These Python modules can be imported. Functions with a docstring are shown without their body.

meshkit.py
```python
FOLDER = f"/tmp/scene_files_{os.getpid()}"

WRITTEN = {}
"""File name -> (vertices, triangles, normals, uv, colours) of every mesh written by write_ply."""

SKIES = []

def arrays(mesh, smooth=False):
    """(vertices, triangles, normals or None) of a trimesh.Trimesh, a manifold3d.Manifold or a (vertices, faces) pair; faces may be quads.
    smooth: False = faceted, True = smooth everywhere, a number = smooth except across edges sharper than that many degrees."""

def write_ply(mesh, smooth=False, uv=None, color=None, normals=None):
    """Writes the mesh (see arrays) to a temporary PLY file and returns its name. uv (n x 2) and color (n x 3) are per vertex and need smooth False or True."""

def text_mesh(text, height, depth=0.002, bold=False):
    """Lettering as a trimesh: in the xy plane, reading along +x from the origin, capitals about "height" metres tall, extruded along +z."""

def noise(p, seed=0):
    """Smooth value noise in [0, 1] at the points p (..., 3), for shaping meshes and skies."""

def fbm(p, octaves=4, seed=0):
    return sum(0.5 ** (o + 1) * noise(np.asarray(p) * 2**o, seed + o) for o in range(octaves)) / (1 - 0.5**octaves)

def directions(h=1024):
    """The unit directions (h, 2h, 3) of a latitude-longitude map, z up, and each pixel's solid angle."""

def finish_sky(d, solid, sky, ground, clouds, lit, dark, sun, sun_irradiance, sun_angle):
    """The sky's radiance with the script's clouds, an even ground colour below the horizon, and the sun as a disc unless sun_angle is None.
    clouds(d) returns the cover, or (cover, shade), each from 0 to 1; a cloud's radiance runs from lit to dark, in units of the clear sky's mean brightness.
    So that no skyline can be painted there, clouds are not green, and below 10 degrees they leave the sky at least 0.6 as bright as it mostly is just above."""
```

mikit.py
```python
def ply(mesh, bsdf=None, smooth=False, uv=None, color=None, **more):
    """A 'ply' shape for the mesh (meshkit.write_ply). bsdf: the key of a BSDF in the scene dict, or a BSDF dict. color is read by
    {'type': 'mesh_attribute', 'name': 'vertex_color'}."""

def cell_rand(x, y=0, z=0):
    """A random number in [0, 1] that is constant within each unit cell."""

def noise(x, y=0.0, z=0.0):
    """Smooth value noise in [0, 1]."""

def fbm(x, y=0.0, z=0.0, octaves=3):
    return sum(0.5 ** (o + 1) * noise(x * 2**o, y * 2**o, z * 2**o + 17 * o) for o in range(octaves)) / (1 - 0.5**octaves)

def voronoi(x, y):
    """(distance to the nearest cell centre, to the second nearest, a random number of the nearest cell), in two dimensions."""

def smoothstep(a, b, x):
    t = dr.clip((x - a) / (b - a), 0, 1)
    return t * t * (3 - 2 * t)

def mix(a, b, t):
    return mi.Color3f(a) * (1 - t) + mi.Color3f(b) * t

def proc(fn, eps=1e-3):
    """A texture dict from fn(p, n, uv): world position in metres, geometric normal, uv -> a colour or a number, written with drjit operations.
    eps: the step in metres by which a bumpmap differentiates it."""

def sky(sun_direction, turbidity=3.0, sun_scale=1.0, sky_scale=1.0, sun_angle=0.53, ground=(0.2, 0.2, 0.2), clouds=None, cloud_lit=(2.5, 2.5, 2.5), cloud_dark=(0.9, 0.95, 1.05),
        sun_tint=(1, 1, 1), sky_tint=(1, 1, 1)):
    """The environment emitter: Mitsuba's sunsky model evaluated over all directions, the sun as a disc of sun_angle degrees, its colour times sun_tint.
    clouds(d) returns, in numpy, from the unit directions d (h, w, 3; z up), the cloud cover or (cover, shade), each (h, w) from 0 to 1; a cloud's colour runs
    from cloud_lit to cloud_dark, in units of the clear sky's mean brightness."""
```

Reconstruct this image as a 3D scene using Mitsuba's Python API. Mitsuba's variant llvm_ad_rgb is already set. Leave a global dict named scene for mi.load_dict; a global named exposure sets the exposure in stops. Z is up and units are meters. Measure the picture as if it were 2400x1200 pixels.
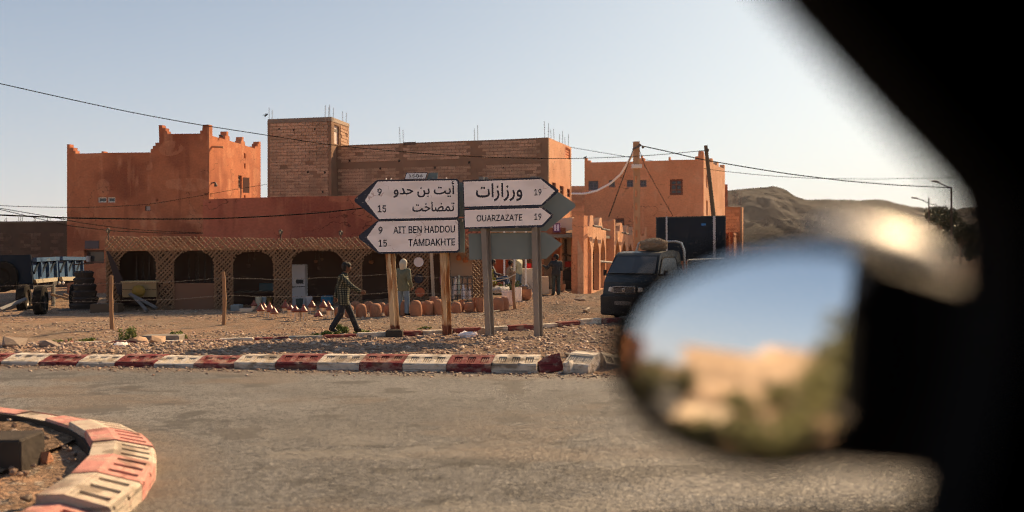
import math, random
import numpy as np, trimesh, drjit as dr, mitsuba as mi, mikit, meshkit
import manifold3d as m3
from shapely import affinity
from shapely.geometry import Polygon, box as sbox, LineString, MultiPolygon
from shapely.ops import unary_union
from mikit import noise, fbm, voronoi, cell_rand, smoothstep, mix, proc

# ---------------------------------------------------------------- camera, sky, exposure
CAM = np.array([0.0, 0.0, 2.1]); FPX = 2300.0                       # eye height in metres; focal length in pixels of a 2400-pixel-wide frame
PITCH, ROLL = math.radians(-0.548), math.radians(0.5)
FWD = np.array([0, math.cos(PITCH), math.sin(PITCH)]); U0 = np.array([0, -math.sin(PITCH), math.cos(PITCH)]); R0 = np.array([1.0, 0, 0])
RGT = R0 * math.cos(ROLL) - U0 * math.sin(ROLL); UPV = U0 * math.cos(ROLL) + R0 * math.sin(ROLL)
T = mi.ScalarTransform4f
scene, labels = {}, {}
scene['camera'] = {'type': 'thinlens', 'fov': math.degrees(2 * math.atan(1200 / FPX)), 'fov_axis': 'x', 'near_clip': 0.05, 'far_clip': 9000.0,
                   'aperture_radius': 0.0145, 'focus_distance': 24.0,
                   'medium': {'type': 'ref', 'id': 'haze_air'}, 'to_world': T().look_at(origin=CAM.tolist(), target=(CAM + FWD).tolist(), up=UPV.tolist())}
HAZE = 0.00009
scene['haze_air'] = {'type': 'homogeneous', 'albedo': {'type': 'rgb', 'value': [0.95, 0.95, 0.96]}, 'sigma_t': HAZE}
scene['haze'] = {'type': 'cube', 'to_world': T().translate([0, 0, 33.5]).scale([1900, 1900, 36.5]), 'bsdf': {'type': 'null'}, 'interior': {'type': 'ref', 'id': 'haze_air'}}
labels['haze'] = {'label': 'thin dry haze that fades the far hills', 'category': 'haze', 'kind': 'stuff'}
SAZ, SEL = math.radians(36), math.radians(34)
SUN = np.array([math.sin(SAZ) * math.cos(SEL), math.cos(SAZ) * math.cos(SEL), math.sin(SEL)])


def veil(d):
    """a thin, even, dry haze over the whole sky, thicker near the horizon"""
    return 0.08 + 0.64 * np.exp(-np.maximum(d[..., 2], 0) / 0.13)


scene['sky'] = mikit.sky(SUN.tolist(), turbidity=4.0, sun_scale=1.0, sky_scale=0.41, sun_tint=(1.0, 0.87, 0.71), sky_tint=(1.01, 0.995, 0.975),
                         clouds=veil, cloud_lit=(2.6, 2.54, 2.52))
exposure = 2.96


# ---------------------------------------------------------------- helpers
def ray(px, py):
    return FWD + RGT * ((px - 1200) / FPX) + UPV * ((600 - py) / FPX)


def at(px, py, y):
    """the point at depth y (metres along +y) seen at a pixel of the 2400 x 1200 photograph"""
    d = ray(px, py)
    return CAM + d * (y / d[1])


def sstep(a, b, x):
    t = np.clip((np.asarray(x, float) - a) / (b - a), 0, 1)
    return t * t * (3 - 2 * t)


KX = np.array([0.39, 16.21]); KD = np.array([-0.9825, 0.1862]); KN = np.array([0.1862, 0.9825])   # near kerb: right end, direction to the left, away from the road
FARK = [(-14, 20.6), (-10.9, 20.9), (-5.2, 21.75), (-1.6, 22.9), (0.53, 24.2), (2.8, 26.0), (5.5, 28.3)]


def kerb_off(x, y):
    return (np.asarray(x) - KX[0]) * KN[0] + (np.asarray(y) - KX[1]) * KN[1]


ISL = np.array([-8.5, 7.4]); ISR = 5.45


def ground_z(x, y):
    x, y = np.asarray(x, float), np.asarray(y, float)
    o = kerb_off(x, y)
    z = 0.13 * sstep(0.4, 0.9, o) - 0.07 * sstep(2, 5, o)
    z = z + 0.28 * sstep(-9, -1, x) * sstep(30.5, 34.5, y) * (1 - sstep(37, 44, y)) * (1 - sstep(1, 4, x)) - 0.2 * sstep(41, 46, y) * (1 - sstep(70, 90, y))
    p = np.stack([x, y, x * 0], -1)
    z = z + (meshkit.fbm(p * 0.9, 3, 5) - 0.5) * 0.10 * sstep(0.5, 1.2, o) * (1 - sstep(60, 90, y))
    r = np.hypot(x - ISL[0], y - ISL[1])
    z = np.where(o < 0.25, -0.03 - 0.0 * x, z)
    z = np.where(r < ISR - 0.3, 0.06 + (meshkit.fbm(p * 1.7, 3, 9) - 0.5) * 0.12, z)
    return z


def gnd(px, py):
    d, z = ray(px, py), 0.0
    for _ in range(8):
        p = CAM + d * ((z - CAM[2]) / d[2])
        z = float(ground_z(p[0], p[1]))
    return CAM + d * ((z - CAM[2]) / d[2])


def numbered(name):
    if name not in used:
        used.add(name); return name
    for i in range(1, 5000):
        k = f'{name}_{i:03d}'
        if k not in used:
            used.add(k); return k


used = set(scene)


def thing(name, label=None, cat=None, group=None, kind=None):
    k = numbered(name); labels[k] = {}
    for a, b in (('label', label), ('category', cat), ('group', group), ('kind', kind)):
        if b: labels[k][a] = b
    return k


def shape(mesh, bsdf, smooth=False, color=None):
    if str(bsdf) not in ('vc', 'vc_gloss', 'vc_metal', 'leaf'): color = None
    if isinstance(mesh, (list, tuple)) and len(mesh) and isinstance(mesh[0], trimesh.Trimesh):
        mesh = trimesh.util.concatenate(list(mesh))
    if hasattr(mesh, 'to_mesh'):
        m = mesh.to_mesh(); mesh = trimesh.Trimesh(m.vert_properties[:, :3], m.tri_verts, process=False)
    if len(mesh.faces) == 0 or (str(bsdf) in ('vc', 'vc_gloss', 'vc_metal', 'leaf')) != (color is not None): raise RuntimeError('empty mesh or missing colour')
    if color is not None:
        if smooth not in (False, True):
            mesh = trimesh.graph.smooth_shade(mesh, angle=math.radians(smooth), facet_minarea=None); smooth = True
        c = np.asarray(color, float)
        c = np.tile(c, (len(mesh.vertices), 1)) if c.ndim == 1 else c
        return mikit.ply(mesh, bsdf, smooth=smooth, color=c)
    return mikit.ply(mesh, bsdf, smooth=smooth)


def part(parent, name, mesh, bsdf, smooth=False, color=None, label=None, kind=None):
    k = numbered(f'{parent}__{name}')
    scene[k] = shape(mesh, bsdf, smooth, color)
    if label or kind:
        labels[k] = {a: b for a, b in (('label', label), ('kind', kind)) if b}
    return k


def solo(name, label, cat, mesh, bsdf, smooth=False, color=None, group=None, kind=None):
    k = thing(name, label, cat, group, kind)
    scene[k] = shape(mesh, bsdf, smooth, color)
    return k


def ground_piece(name, mesh, bsdf, smooth=False, color=None, label=None, kind='structure'):
    k = numbered(name); scene[k] = shape(mesh, bsdf, smooth, color); labels[k] = {'kind': kind}
    if label: labels[k]['label'] = label
    return k


def bx(x0, x1, y0, y1, z0, z1):
    return trimesh.creation.box(extents=(x1 - x0, y1 - y0, z1 - z0), transform=trimesh.transformations.translation_matrix(((x0 + x1) / 2, (y0 + y1) / 2, (z0 + z1) / 2)))


def rbox(x0, x1, y0, y1, z0, z1, c=0.01):
    """a box with chamfered edges"""
    pts = []
    for a in (0, 1):
        for b in (0, 1):
            for d in (0, 1):
                p = np.array([(x0, x1)[a], (y0, y1)[b], (z0, z1)[d]]); s = np.array([1 - 2 * a, 1 - 2 * b, 1 - 2 * d]) * c
                for k in range(3):
                    q = p + s; q[k] = p[k]; pts.append(q)
    return trimesh.convex.convex_hull(np.array(pts))


def mv(mesh, loc=(0, 0, 0), rz=0.0, rx=0.0, ry=0.0, s=None):
    m = mesh.copy()
    if s is not None: m.apply_scale(s)
    tm = trimesh.transformations
    m.apply_transform(tm.translation_matrix(loc) @ tm.rotation_matrix(rz, (0, 0, 1)) @ tm.rotation_matrix(ry, (0, 1, 0)) @ tm.rotation_matrix(rx, (1, 0, 0)))
    return m


def tube(pts, r, sides=6, caps=True):
    p = np.asarray(pts, float); n = len(p)
    t = np.gradient(p, axis=0); t /= np.linalg.norm(t, axis=1, keepdims=True) + 1e-12
    ref = np.array([0, 0, 1.0]) if abs(t[:, 2]).mean() < 0.8 else np.array([1.0, 0, 0])
    a = np.cross(t, ref); a /= np.linalg.norm(a, axis=1, keepdims=True) + 1e-12
    b = np.cross(t, a); ang = np.arange(sides) * 2 * np.pi / sides
    rr = np.broadcast_to(np.asarray(r, float), (n,))
    v = (p[:, None] + rr[:, None, None] * (np.cos(ang)[None, :, None] * a[:, None] + np.sin(ang)[None, :, None] * b[:, None])).reshape(-1, 3)
    i, j = np.meshgrid(np.arange(n - 1), np.arange(sides), indexing='ij')
    q = np.stack([i * sides + j, i * sides + (j + 1) % sides, (i + 1) * sides + (j + 1) % sides, (i + 1) * sides + j], -1).reshape(-1, 4)
    f = np.vstack([q[:, [0, 1, 2]], q[:, [0, 2, 3]]])
    if caps:
        c0 = [[0, k + 1, k] for k in range(1, sides - 1)]; o = (n - 1) * sides
        c1 = [[o, o + k, o + k + 1] for k in range(1, sides - 1)]
        f = np.vstack([f, c0, c1])
    m = trimesh.Trimesh(v, f, process=False)
    if len(m.faces) and m.volume < 0: m.invert()
    return m


def lathe(prof, n=24):
    """(radius, z) profile turned about z"""
    m = trimesh.creation.revolve(np.array(prof, float), sections=n)
    return m


def ext(poly, c0, c1):
    gs = [g for g in getattr(poly, 'geoms', [poly]) if g.area > 1e-9 and g.geom_type == 'Polygon']
    ms = []
    for g in gs:
        m = trimesh.creation.extrude_polygon(g, c1 - c0, engine='earcut'); m.apply_translation((0, 0, c0)); ms.append(m)
    return trimesh.util.concatenate(ms)


def spheroid(c, r, sub=2):
    m = trimesh.creation.icosphere(subdivisions=sub); m.apply_scale(r); m.apply_translation(c)
    return m


class Plane:
    """an upright plane through two ground points, left to right as seen from outside; local axes: along, up, outward"""
    def __init__(s, a, b):
        s.a, s.b = np.array(a[:2], float), np.array(b[:2], float)
        s.e = (s.b - s.a) / np.linalg.norm(s.b - s.a); s.n = np.array([s.e[1], -s.e[0]]); s.w = float(np.linalg.norm(s.b - s.a))
        s.m = np.eye(4); s.m[:2, 0] = s.e; s.m[:3, 1] = (0, 0, 1); s.m[:2, 2] = s.n; s.m[2, 2] = 0; s.m[:2, 3] = s.a

    def px(s, x, y, c=0.0):
        d = ray(x, y); t = (((s.a + s.n * c) - CAM[:2]) @ s.n) / (d[:2] @ s.n); p = CAM + d * t
        return float((p[:2] - s.a) @ s.e), float(p[2])

    def poly(s, pts):
        return Polygon([s.px(*p) for p in pts]).buffer(0)

    def rect(s, x0, y0, x1, y1):
        a, b = s.px(x0, (y0 + y1) / 2)[0], s.px(x1, (y0 + y1) / 2)[0]
        return sbox(a, s.px((x0 + x1) / 2, y1)[1], b, s.px((x0 + x1) / 2, y0)[1])

    def put(s, m):
        m = m.copy(); m.apply_transform(s.m); return m

    def ext(s, poly, c0, c1):
        return s.put(ext(poly, c0, c1))

    def pt(s, a, z, c=0.0):
        q = s.a + s.e * a + s.n * c
        return np.array([q[0], q[1], z])


def ring(poly, t):
    return poly.difference(poly.buffer(-t, join_style=2))


def window(pl, parent, poly, depth=0.14, fr=0.06, frame='vc', fcol=(0.5, 0.5, 0.5), pane='glass_dark', bars=(), name='window', label=None):
    """a window in a hole of a wall: frame and glazing bars, pane as its sub-part"""
    x0, z0, x1, z1 = poly.bounds
    g = [ring(poly, fr)]
    for ax, q in bars:
        g.append(sbox(x0 + (x1 - x0) * q - fr * .35, z0 + fr * .5, x0 + (x1 - x0) * q + fr * .35, z1 - fr * .5) if ax == 'v' else sbox(x0 + fr * .5, z0 + (z1 - z0) * q - fr * .35, x1 - fr * .5, z0 + (z1 - z0) * q + fr * .35))
    k = part(parent, name, pl.ext(unary_union(g), -depth, -depth + 0.06), frame, color=fcol if frame == 'vc' else None, label=label)
    part(k, 'pane', pl.ext(poly.buffer(-fr * 0.4, join_style=2), -depth - 0.02, -depth + 0.015), pane)
    return k


ORD = ['first', 'second', 'third', 'fourth', 'fifth', 'sixth', 'seventh', 'eighth', 'ninth', 'tenth', 'eleventh', 'twelfth', 'thirteenth', 'fourteenth', 'fifteenth', 'sixteenth', 'seventeenth', 'eighteenth', 'nineteenth', 'twentieth']
rng = np.random.default_rng(7)


# ---------------------------------------------------------------- materials
def two(b):
    return {'type': 'twosided', 'bsdf': b}


def prin(col, rough=0.7, metal=0.0, spec=0.35, **k):
    return {'type': 'principled', 'base_color': col if isinstance(col, dict) else {'type': 'rgb', 'value': list(col)}, 'roughness': rough, 'metallic': metal, 'specular': spec, **k}


def bump(b, fn, scale=1.0, eps=2e-3):
    return {'type': 'bumpmap', 'arbitrary': proc(fn, eps), 'scale': scale, 'bsdf': b}


VC = {'type': 'mesh_attribute', 'name': 'vertex_color'}


def mat(k, b):
    scene[k] = two(b); used.add(k)


mat('vc', bump(prin(VC, 0.75), lambda p, n, uv: 0.004 * fbm(p.x * 30, p.y * 30, p.z * 30, 2)))
mat('vc_gloss', prin(VC, 0.4, spec=0.4))
mat('vc_metal', prin(VC, 0.38, metal=0.85))


def plaster(base, dark, light, sx=0.35):
    def fn(p, n, uv):
        a = fbm(p.x * sx, p.y * sx, p.z * sx, 4)
        b = fbm(p.x * 3.1 + 5, p.y * 3.1, p.z * 0.9, 3)
        c = fbm(p.x * 14, p.y * 14, p.z * 14, 2)
        col = mix(base, dark, smoothstep(0.44, 0.66, a) * 0.85)
        col = mix(col, light, smoothstep(0.55, 0.85, b) * 0.6)
        s = fbm(p.x * 2.3 + 3, p.y * 2.3, p.z * 0.22, 4)
        col = mix(col, dark, smoothstep(0.56, 0.74, s) * 0.55)
        col = mix(col, light, smoothstep(0.6, 0.8, fbm(p.x * 5 + 13, p.y * 5, p.z * 0.5, 3)) * 0.35)
        rep = smoothstep(0.7, 0.71, noise(p.x * 0.8 + 7, p.y * 0.8, p.z * 1.1)) * smoothstep(0.35, 0.4, b)
        col = mix(col, light, rep * 0.35)
        cr = (1 - smoothstep(0.003, 0.009, dr.abs(fbm(p.x * 0.9 + 50, p.y * 0.9, p.z * 0.9, 4) - 0.5))) * smoothstep(0.5, 0.6, fbm(p.x * 0.4 + 9, p.y * 0.4, p.z * 0.4, 2))
        col = col * (1 - 0.55 * cr)
        return col * (0.82 + 0.36 * c)
    return fn


def plaster_relief(p, n, uv):
    return 0.016 * fbm(p.x * 5, p.y * 5, p.z * 5, 3) + 0.006 * noise(p.x * 40, p.y * 40, p.z * 40)


mat('plaster_orange', bump(prin(proc(plaster((0.44, 0.158, 0.078), (0.25, 0.078, 0.042), (0.58, 0.27, 0.15))), 0.92, spec=0.15), plaster_relief))
mat('plaster_red', bump(prin(proc(plaster((0.42, 0.13, 0.078), (0.27, 0.075, 0.048), (0.5, 0.19, 0.105))), 0.92, spec=0.15), plaster_relief))
mat('plaster_tan', bump(prin(proc(plaster((0.66, 0.29, 0.15), (0.58, 0.24, 0.12), (0.7, 0.36, 0.21))), 0.92, spec=0.15), plaster_relief))
mat('plaster_peach', bump(prin(proc(plaster((0.6, 0.33, 0.19), (0.5, 0.25, 0.14), (0.66, 0.4, 0.26), 0.6)), 0.92, spec=0.15), plaster_relief))


def block_col(p, n, uv):
    a = fbm(p.x * 0.5, p.y * 0.5, p.z * 0.8, 3)
    r = cell_rand(p.x / 0.56, p.z / 0.235)
    c = fbm(p.x * 22, p.y * 22, p.z * 22, 2)
    col = mix((0.43, 0.275, 0.185), (0.33, 0.21, 0.14), smoothstep(0.4, 0.7, a))
    return col * (0.72 + 0.35 * r + 0.3 * c)


mat('block', bump(prin(proc(block_col), 0.95, spec=0.1), lambda p, n, uv: 0.02 * fbm(p.x * 14, p.y * 14, p.z * 14, 3)))
mat('mortar', bump(prin(proc(lambda p, n, uv: mix((0.29, 0.175, 0.112), (0.2, 0.125, 0.082), fbm(p.x * 2, p.y * 2, p.z * 2, 3))), 0.95, spec=0.1), lambda p, n, uv: 0.03 * fbm(p.x * 9, p.y * 9, p.z * 9, 3)))
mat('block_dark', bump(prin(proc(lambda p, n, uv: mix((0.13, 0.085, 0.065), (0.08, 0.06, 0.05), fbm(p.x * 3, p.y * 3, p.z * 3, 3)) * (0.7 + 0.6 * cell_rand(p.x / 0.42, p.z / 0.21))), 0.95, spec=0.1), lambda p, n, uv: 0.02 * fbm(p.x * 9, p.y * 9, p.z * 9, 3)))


def gravel_col(p, n, uv):
    f1, f2, r = voronoi(p.x * 16, p.y * 16)
    g1, g2, r2 = voronoi(p.x * 45, p.y * 45)
    a = fbm(p.x * 0.45, p.y * 0.45, 0, 4)
    b = fbm(p.x * 2.3, p.y * 2.3, 3, 3)
    col = mix((0.34, 0.24, 0.165), (0.4, 0.255, 0.165), smoothstep(0.35, 0.65, a))
    col = mix(col, (0.2, 0.15, 0.11), smoothstep(0.5, 0.75, b) * 0.6)
    col = mix(col, (0.5, 0.42, 0.33), smoothstep(0.8, 0.9, r) * 0.7)
    return col * 0.72 * (0.6 + 0.5 * r2 + 0.35 * smoothstep(0.02, 0.25, f2 - f1))


def gravel_h(p, n, uv):
    f1, f2, r = voronoi(p.x * 16, p.y * 16)
    g1, g2, r2 = voronoi(p.x * 40, p.y * 40)
    return 0.03 * smoothstep(0.0, 0.5, f2 - f1) * r + 0.012 * smoothstep(0, 0.5, g2 - g1) * r2 + 0.03 * fbm(p.x * 3, p.y * 3, 0, 3)


mat('gravel', bump(prin(proc(gravel_col), 0.95, spec=0.1), gravel_h, 1.0, 3e-3))


def asphalt_col(p, n, uv):
    f1, f2, r = voronoi(p.x * 55, p.y * 55)
    a = fbm(p.x * 0.35 + 3, p.y * 0.6, 0, 4)
    b = fbm(p.x * 1.7, p.y * 2.6, 4, 4)
    k = 16.21 - p.y - 0.19 * (p.x - 0.39) + 0.9 * (fbm(p.x * 0.8, p.y * 0.8, 2, 3) - 0.5)
    dust = dr.maximum(1 - smoothstep(0.15, 1.0, k), 0.65 * smoothstep(0.55, 0.72, fbm(p.x * 0.5 + 9, p.y * 0.9, 7, 4)))
    e = dr.sqrt(dr.square(p.x + 8.5) + dr.square(p.y - 7.4)) - ISR + 0.8 * (b - 0.5)
    trk_ = dr.exp(-dr.square((e - 1.7) / 0.28)) + dr.exp(-dr.square((e - 3.3) / 0.28)) + 0.7 * dr.exp(-dr.square((e - 5.6) / 0.35))
    oil = dr.exp(-dr.square((e - 2.5) / 0.3)) * smoothstep(0.4, 0.7, b)
    dust = dr.maximum(dust, 0.8 * (1 - smoothstep(0.1, 0.8, e)))
    col = mix((0.132, 0.126, 0.116), (0.185, 0.177, 0.163), smoothstep(0.35, 0.65, a))
    g1, g2, q = voronoi(p.x * 19 + 7, p.y * 19)
    col = col * (0.25 + 0.8 * r + 0.7 * q) * (0.8 + 0.2 * smoothstep(0.02, 0.2, g2 - g1))
    col = mix(col, (0.05, 0.047, 0.042), smoothstep(0.64, 0.74, b) * 0.7)
    w = fbm(p.x * 1.1 + 20, p.y * 1.1, 1, 4) + 0.02 * r
    crack = (1 - smoothstep(0.005, 0.022, dr.abs(w - 0.5))) * smoothstep(0.42, 0.55, fbm(p.x * 0.3, p.y * 0.3, 11, 2))
    col = mix(col, (0.025, 0.024, 0.022), crack)
    col = mix(col, (0.23, 0.207, 0.172), smoothstep(0.52, 0.6, fbm(p.x * 0.55 + 40, p.y * 0.9, 5, 4)) * (1 - smoothstep(9.5, 12.5, p.y)) * 0.6)
    pot = fbm(p.x * 1.3 + 60, p.y * 2.2, 8, 4)
    col = mix(col, (0.075, 0.068, 0.06), smoothstep(0.66, 0.69, pot) * 0.8)
    col = col * (1 - 0.16 * trk_) * (1 - 0.3 * oil)
    soil = mix((0.2, 0.145, 0.1), (0.15, 0.115, 0.086), fbm(p.x * 6, p.y * 6, 2, 3)) * (0.6 + 0.8 * r)
    return mix(col, soil, dust * (0.55 + 0.45 * smoothstep(0.3, 0.6, b)))


def asphalt_h(p, n, uv):
    f1, f2, r = voronoi(p.x * 55, p.y * 55)
    return 0.009 * smoothstep(0.0, 0.6, f2 - f1) * (0.3 + r) + 0.01 * noise(p.x * 21, p.y * 21, 3) + 0.012 * fbm(p.x * 3, p.y * 3, 0, 3)


mat('asphalt', bump(prin(proc(asphalt_col), 0.66, spec=0.45), asphalt_h, 1.0, 2e-3))


def soil_col(p, n, uv):
    f1, f2, r = voronoi(p.x * 20, p.y * 20)
    return mix((0.2, 0.135, 0.09), (0.13, 0.09, 0.06), fbm(p.x * 3, p.y * 3, 1, 3)) * (0.55 + 0.9 * r)


mat('soil', bump(prin(proc(soil_col), 0.95, spec=0.1), gravel_h, 1.0, 3e-3))


def painted_kerb(paint, worn, amt):
    def fn(p, n, uv):
        a = fbm(p.x * 7, p.y * 7, p.z * 9, 4)
        b = fbm(p.x * 26, p.y * 26, p.z * 26, 2)
        col = mix(paint, worn, smoothstep(amt - 0.04, amt + 0.26, a + 0.25 * (b - 0.5)))
        return mix(col, (0.12, 0.085, 0.06), smoothstep(0.6, 0.75, fbm(p.x * 3 + 8, p.y * 3, p.z * 5, 3)) * 0.65) * (0.85 + 0.3 * b) * (1 - 0.45 * smoothstep(0.58, 0.7, fbm(p.x * 1.6, p.y * 1.6, p.z * 34, 3)))
    return fn


kh = lambda p, n, uv: 0.010 * fbm(p.x * 25, p.y * 25, p.z * 25, 3)
mat('kerb_red', bump(prin(proc(painted_kerb((0.15, 0.026, 0.028), (0.26, 0.16, 0.13), 0.5)), 0.8, spec=0.25), kh))
mat('kerb_white', bump(prin(proc(painted_kerb((0.5, 0.445, 0.375), (0.29, 0.235, 0.175), 0.54)), 0.8, spec=0.25), kh))
mat('kerb_pink', bump(prin(proc(painted_kerb((0.42, 0.19, 0.16), (0.4, 0.26, 0.205), 0.5)), 0.85, spec=0.2), kh))
mat('kerb_cream', bump(prin(proc(painted_kerb((0.4, 0.34, 0.27), (0.36, 0.26, 0.205), 0.5)), 0.85, spec=0.2), kh))
mat('concrete', bump(prin(proc(lambda p, n, uv: mix((0.24, 0.205, 0.17), (0.15, 0.13, 0.11), fbm(p.x * 4, p.y * 4, p.z * 4, 4))), 0.9, spec=0.2), kh))
mat('pole_concrete', bump(prin(proc(lambda p, n, uv: mix((0.5, 0.3, 0.17), (0.38, 0.21, 0.115), fbm(p.x * 5, p.y * 5, p.z * 1.5, 3))), 0.9, spec=0.2), kh))
mat('terracotta', bump(prin(proc(lambda p, n, uv: mix((0.35, 0.165, 0.095), (0.25, 0.12, 0.075), fbm(p.x * 4, p.y * 4, p.z * 7, 4)) * (0.85 + 0.3 * fbm(p.x * 30, p.y * 30, p.z * 90, 2))), 0.85, spec=0.2), lambda p, n, uv: 0.006 * fbm(p.x * 12, p.y * 12, p.z * 60, 2)))
mat('cane', prin(proc(lambda p, n, uv: mix((0.28, 0.165, 0.092), (0.19, 0.115, 0.065), fbm(p.x * 6, p.y * 6, p.z * 6, 3))), 0.7, spec=0.3))
mat('wood', bump(prin(proc(lambda p, n, uv: mix((0.3, 0.17, 0.09), (0.2, 0.12, 0.07), fbm(p.x * 20, p.y * 20, p.z * 2.5, 3))), 0.8, spec=0.25), lambda p, n, uv: 0.01 * fbm(p.x * 30, p.y * 30, p.z * 4, 3)))


def sign_white_col(p, n, uv):
    a = fbm(p.x * 2.2, p.y * 2, p.z * 4.5, 4)
    w = dr.abs(p.x + 2.05 + 0.16 * (fbm(p.z * 3.1, 2.2, 1, 3) - 0.5) * 2 - 0.1 * (p.z - 2.8))
    s = (1 - smoothstep(0.003, 0.008, w)) * smoothstep(0.3, 0.55, noise(p.z * 9, 3, 3)) * smoothstep(2.25, 2.35, p.z) * (1 - smoothstep(3.2, 3.3, p.z))
    col = mix((0.86, 0.78, 0.74), (0.77, 0.685, 0.635), smoothstep(0.42, 0.75, a))
    f = 1 - smoothstep(0.004, 0.01, dr.abs(fbm(p.x * 2.6 + 31, 1, p.z * 2.6, 3) - 0.5))
    col = mix(col, (0.42, 0.25, 0.2), f * smoothstep(0.62, 0.7, noise(p.x * 3.3, 7, p.z * 3.3)) * 0.7)
    return mix(col, (0.33, 0.22, 0.17), s * 0.75)


mat('sign_white', prin(proc(sign_white_col), 0.5, spec=0.4))
mat('sign_navy', prin(proc(lambda p, n, uv: mix((0.012, 0.016, 0.035), (0.2, 0.18, 0.17), smoothstep(0.68, 0.74, fbm(p.x * 17, p.y * 9, p.z * 17, 3)))), 0.45, spec=0.4))
mat('letter', prin((0.012, 0.012, 0.022), 0.5, spec=0.35))
mat('sign_back', prin(proc(lambda p, n, uv: mix((0.19, 0.225, 0.215), (0.135, 0.165, 0.16), fbm(p.x * 3, p.y * 3, p.z * 1.6, 4))), 0.5, metal=0.25, spec=0.4))


def rust_col(p, n, uv):
    a = fbm(p.x * 9, p.y * 9, p.z * 1.6, 4)
    col = mix((0.5, 0.37, 0.22), (0.3, 0.13, 0.045), smoothstep(0.4, 0.64, a))
    return mix(col, (0.13, 0.045, 0.025), 1 - smoothstep(0.3, 0.36, p.z + 0.05 * fbm(p.x * 20, p.y * 20, 2, 2)))


mat('post_rust', bump(prin(proc(rust_col), 0.7, spec=0.3), kh))
mat('post_grey', bump(prin(proc(lambda p, n, uv: mix((0.27, 0.245, 0.215), (0.19, 0.165, 0.14), fbm(p.x * 8, p.y * 8, p.z * 2.2, 3))), 0.6, metal=0.2, spec=0.3), kh))
mat('glass_dark', prin(proc(lambda p, n, uv: mix((0.02, 0.024, 0.03), (0.05, 0.05, 0.055), fbm(p.x * 2, p.y * 2, p.z * 2, 2))), 0.12, spec=0.5))
mat('car_black', prin((0.002, 0.002, 0.0025), 0.7, spec=0.08))
mat('car_paint', prin(proc(lambda p, n, uv: mix((0.01, 0.013, 0.014), (0.03, 0.028, 0.025), smoothstep(0.5, 0.75, fbm(p.x * 3, p.y * 3, p.z * 3, 4)))), 0.42, spec=0.35))
mat('mirror', {'type': 'conductor', 'material': 'none', 'specular_reflectance': {'type': 'rgb', 'value': [0.82, 0.88, 0.93]}})
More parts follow.
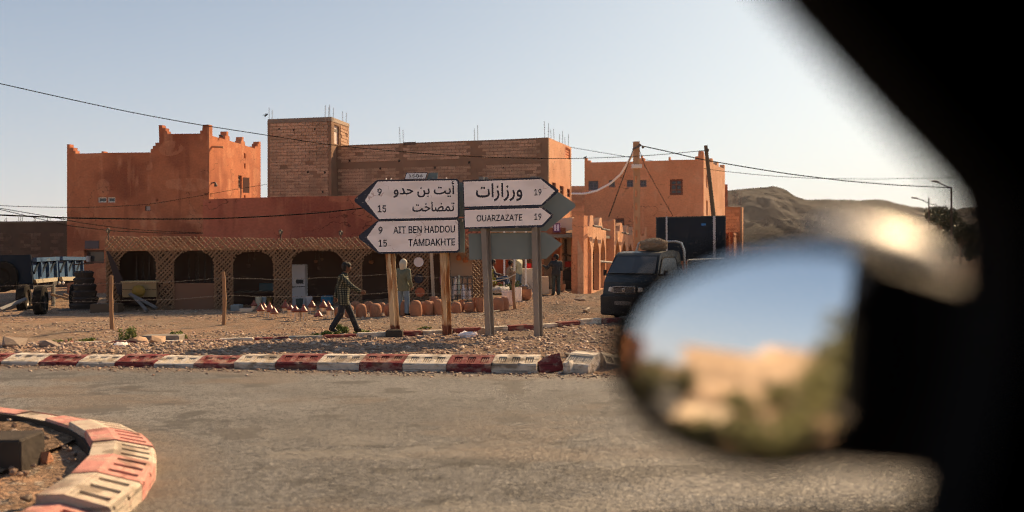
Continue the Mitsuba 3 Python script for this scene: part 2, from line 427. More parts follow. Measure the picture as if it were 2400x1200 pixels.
mat('cap_highlight', prin((0.75, 0.74, 0.73), 0.5, spec=0.35))  # pale paint standing in for the highlight on the black housing
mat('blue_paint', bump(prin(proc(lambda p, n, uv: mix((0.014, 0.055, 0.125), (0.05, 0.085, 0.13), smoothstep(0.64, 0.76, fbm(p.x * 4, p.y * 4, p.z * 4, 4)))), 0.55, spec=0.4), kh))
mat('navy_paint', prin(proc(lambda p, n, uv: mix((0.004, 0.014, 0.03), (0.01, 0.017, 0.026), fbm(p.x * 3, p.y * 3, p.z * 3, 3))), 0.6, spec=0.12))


def hill_col(p, n, uv):
    a = fbm(p.x * 0.012, p.y * 0.012, p.z * 0.03, 4)
    b = fbm(p.x * 0.09, p.y * 0.09, p.z * 0.12, 4)
    col = mix((0.025, 0.0238, 0.0235), (0.0165, 0.0158, 0.0158), smoothstep(0.35, 0.65, a))
    col = mix(col, (0.018, 0.017, 0.016), smoothstep(0.5, 0.7, b) * 0.7)
    return mix(col, (0.08, 0.07, 0.06), smoothstep(0.72, 0.78, fbm(p.x * 0.03 + 4, p.y * 0.03, p.z * 0.14, 4)) * 0.8)


mat('hill_rock', bump(prin(proc(hill_col), 0.95, spec=0.1), lambda p, n, uv: 7.0 * fbm(p.x * 0.05, p.y * 0.05, p.z * 0.1, 5), 1.0, 0.5))
mat('leaf', prin(VC, 0.6, spec=0.3))


def plaid(p, n, uv):
    u, v = dr.abs((p.x * 0.8 + p.y * 0.6) / 0.052 - dr.floor((p.x * 0.8 + p.y * 0.6) / 0.052) - 0.5), dr.abs(p.z / 0.05 - dr.floor(p.z / 0.05) - 0.5)
    a, b = 1 - smoothstep(0.15, 0.24, u), 1 - smoothstep(0.15, 0.24, v)
    return mix((0.016, 0.022, 0.02), (0.3, 0.28, 0.18), dr.clip(0.08 * (a + b) + 0.6 * a * b, 0, 1))


mat('plaid', prin(proc(plaid), 0.85, spec=0.15))
mat('denim', prin(proc(lambda p, n, uv: mix((0.1, 0.15, 0.21), (0.19, 0.24, 0.28), fbm(p.x * 9, p.y * 9, p.z * 5, 3))), 0.9, spec=0.1))
mat('vc_pale', prin((0.42, 0.35, 0.32), 0.6))
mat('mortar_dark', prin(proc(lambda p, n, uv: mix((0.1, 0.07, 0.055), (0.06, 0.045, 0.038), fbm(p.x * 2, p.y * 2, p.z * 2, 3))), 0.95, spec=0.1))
mat('blue_check', prin(proc(lambda p, n, uv: mix((0.03, 0.05, 0.1), (0.4, 0.3, 0.2), dr.maximum(1 - smoothstep(0.1, 0.18, dr.abs(p.x / 0.14 - dr.floor(p.x / 0.14) - 0.5)), 1 - smoothstep(0.1, 0.18, dr.abs(p.z / 0.14 - dr.floor(p.z / 0.14) - 0.5))) * 0.6)), 0.9))
mat('concrete_dark', bump(prin(proc(lambda p, n, uv: mix((0.06, 0.05, 0.042), (0.035, 0.03, 0.026), fbm(p.x * 8, p.y * 8, p.z * 8, 3))), 0.9, spec=0.1), kh))
mat('plate_white', prin((0.6, 0.62, 0.64), 0.5))
mat('kerb_red_faded', bump(prin(proc(painted_kerb((0.17, 0.04, 0.038), (0.26, 0.17, 0.13), 0.5)), 0.85, spec=0.2), kh))
mat('kerb_red_worn', bump(prin(proc(painted_kerb((0.155, 0.024, 0.027), (0.28, 0.17, 0.135), 0.44)), 0.85, spec=0.2), kh))
mat('kerb_white_worn', bump(prin(proc(painted_kerb((0.52, 0.46, 0.38), (0.3, 0.24, 0.18), 0.46)), 0.85, spec=0.2), kh))
mat('plaster_sand', bump(prin(proc(plaster((0.6, 0.44, 0.31), (0.5, 0.36, 0.25), (0.66, 0.52, 0.4))), 0.92, spec=0.15), plaster_relief))
mat('rubber', prin(proc(lambda p, n, uv: mix((0.008, 0.008, 0.008), (0.02, 0.017, 0.014), fbm(p.x * 9, p.y * 9, p.z * 9, 3))), 0.9, spec=0.08))
mat('wire_black', prin((0.012, 0.011, 0.01), 0.9, spec=0.0))
mat('glass_car', prin(proc(lambda p, n, uv: mix((0.02, 0.022, 0.022), (0.1, 0.09, 0.07), smoothstep(0.5, 0.62, fbm(p.x * 1.6 + 4, p.y * 1.6, p.z * 0.8, 2)))), 0.08, spec=1.0))  # warm paler patches painted in as windscreen reflections

# ---------------------------------------------------------------- ground, road, islands, kerbs
def axis(a, b, step, far):
    c = np.arange(a, b + 1e-6, step); g = [step]
    lo, hi, s = [a], [b], step
    while hi[-1] < far: s *= 1.5; hi.append(hi[-1] + s); lo.append(lo[-1] - s)
    return np.concatenate([lo[:0:-1], c, hi[1:]])


def grid_mesh(xs, ys, f):
    X, Y = np.meshgrid(xs, ys, indexing='ij'); v = np.stack([X, Y, f(X, Y)], -1).reshape(-1, 3)
    i, j = np.meshgrid(np.arange(len(xs) - 1), np.arange(len(ys) - 1), indexing='ij'); n = len(ys)
    q = np.stack([i * n + j, (i + 1) * n + j, (i + 1) * n + j + 1, i * n + j + 1], -1).reshape(-1, 4)
    return trimesh.Trimesh(v, np.vstack([q[:, [0, 1, 2]], q[:, [0, 2, 3]]]), process=False)


ground_piece('ground', grid_mesh(axis(-34, 30, 0.2, 1100), axis(-4, 60, 0.2, 1100), ground_z), 'gravel', True)
kl, kr = KX + KD * 40, KX - KD * 1.0
road = Polygon([(-70, -14), (60, -14), (60, 3), (9, 12.5), (4.2, 15.2), tuple(kr), tuple(kl), (-70, 25)])
road = road.difference(sbox(-80, -20, -9.2, 1.6)).difference(affinity.translate(Polygon([(math.cos(t) * (ISR - 0.3), math.sin(t) * (ISR - 0.3)) for t in np.linspace(0, 2 * math.pi, 65)[:-1]]), ISL[0], ISL[1]))
rg = ext(road, -0.1, 0.0)
ground_piece('road', rg, 'asphalt')
ground_piece('traffic_island', grid_mesh(np.linspace(ISL[0] - 3.9, ISL[0] + 3.9, 60), np.linspace(ISL[1] - 3.9, ISL[1] + 3.9, 60), lambda x, y: 0.068 + ground_z(x, y) * 0.5 + 0.02), 'soil', True)


def kerb_block(L, comb=True, hs=1.0, seed=0):
    """a mountable kerb stone: x along, y from the road inwards; grooved slope on the road side"""
    prof = [(0, -0.12), (0, 0.125), (0.02, 0.15), (0.33, 0.235), (0.36, 0.245), (0.56, 0.24), (0.57, 0.22), (0.57, -0.12)]
    m = m3.Manifold.extrude(m3.CrossSection([np.array([(a, b * hs) for a, b in prof[::-1]])]), L - 0.012)
    # extrude runs along z: turn so that z -> x, x -> y, y -> z
    m = m.transform(np.array([[0, 0, 1, 0.006], [1, 0, 0, 0], [0, 1, 0, 0]], float))
    r = np.random.default_rng(seed); cuts = []
    for c in (0.2, 0.5, 0.8):
        offs = (np.arange(4) - 1.5) * 0.038 if comb else (0.0,)
        for o in offs:
            b = m3.Manifold.cube((0.022 if comb else 0.085, 0.25, 0.2), True).translate((0, 0, 0.1 - 0.035)).rotate((15.3, 0, 0)).translate((L * c + o, 0.185, 0.195 * hs))
            cuts.append(b)
        if comb:
            cuts.append(m3.Manifold.cube((0.14, 0.25, 0.2), True).translate((0, 0, 0.1 - 0.012)).rotate((15.3, 0, 0)).translate((L * c, 0.185, 0.195 * hs)))
    for c in range(3):                                               # chipped edges
        x = r.uniform(0, L); s = r.uniform(0.015, 0.05)
        cuts.append(m3.Manifold.sphere(s, 6).rotate((r.uniform(0, 90), r.uniform(0, 90), 0)).translate((x, r.choice([0, 0.02]), r.uniform(0.1, 0.16))))
    m = m - m3.Manifold.batch_boolean(cuts, m3.OpType.Add)
    q = m.to_mesh(); return trimesh.Trimesh(q.vert_properties[:, :3], q.tri_verts, process=False)


ang = math.atan2(-KD[1], -KD[0])
kerb = thing('kerb', 'long red and white kerb of grooved concrete stones along the gravel island, behind the road', 'kerb')
protos = [kerb_block(0.77, True, 1, s) for s in range(5)]
for i in range(18):
    p = KX + KD * 0.77 * (i + 1)
    col = ('kerb_white', 'kerb_red')[i % 2] + ('_worn' if i in (0, 3, 6, 7, 10, 13) else '')
    part(kerb, 'kerb_stone', mv(protos[i % 5], (p[0], p[1], rng.uniform(-0.015, 0.012) - .075 * float(sstep(-2, -7.5, p[0]))), ang + rng.uniform(-0.012, 0.012), rx=rng.uniform(-0.02, 0.02)), col, label=None if i else 'last white kerb stone beside the broken stones')
brk = mv(kerb_block(0.62, True, 1, 9), s=.78)
p = gnd(1262, 872)
solo('broken_kerb_stone', 'red kerb stone knocked loose and tilted, at the right end of the kerb', 'kerb stone', mv(mv(brk, (-.31, -.25, 0)), (p[0] + 0.17, p[1] + 0.22, 0.04), ang - 0.95, rx=0.12, ry=-0.3), 'kerb_red')
p = gnd(1362, 880)
cutb = kerb_block(0.46, True, 1, 11)
solo('broken_kerb_stone', 'dirty white kerb stone stub with grooved top, right of the tilted red one', 'kerb stone', mv(mv(cutb, (-.23, -.25, 0)), (p[0] + 0.02, p[1] + 0.3, 0.03), ang - 0.25, rx=0.12, ry=0.05), 'kerb_white')
p = gnd(1336, 881)
chunk = trimesh.convex.convex_hull(rng.uniform(-1, 1, (16, 3)) * (0.09, 0.12, 0.13))
solo('broken_kerb_stone', 'small white lump broken off the kerb, beside the dirty white stub', 'kerb stone', mv(chunk, (p[0], p[1] + 0.1, 0.1)), 'kerb_white')
p = gnd(1428, 868)
solo('broken_kerb_stone', 'dusty grooved kerb stone sunk in soil left of the wing mirror', 'kerb stone', mv(mv(brk, (-.3, -.25, 0)), (p[0] + 0.15, p[1] + 0.3, 0.0), ang + 0.45, rx=0.2, ry=0.2), 'concrete')
for k, (px, py, r) in enumerate([(1300, 862, 0.1), (1330, 836, 0.07), (1385, 872, 0.06), (1402, 856, 0.09), (1315, 878, 0.05)]):
    p = gnd(px, py); s = trimesh.convex.convex_hull(rng.uniform(-1, 1, (14, 3)) * (r, r, r * 0.7))
    solo('rubble_chunk', f'lump of broken concrete among the kerb rubble, {ORD[[0, 2, 3, 4, 1][k]]} from the left', 'rubble', mv(s, (p[0], p[1], p[2] + r * 0.4)), 'concrete')

# the kerb round the near traffic island, bottom left
ring_kerb = thing('kerb', 'curved faded pink and cream kerb round the near traffic island at the bottom left', 'kerb')
nb = 44
L = 2 * math.pi * (ISR) / nb
wedge = kerb_block(L, False, 1.05, 3)
for i in range(nb):
    a = 2 * math.pi * i / nb
    if not (-1.2 < (a if a < math.pi else a - 2 * math.pi) < 2.3): continue
    m = wedge.copy(); v = m.vertices
    th = a + v[:, 0] / ISR; rr = ISR - v[:, 1]
    j = rng.uniform(-0.02, 0.02) - .075 * float(sstep(.35, 1.0, a))
    m.vertices = np.stack([ISL[0] + rr * np.cos(th), ISL[1] + rr * np.sin(th), v[:, 2] + j], 1)
    m.invert()
    if m.volume < 0: m.invert()
    part(ring_kerb, 'kerb_stone', m, 'kerb_pink' if i % 2 else 'kerb_cream')
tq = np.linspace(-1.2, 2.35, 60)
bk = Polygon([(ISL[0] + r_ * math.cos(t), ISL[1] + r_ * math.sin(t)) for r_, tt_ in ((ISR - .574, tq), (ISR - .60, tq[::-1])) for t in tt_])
part(ring_kerb, 'shade_strip', ext(bk, 0, .175), 'concrete_dark')  # dark strip added on the inner face, standing in for the kerb shadow
p = gnd(28, 1108)
cb = rbox(-0.8, 0.12, -0.25, 0.25, 0, 0.36, 0.02)
solo('concrete_block', 'dark concrete block with pale top lying on the soil at the left edge', 'concrete block', mv(cb, (p[0] - 0.02, p[1] + 0.2, 0.02), 0.02), 'concrete_dark')
p = gnd(95, 1082)
solo('stone', 'reddish stone lying beside the concrete block on the near island', 'stone', mv(trimesh.convex.convex_hull(rng.uniform(-1, 1, (22, 3)) * (0.12, 0.09, 0.08)), (p[0], p[1], p[2] + 0.03)), 'terracotta')

# far kerb of the gravel island
far_kerb = thing('kerb', 'low partly buried red and white kerb behind the road signs', 'kerb')
fl = LineString(FARK); bl = 0.76; i = 0; d = 0.0
while d + bl < fl.length:
    a, b = np.array(fl.interpolate(d).coords[0]), np.array(fl.interpolate(d + bl - 0.03).coords[0])
    zz = float(ground_z(a[0], a[1])) - 0.035 + 0.11 * sstep(-9, 1, a[0])
    e = b - a; m = rbox(0, np.linalg.norm(e), 0, 0.16, -0.25, 0.06, 0.015)
    part(far_kerb, 'kerb_stone', mv(m, (a[0], a[1], zz), math.atan2(e[1], e[0])), 'kerb_red_faded' if i % 2 else 'kerb_white_worn')
    d += bl; i += 1


def stones(pts, size, cols, flat=0.65, seed=1, sub=0):
    """many small stones as one mesh with a colour for each stone"""
    r = np.random.default_rng(seed); base = trimesh.creation.icosphere(subdivisions=sub); nv, nf = len(base.vertices), len(base.faces); n = len(pts)
    v = base.vertices[None] * r.uniform(0.65, 1.25, (n, nv, 1))
    v = v * (size[:, None, None] * r.uniform(0.7, 1.3, (n, 1, 3)) * np.array([1, 1, flat]))
    a = r.uniform(0, 6.28, n); c, s = np.cos(a)[:, None], np.sin(a)[:, None]
    v = np.stack([v[..., 0] * c - v[..., 1] * s, v[..., 0] * s + v[..., 1] * c, v[..., 2]], -1) + pts[:, None]
    f = (base.faces[None] + (np.arange(n) * nv)[:, None, None]).reshape(-1, 3)
    pick = np.array(cols)[r.integers(0, len(cols), n)] * r.uniform(0.7, 1.25, (n, 1))
    return trimesh.Trimesh(v.reshape(-1, 3), f, process=False), np.repeat(np.clip(pick, 0, 0.8), nv, 0)


SC = [(0.27, 0.175, 0.12), (0.33, 0.225, 0.155), (0.22, 0.155, 0.115), (0.42, 0.32, 0.245), (0.16, 0.12, 0.095), (0.3, 0.18, 0.12)]


def scatter(n, fn, lo, hi, seed, power=2.2):
    r = np.random.default_rng(seed); out = np.zeros((0, 2))
    while len(out) < n:
        q = fn(r, n); out = np.vstack([out, q])
    out = out[:n]; z = ground_z(out[:, 0], out[:, 1]); s = lo + (hi - lo) * r.random(n) ** power
    return np.column_stack([out, z + s * 0.15]), s


def isl(r, n):
    x = r.uniform(-13, 4.5, n); t = r.random(n); f = np.interp(x, [p[0] for p in FARK], [p[1] for p in FARK]); k = KX[1] - 0.19 * (x - KX[0]) + 0.6
    return np.column_stack([x, k + (f - k) * t])


def yard(r, n):
    x = r.uniform(-18, 9, n); f = np.interp(x, [p[0] for p in FARK], [p[1] for p in FARK]) + 0.2
    y = f + (38 - f) * r.random(n) ** 1.3
    q = np.column_stack([x, y]); m = meshkit.fbm(np.column_stack([x * .7, y * .35, x * 0]), 3, 17)
    return q[m + r.normal(0, .06, n) > .47]


def edge(r, n):
    x = r.uniform(-12, 3, n); o = -np.abs(r.normal(0, 0.3, n)) + 0.02
    return np.column_stack([x, KX[1] - 0.19 * (x - KX[0]) + o])


def nearisl(r, n):
    a = r.uniform(-1.2, 2.6, n); q = (ISR - 0.65) * np.sqrt(r.random(n)); q = np.column_stack([ISL[0] + q * np.cos(a), ISL[1] + q * np.sin(a)])
    return q


for nm, fn, n, lo, hi, lab, sd in (('gravel', isl, 11000, 0.01, 0.06, 'loose stones and gravel on the island under the road signs', 1), ('gravel', yard, 14000, 0.01, 0.045, 'loose gravel over the yard in front of the arcade', 2)):
    p, s = scatter(n, fn, lo, hi, sd, 3.0 if sd == 2 else 2.6)
    m, c = stones(p, s, SC, seed=sd)
    k = numbered(nm); scene[k] = shape(m, 'vc', False, c); labels[k] = {'label': lab, 'category': 'gravel', 'kind': 'stuff'}
p, s = scatter(2600, edge, 0.006, 0.035, 3, 3.2); p[:, 2] = s * 0.3
m, c = stones(p, s, SC, seed=3)
k = numbered('gravel'); scene[k] = shape(m, 'vc', False, c); labels[k] = {'label': 'grit and small stones along the foot of the near kerb', 'category': 'gravel', 'kind': 'stuff'}
p, s = scatter(1500, nearisl, 0.01, 0.05, 4, 2.5); p[:, 2] = 0.088 + ground_z(p[:, 0], p[:, 1]) * 0.5 + s * .2
m, c = stones(p, s, [tuple(np.array(q) * 0.7) for q in SC], seed=4)
k = numbered('gravel'); scene[k] = shape(m, 'vc', False, c); labels[k] = {'label': 'pebbles and clods on the near traffic island', 'category': 'gravel', 'kind': 'stuff'}
for (px, py, r, lab) in [(1137, 785, 0.16, 'tan boulder between the third and fourth sign posts, at the far kerb'), (949, 745, 0.07, 'pale stone at the hooded person\'s shoe'), (325, 803, 0.16, 'brown rock leaning on the buried kerb behind the weeds'), (365, 805, 0.15, 'brown rock on the buried kerb, right of the flat slab'),
                         (20, 812, 0.2, 'dark rock at the left end of the buried kerb'), (107, 812, 0.17, 'dark rock second from the left on the buried kerb'), (1375, 732, 0.16, 'dark stone on the yard in front of the pickup'), (1361, 705, 0.2, 'dark stone between the arcade and the pickup'),
                         (1290, 690, 0.22, 'pale rounded boulder at the feet of the person in the shop front'), (1322, 688, 0.15, 'brown rock beside the shop doorway')]:
    p = gnd(px, py); q = trimesh.convex.convex_hull(rng.normal(0, 1, (26, 3)) / 1.6 * (r, r, r * 0.6))
    solo('rock', lab, 'rock', mv(q, (p[0], p[1] + r * .5, p[2] + r * 0.15)), 'vc', color=(0.2, 0.15, 0.115) if 'dark' in lab else (0.36, 0.23, 0.14))
p = gnd(365, 802)
slab = rbox(-0.42, 0.42, 0, 0.5, -0.05, 0.12, 0.02)
solo('concrete_slab', 'flat tan slab lying behind the buried kerb between two weeds', 'slab', mv(slab, (p[0], p[1] + .25, p[2]), 0.05), 'concrete')
p = gnd(1095, 790)
crumple = trimesh.creation.icosphere(subdivisions=2); crumple.vertices *= (0.2, 0.12, 0.07); crumple.vertices += (meshkit.noise(crumple.vertices * 30, 3)[:, None] - 0.5) * 0.08
solo('litter', 'crumpled white plastic bag on the gravel between the sign posts', 'litter', mv(crumple, (p[0], p[1], p[2] + 0.05)), 'vc', color=(0.75, 0.66, 0.64))
p = gnd(283, 812)
solo('litter', 'scrap of white paper on the gravel in front of the buried kerb', 'litter', mv(crumple, (p[0], p[1], p[2] + 0.03), 1.0, s=0.75), 'vc', color=(0.62, 0.58, 0.54))

# ---------------------------------------------------------------- hills
HS = [(1200, 470), (1500, 462), (1695, 449), (1740, 443), (1800, 439), (1815, 437), (1840, 444), (1865, 459), (1885, 467), (1950, 467), (2030, 469), (2085, 470), (2110, 477), (2150, 484), (2175, 492), (2215, 498), (2260, 489), (2320, 484), (2500, 492), (2900, 520), (3600, 560)]


def hill(px0, px1, prof, d0, d1, seed, nx, nd):
    cols = np.linspace(px0, px1, nx); py = np.interp(cols, [q[0] for q in prof], [q[1] for q in prof])
    tx = (cols - 1200) / FPX; top = np.array([at(a, b, d1)[2] for a, b in zip(cols, py)])
    t = np.concatenate([np.linspace(0, 1, nd), 1 + np.linspace(0, 1, nd // 3)[1:] * 0.8])
    D = d0 + (d1 - d0) * t
    X = tx[:, None] * D[None]; Y = np.broadcast_to(D[None], X.shape)
    sh = np.where(t < 1, t ** 0.9, 1 - (np.maximum(t - 1, 0) / 0.8) ** 1.2)
    Z = top[:, None] * sh[None]
    p = np.stack([X, Y, Z * 0], -1)
    n1 = (meshkit.fbm(p * 0.008, 4, seed) - 0.5) * 50 + (meshkit.fbm(p * (0.05, 0.02, 1), 4, seed + 5) - 0.5) * 40 + (meshkit.fbm(p * 0.15, 3, seed + 8) - 0.5) * 9
    w = np.clip(t, 0, 2) * np.clip(1 - abs(t - 0), -9, 9) * 3.0
    Z = Z + n1 * np.where(t < 1, t * (1 - t) * 2.4, 0.0)[None] + (meshkit.fbm(p * 0.06, 3, seed + 3) - 0.5) * 3 * np.where(t < 1, t, 1 - (t - 1))[None] - np.where(t > 1.7, 2, 0)[None]
    Z[:, 0] = -2; Z = np.maximum(Z, -2)
    v = np.stack([X, Y, Z], -1).reshape(-1, 3); n = X.shape[1]
    i, j = np.meshgrid(np.arange(nx - 1), np.arange(n - 1), indexing='ij')
    q = np.stack([i * n + j, (i + 1) * n + j, (i + 1) * n + j + 1, i * n + j + 1], -1).reshape(-1, 4)
    return trimesh.Trimesh(v, np.vstack([q[:, [0, 1, 2]], q[:, [0, 2, 3]]]), process=False)


ground_piece('hills', hill(1150, 3600, HS, 770, 900, 4, 300, 90), 'hill_rock', 25)

# ---------------------------------------------------------------- ochre building with stepped parapets, left
def xy(px, D): return np.array([(px - 1200) / FPX * D, D])


OC, OL, OR = np.array([-15.43, 50.0]), np.array([-23.35, 51.5]), np.array([-14.55, 56.8])
kas = thing('ochre_building', 'tall ochre plastered building with stepped corner parapets at the left', 'building')
A = Plane(OL, OC); B = Plane(OC, OR)
fo = A.poly([(157, 705), (157, 338), (163, 338), (163, 346), (172, 346), (172, 353), (177, 353), (177, 360), (238, 358.5), (238, 354.5), (243, 354.5), (243, 358.3), (353, 357), (353, 349), (358, 349), (358, 342), (364, 342), (364, 335), (373, 334), (372, 293), (380, 293), (380, 300), (388, 300), (388, 307), (392, 307), (392, 314), (469, 313), (469, 306), (474, 306), (474, 299), (484, 299), (484, 292), (490, 292), (490, 705)])
w1, w2, w3, w4 = A.rect(229, 462, 249.5, 474.5), A.rect(251.5, 462, 270, 474.5), A.rect(339.5, 482, 352, 494), A.rect(197, 586, 244, 617)
hole = A.rect(366, 467, 371, 471)
part(kas, 'front_wall', A.ext(fo.difference(unary_union([w1, w2, w3, w4, hole])), -0.35, 0), 'plaster_orange')
window(A, kas, w1, 0.12, 0.06, fcol=(0.62, 0.58, 0.52), label='left of two small white framed windows'); window(A, kas, w2, 0.12, 0.06, fcol=(0.62, 0.58, 0.52), label='right of two small white framed windows')
window(A, kas, w3, 0.12, 0.025, fcol=(0.12, 0.07, 0.05), pane='vc_pale', label='small square window with a pale shutter')
window(A, kas, w4, 0.3, 0.1, fcol=(0.14, 0.08, 0.06), label='dark unglazed opening near the ground')
part(kas, 'wall_plaque', A.ext(A.rect(200, 564, 232, 583), 0.002, 0.05), 'vc', color=(0.11, 0.085, 0.09), label='dark rectangular plaque on the front wall')
so = B.poly([(490, 705), (490, 292), (491.5, 300), (493.5, 308), (496, 318), (528, 327), (528, 318), (531, 318), (531, 308), (535, 308), (535, 318), (538, 320), (538.5, 330), (564, 337.5), (565, 330), (567, 330), (567, 321), (571, 321), (571, 331), (574, 333), (574.5, 341), (598, 348.5), (598, 343), (604, 343), (604, 337), (607, 337), (607, 332), (611, 332), (611, 700)])
sl = [B.rect(572, 359, 575.5, 371), B.rect(572, 383, 575.5, 395), B.rect(572, 457, 575.5, 465)]
sw = B.rect(558.5, 411, 567, 441)
part(kas, 'side_wall', B.ext(so.difference(unary_union(sl + [sw])), -0.35, 0), 'plaster_orange')
for q in sl: part(kas, 'air_slit', B.ext(q, -0.3, -0.24), 'vc', color=(0.03, 0.02, 0.018))
window(B, kas, sw, 0.15, 0.09, fcol=(0.2, 0.14, 0.1), bars=(('h', .33), ('h', .66)))
g = B.px(567, 420); part(kas, 'open_shutter', mv(bx(0, 0.38, -0.02, 0.02, -0.75, 0.1), B.pt(g[0], g[1], 0.05), math.atan2(B.e[1], B.e[0]) - 0.7), 'vc', color=(0.3, 0.17, 0.1))
foot = [OL + A.n * -0.2 + A.e * .1, OC + A.n * -0.2 - A.e * .1, OR - B.n * 0.2 - B.e * .1, OL + (OR - OC) * 0.95]
part(kas, 'roof', ext(Polygon(foot), 6.6, 6.8), 'concrete')
E2, E3 = Plane(OR, OL + (OR - OC)), Plane(OL + (OR - OC), OL)
part(kas, 'back_wall', E2.ext(sbox(0, -1, E2.w, 7.0), -0.3, 0), 'plaster_orange'); part(kas, 'back_wall', E3.ext(sbox(0, -1, E3.w - 0.4, 7.0), -0.3, 0), 'plaster_orange')
g = A.px(487.5, 316); part(kas, 'drain_spout', tube([B.pt(0.3, 7.35, 0.02), B.pt(0.3, 7.3, 0.7)], 0.06), 'vc', color=(0.5, 0.24, 0.12))
g = B.px(493, 430); part(kas, 'wall_lamp', tube([B.pt(g[0], g[1], 0.0), B.pt(g[0], g[1] + 0.05, 0.25), B.pt(g[0], g[1] - 0.15, 0.3)], [0.03, 0.05, 0.1]), 'vc', color=(0.08, 0.06, 0.05))

# ---------------------------------------------------------------- dark unfinished building, far left
dk = thing('unfinished_building', 'low dark concrete block building with rebar on top at the far left', 'building')
D_ = Plane(xy(-160, 60), xy(158.0, 60))
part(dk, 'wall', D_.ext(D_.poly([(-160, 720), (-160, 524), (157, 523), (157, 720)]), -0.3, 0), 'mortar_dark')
for x0, x1 in ((-60, 34), (48, 103), (118, 157)):
    ra = D_.rect(x0, 528, x1, 606)
    a0, b0, a1, b1 = ra.bounds; row = 0; ms = []
    zc = b1 - 0.24
    while zc > b0:
        x = a0 + (0.21 if row % 2 else 0)
        while x + 0.40 < a1:
            if abs(zc - 3.35) > 0.16: ms.append(bx(x, x + 0.4, zc, zc + 0.19, 0.0, 0.02 + rng.uniform(0, 0.012)))
            x += 0.42
        zc -= 0.21; row += 1
    for m in ms: pass
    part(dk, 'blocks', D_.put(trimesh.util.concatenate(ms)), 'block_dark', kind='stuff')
part(dk, 'ring_beam', D_.ext(D_.rect(-160, 519, 157, 524), -0.32, 0.03), 'vc', color=(0.1, 0.08, 0.06))
rb = []
for px in (8, 12, 41, 45, 49, 77, 80, 109, 115, 141, 145):
    a, z = D_.px(px, 520); rb.append(tube([D_.pt(a, z - .1, -0.15), D_.pt(a + rng.uniform(-.03, .03), z + rng.uniform(0.25, 0.38), -0.15)], 0.016, 5))
part(dk, 'rebar', trimesh.util.concatenate(rb), 'vc', color=(0.1, 0.08, 0.07))

# ---------------------------------------------------------------- low red shop building and its lattice arcade
lo = thing('shop_building', 'low red plastered shop building standing behind the lattice arcade', 'building')
L0, L1 = xy(476, 42.5), xy(1136, 43.5)
Lp = Plane(L0, L1)
ltop = [(476, 720), (476, 467.5), (540, 465), (612, 462.5), (700, 460.5), (830, 459), (960, 456), (1136, 452), (1136, 720)]
part(lo, 'front_wall', Lp.ext(Lp.poly(ltop), -0.3, 0), 'plaster_red')
R0_ = Plane(L1, xy(1151, 50))
part(lo, 'side_wall', R0_.ext(sbox(0, -0.5, R0_.w, 4.0), -0.3, 0), 'plaster_red')
part(lo, 'roof', ext(Polygon([L0 + (0, .2), L1 + (-.1, .2), xy(1149, 50), xy(520, 50)]), 3.6, 3.75), 'concrete')
part(lo, 'side_wall', Plane(xy(520, 50), L0).ext(sbox(0, -0.5, Plane(xy(520, 50), L0).w - 0.35, 3.8), -0.3, 0), 'plaster_red')

arc = thing('lattice_arcade', 'long arcade clad in woven cane lattice with rounded arches in front of the red shop', 'arcade')
AP = Plane(xy(248, 33), xy(1134, 33.6))


def arch(x0, x1, top, bot, sq=0.36, rise=34):
    pts = [(x0, bot)]; w = (x1 - x0) * sq
    for t in np.linspace(0, math.pi / 2, 9): pts.append((x0 + w * (1 - math.cos(t)), top + rise * (1 - math.sin(t))))
    for t in np.linspace(math.pi / 2, 0, 9): pts.append((x1 - w * (1 - math.cos(t)), top + rise * (1 - math.sin(t))))
    pts.append((x1, bot)); return AP.poly(pts)


arches = [arch(279, 366, 588, 740), arch(407, 502, 590, 740), arch(545, 641, 590, 740), arch(683, 806, 588, 740, 0.3), arch(848, 949, 590, 740), arch(1004, 1107, 592, 740)]
body = AP.poly([(248, 741), (248, 554), (330, 555), (420, 554.5), (500, 556), (600, 558), (660, 560), (720, 557), (800, 557), (880, 553), (1000, 551), (1134, 549), (1134, 735)])
body = body.difference(unary_union(arches))
sep = AP.px(600, 586)[1]


def canes(region, step, r, c, slope, seed):
    """one layer of diagonal canes clipped to the region"""
    r_ = np.random.default_rng(seed); x0, z0, x1, z1 = region.bounds; out = []; h = z1 - z0; k = x0 - h * 1.3
    while k < x1 + h * 1.3:
        kk = k + r_.uniform(-0.25, 0.25) * step
        ln = LineString([(kk, z0 - .01), (kk + slope * h * 1.02, z1 + .01)]).intersection(region)
        for g in getattr(ln, 'geoms', [ln]):
            if g.geom_type == 'LineString' and g.length > 0.06:
                (a, b), (d, e) = g.coords[0], g.coords[-1]
                j = r_.uniform(-.012, .012, 4)
                out.append(tube([(a + j[0], b, c + j[1]), (d + j[2], e, c + j[3])], r * r_.uniform(0.8, 1.15), 6))
        k += step
    return trimesh.util.concatenate(out)


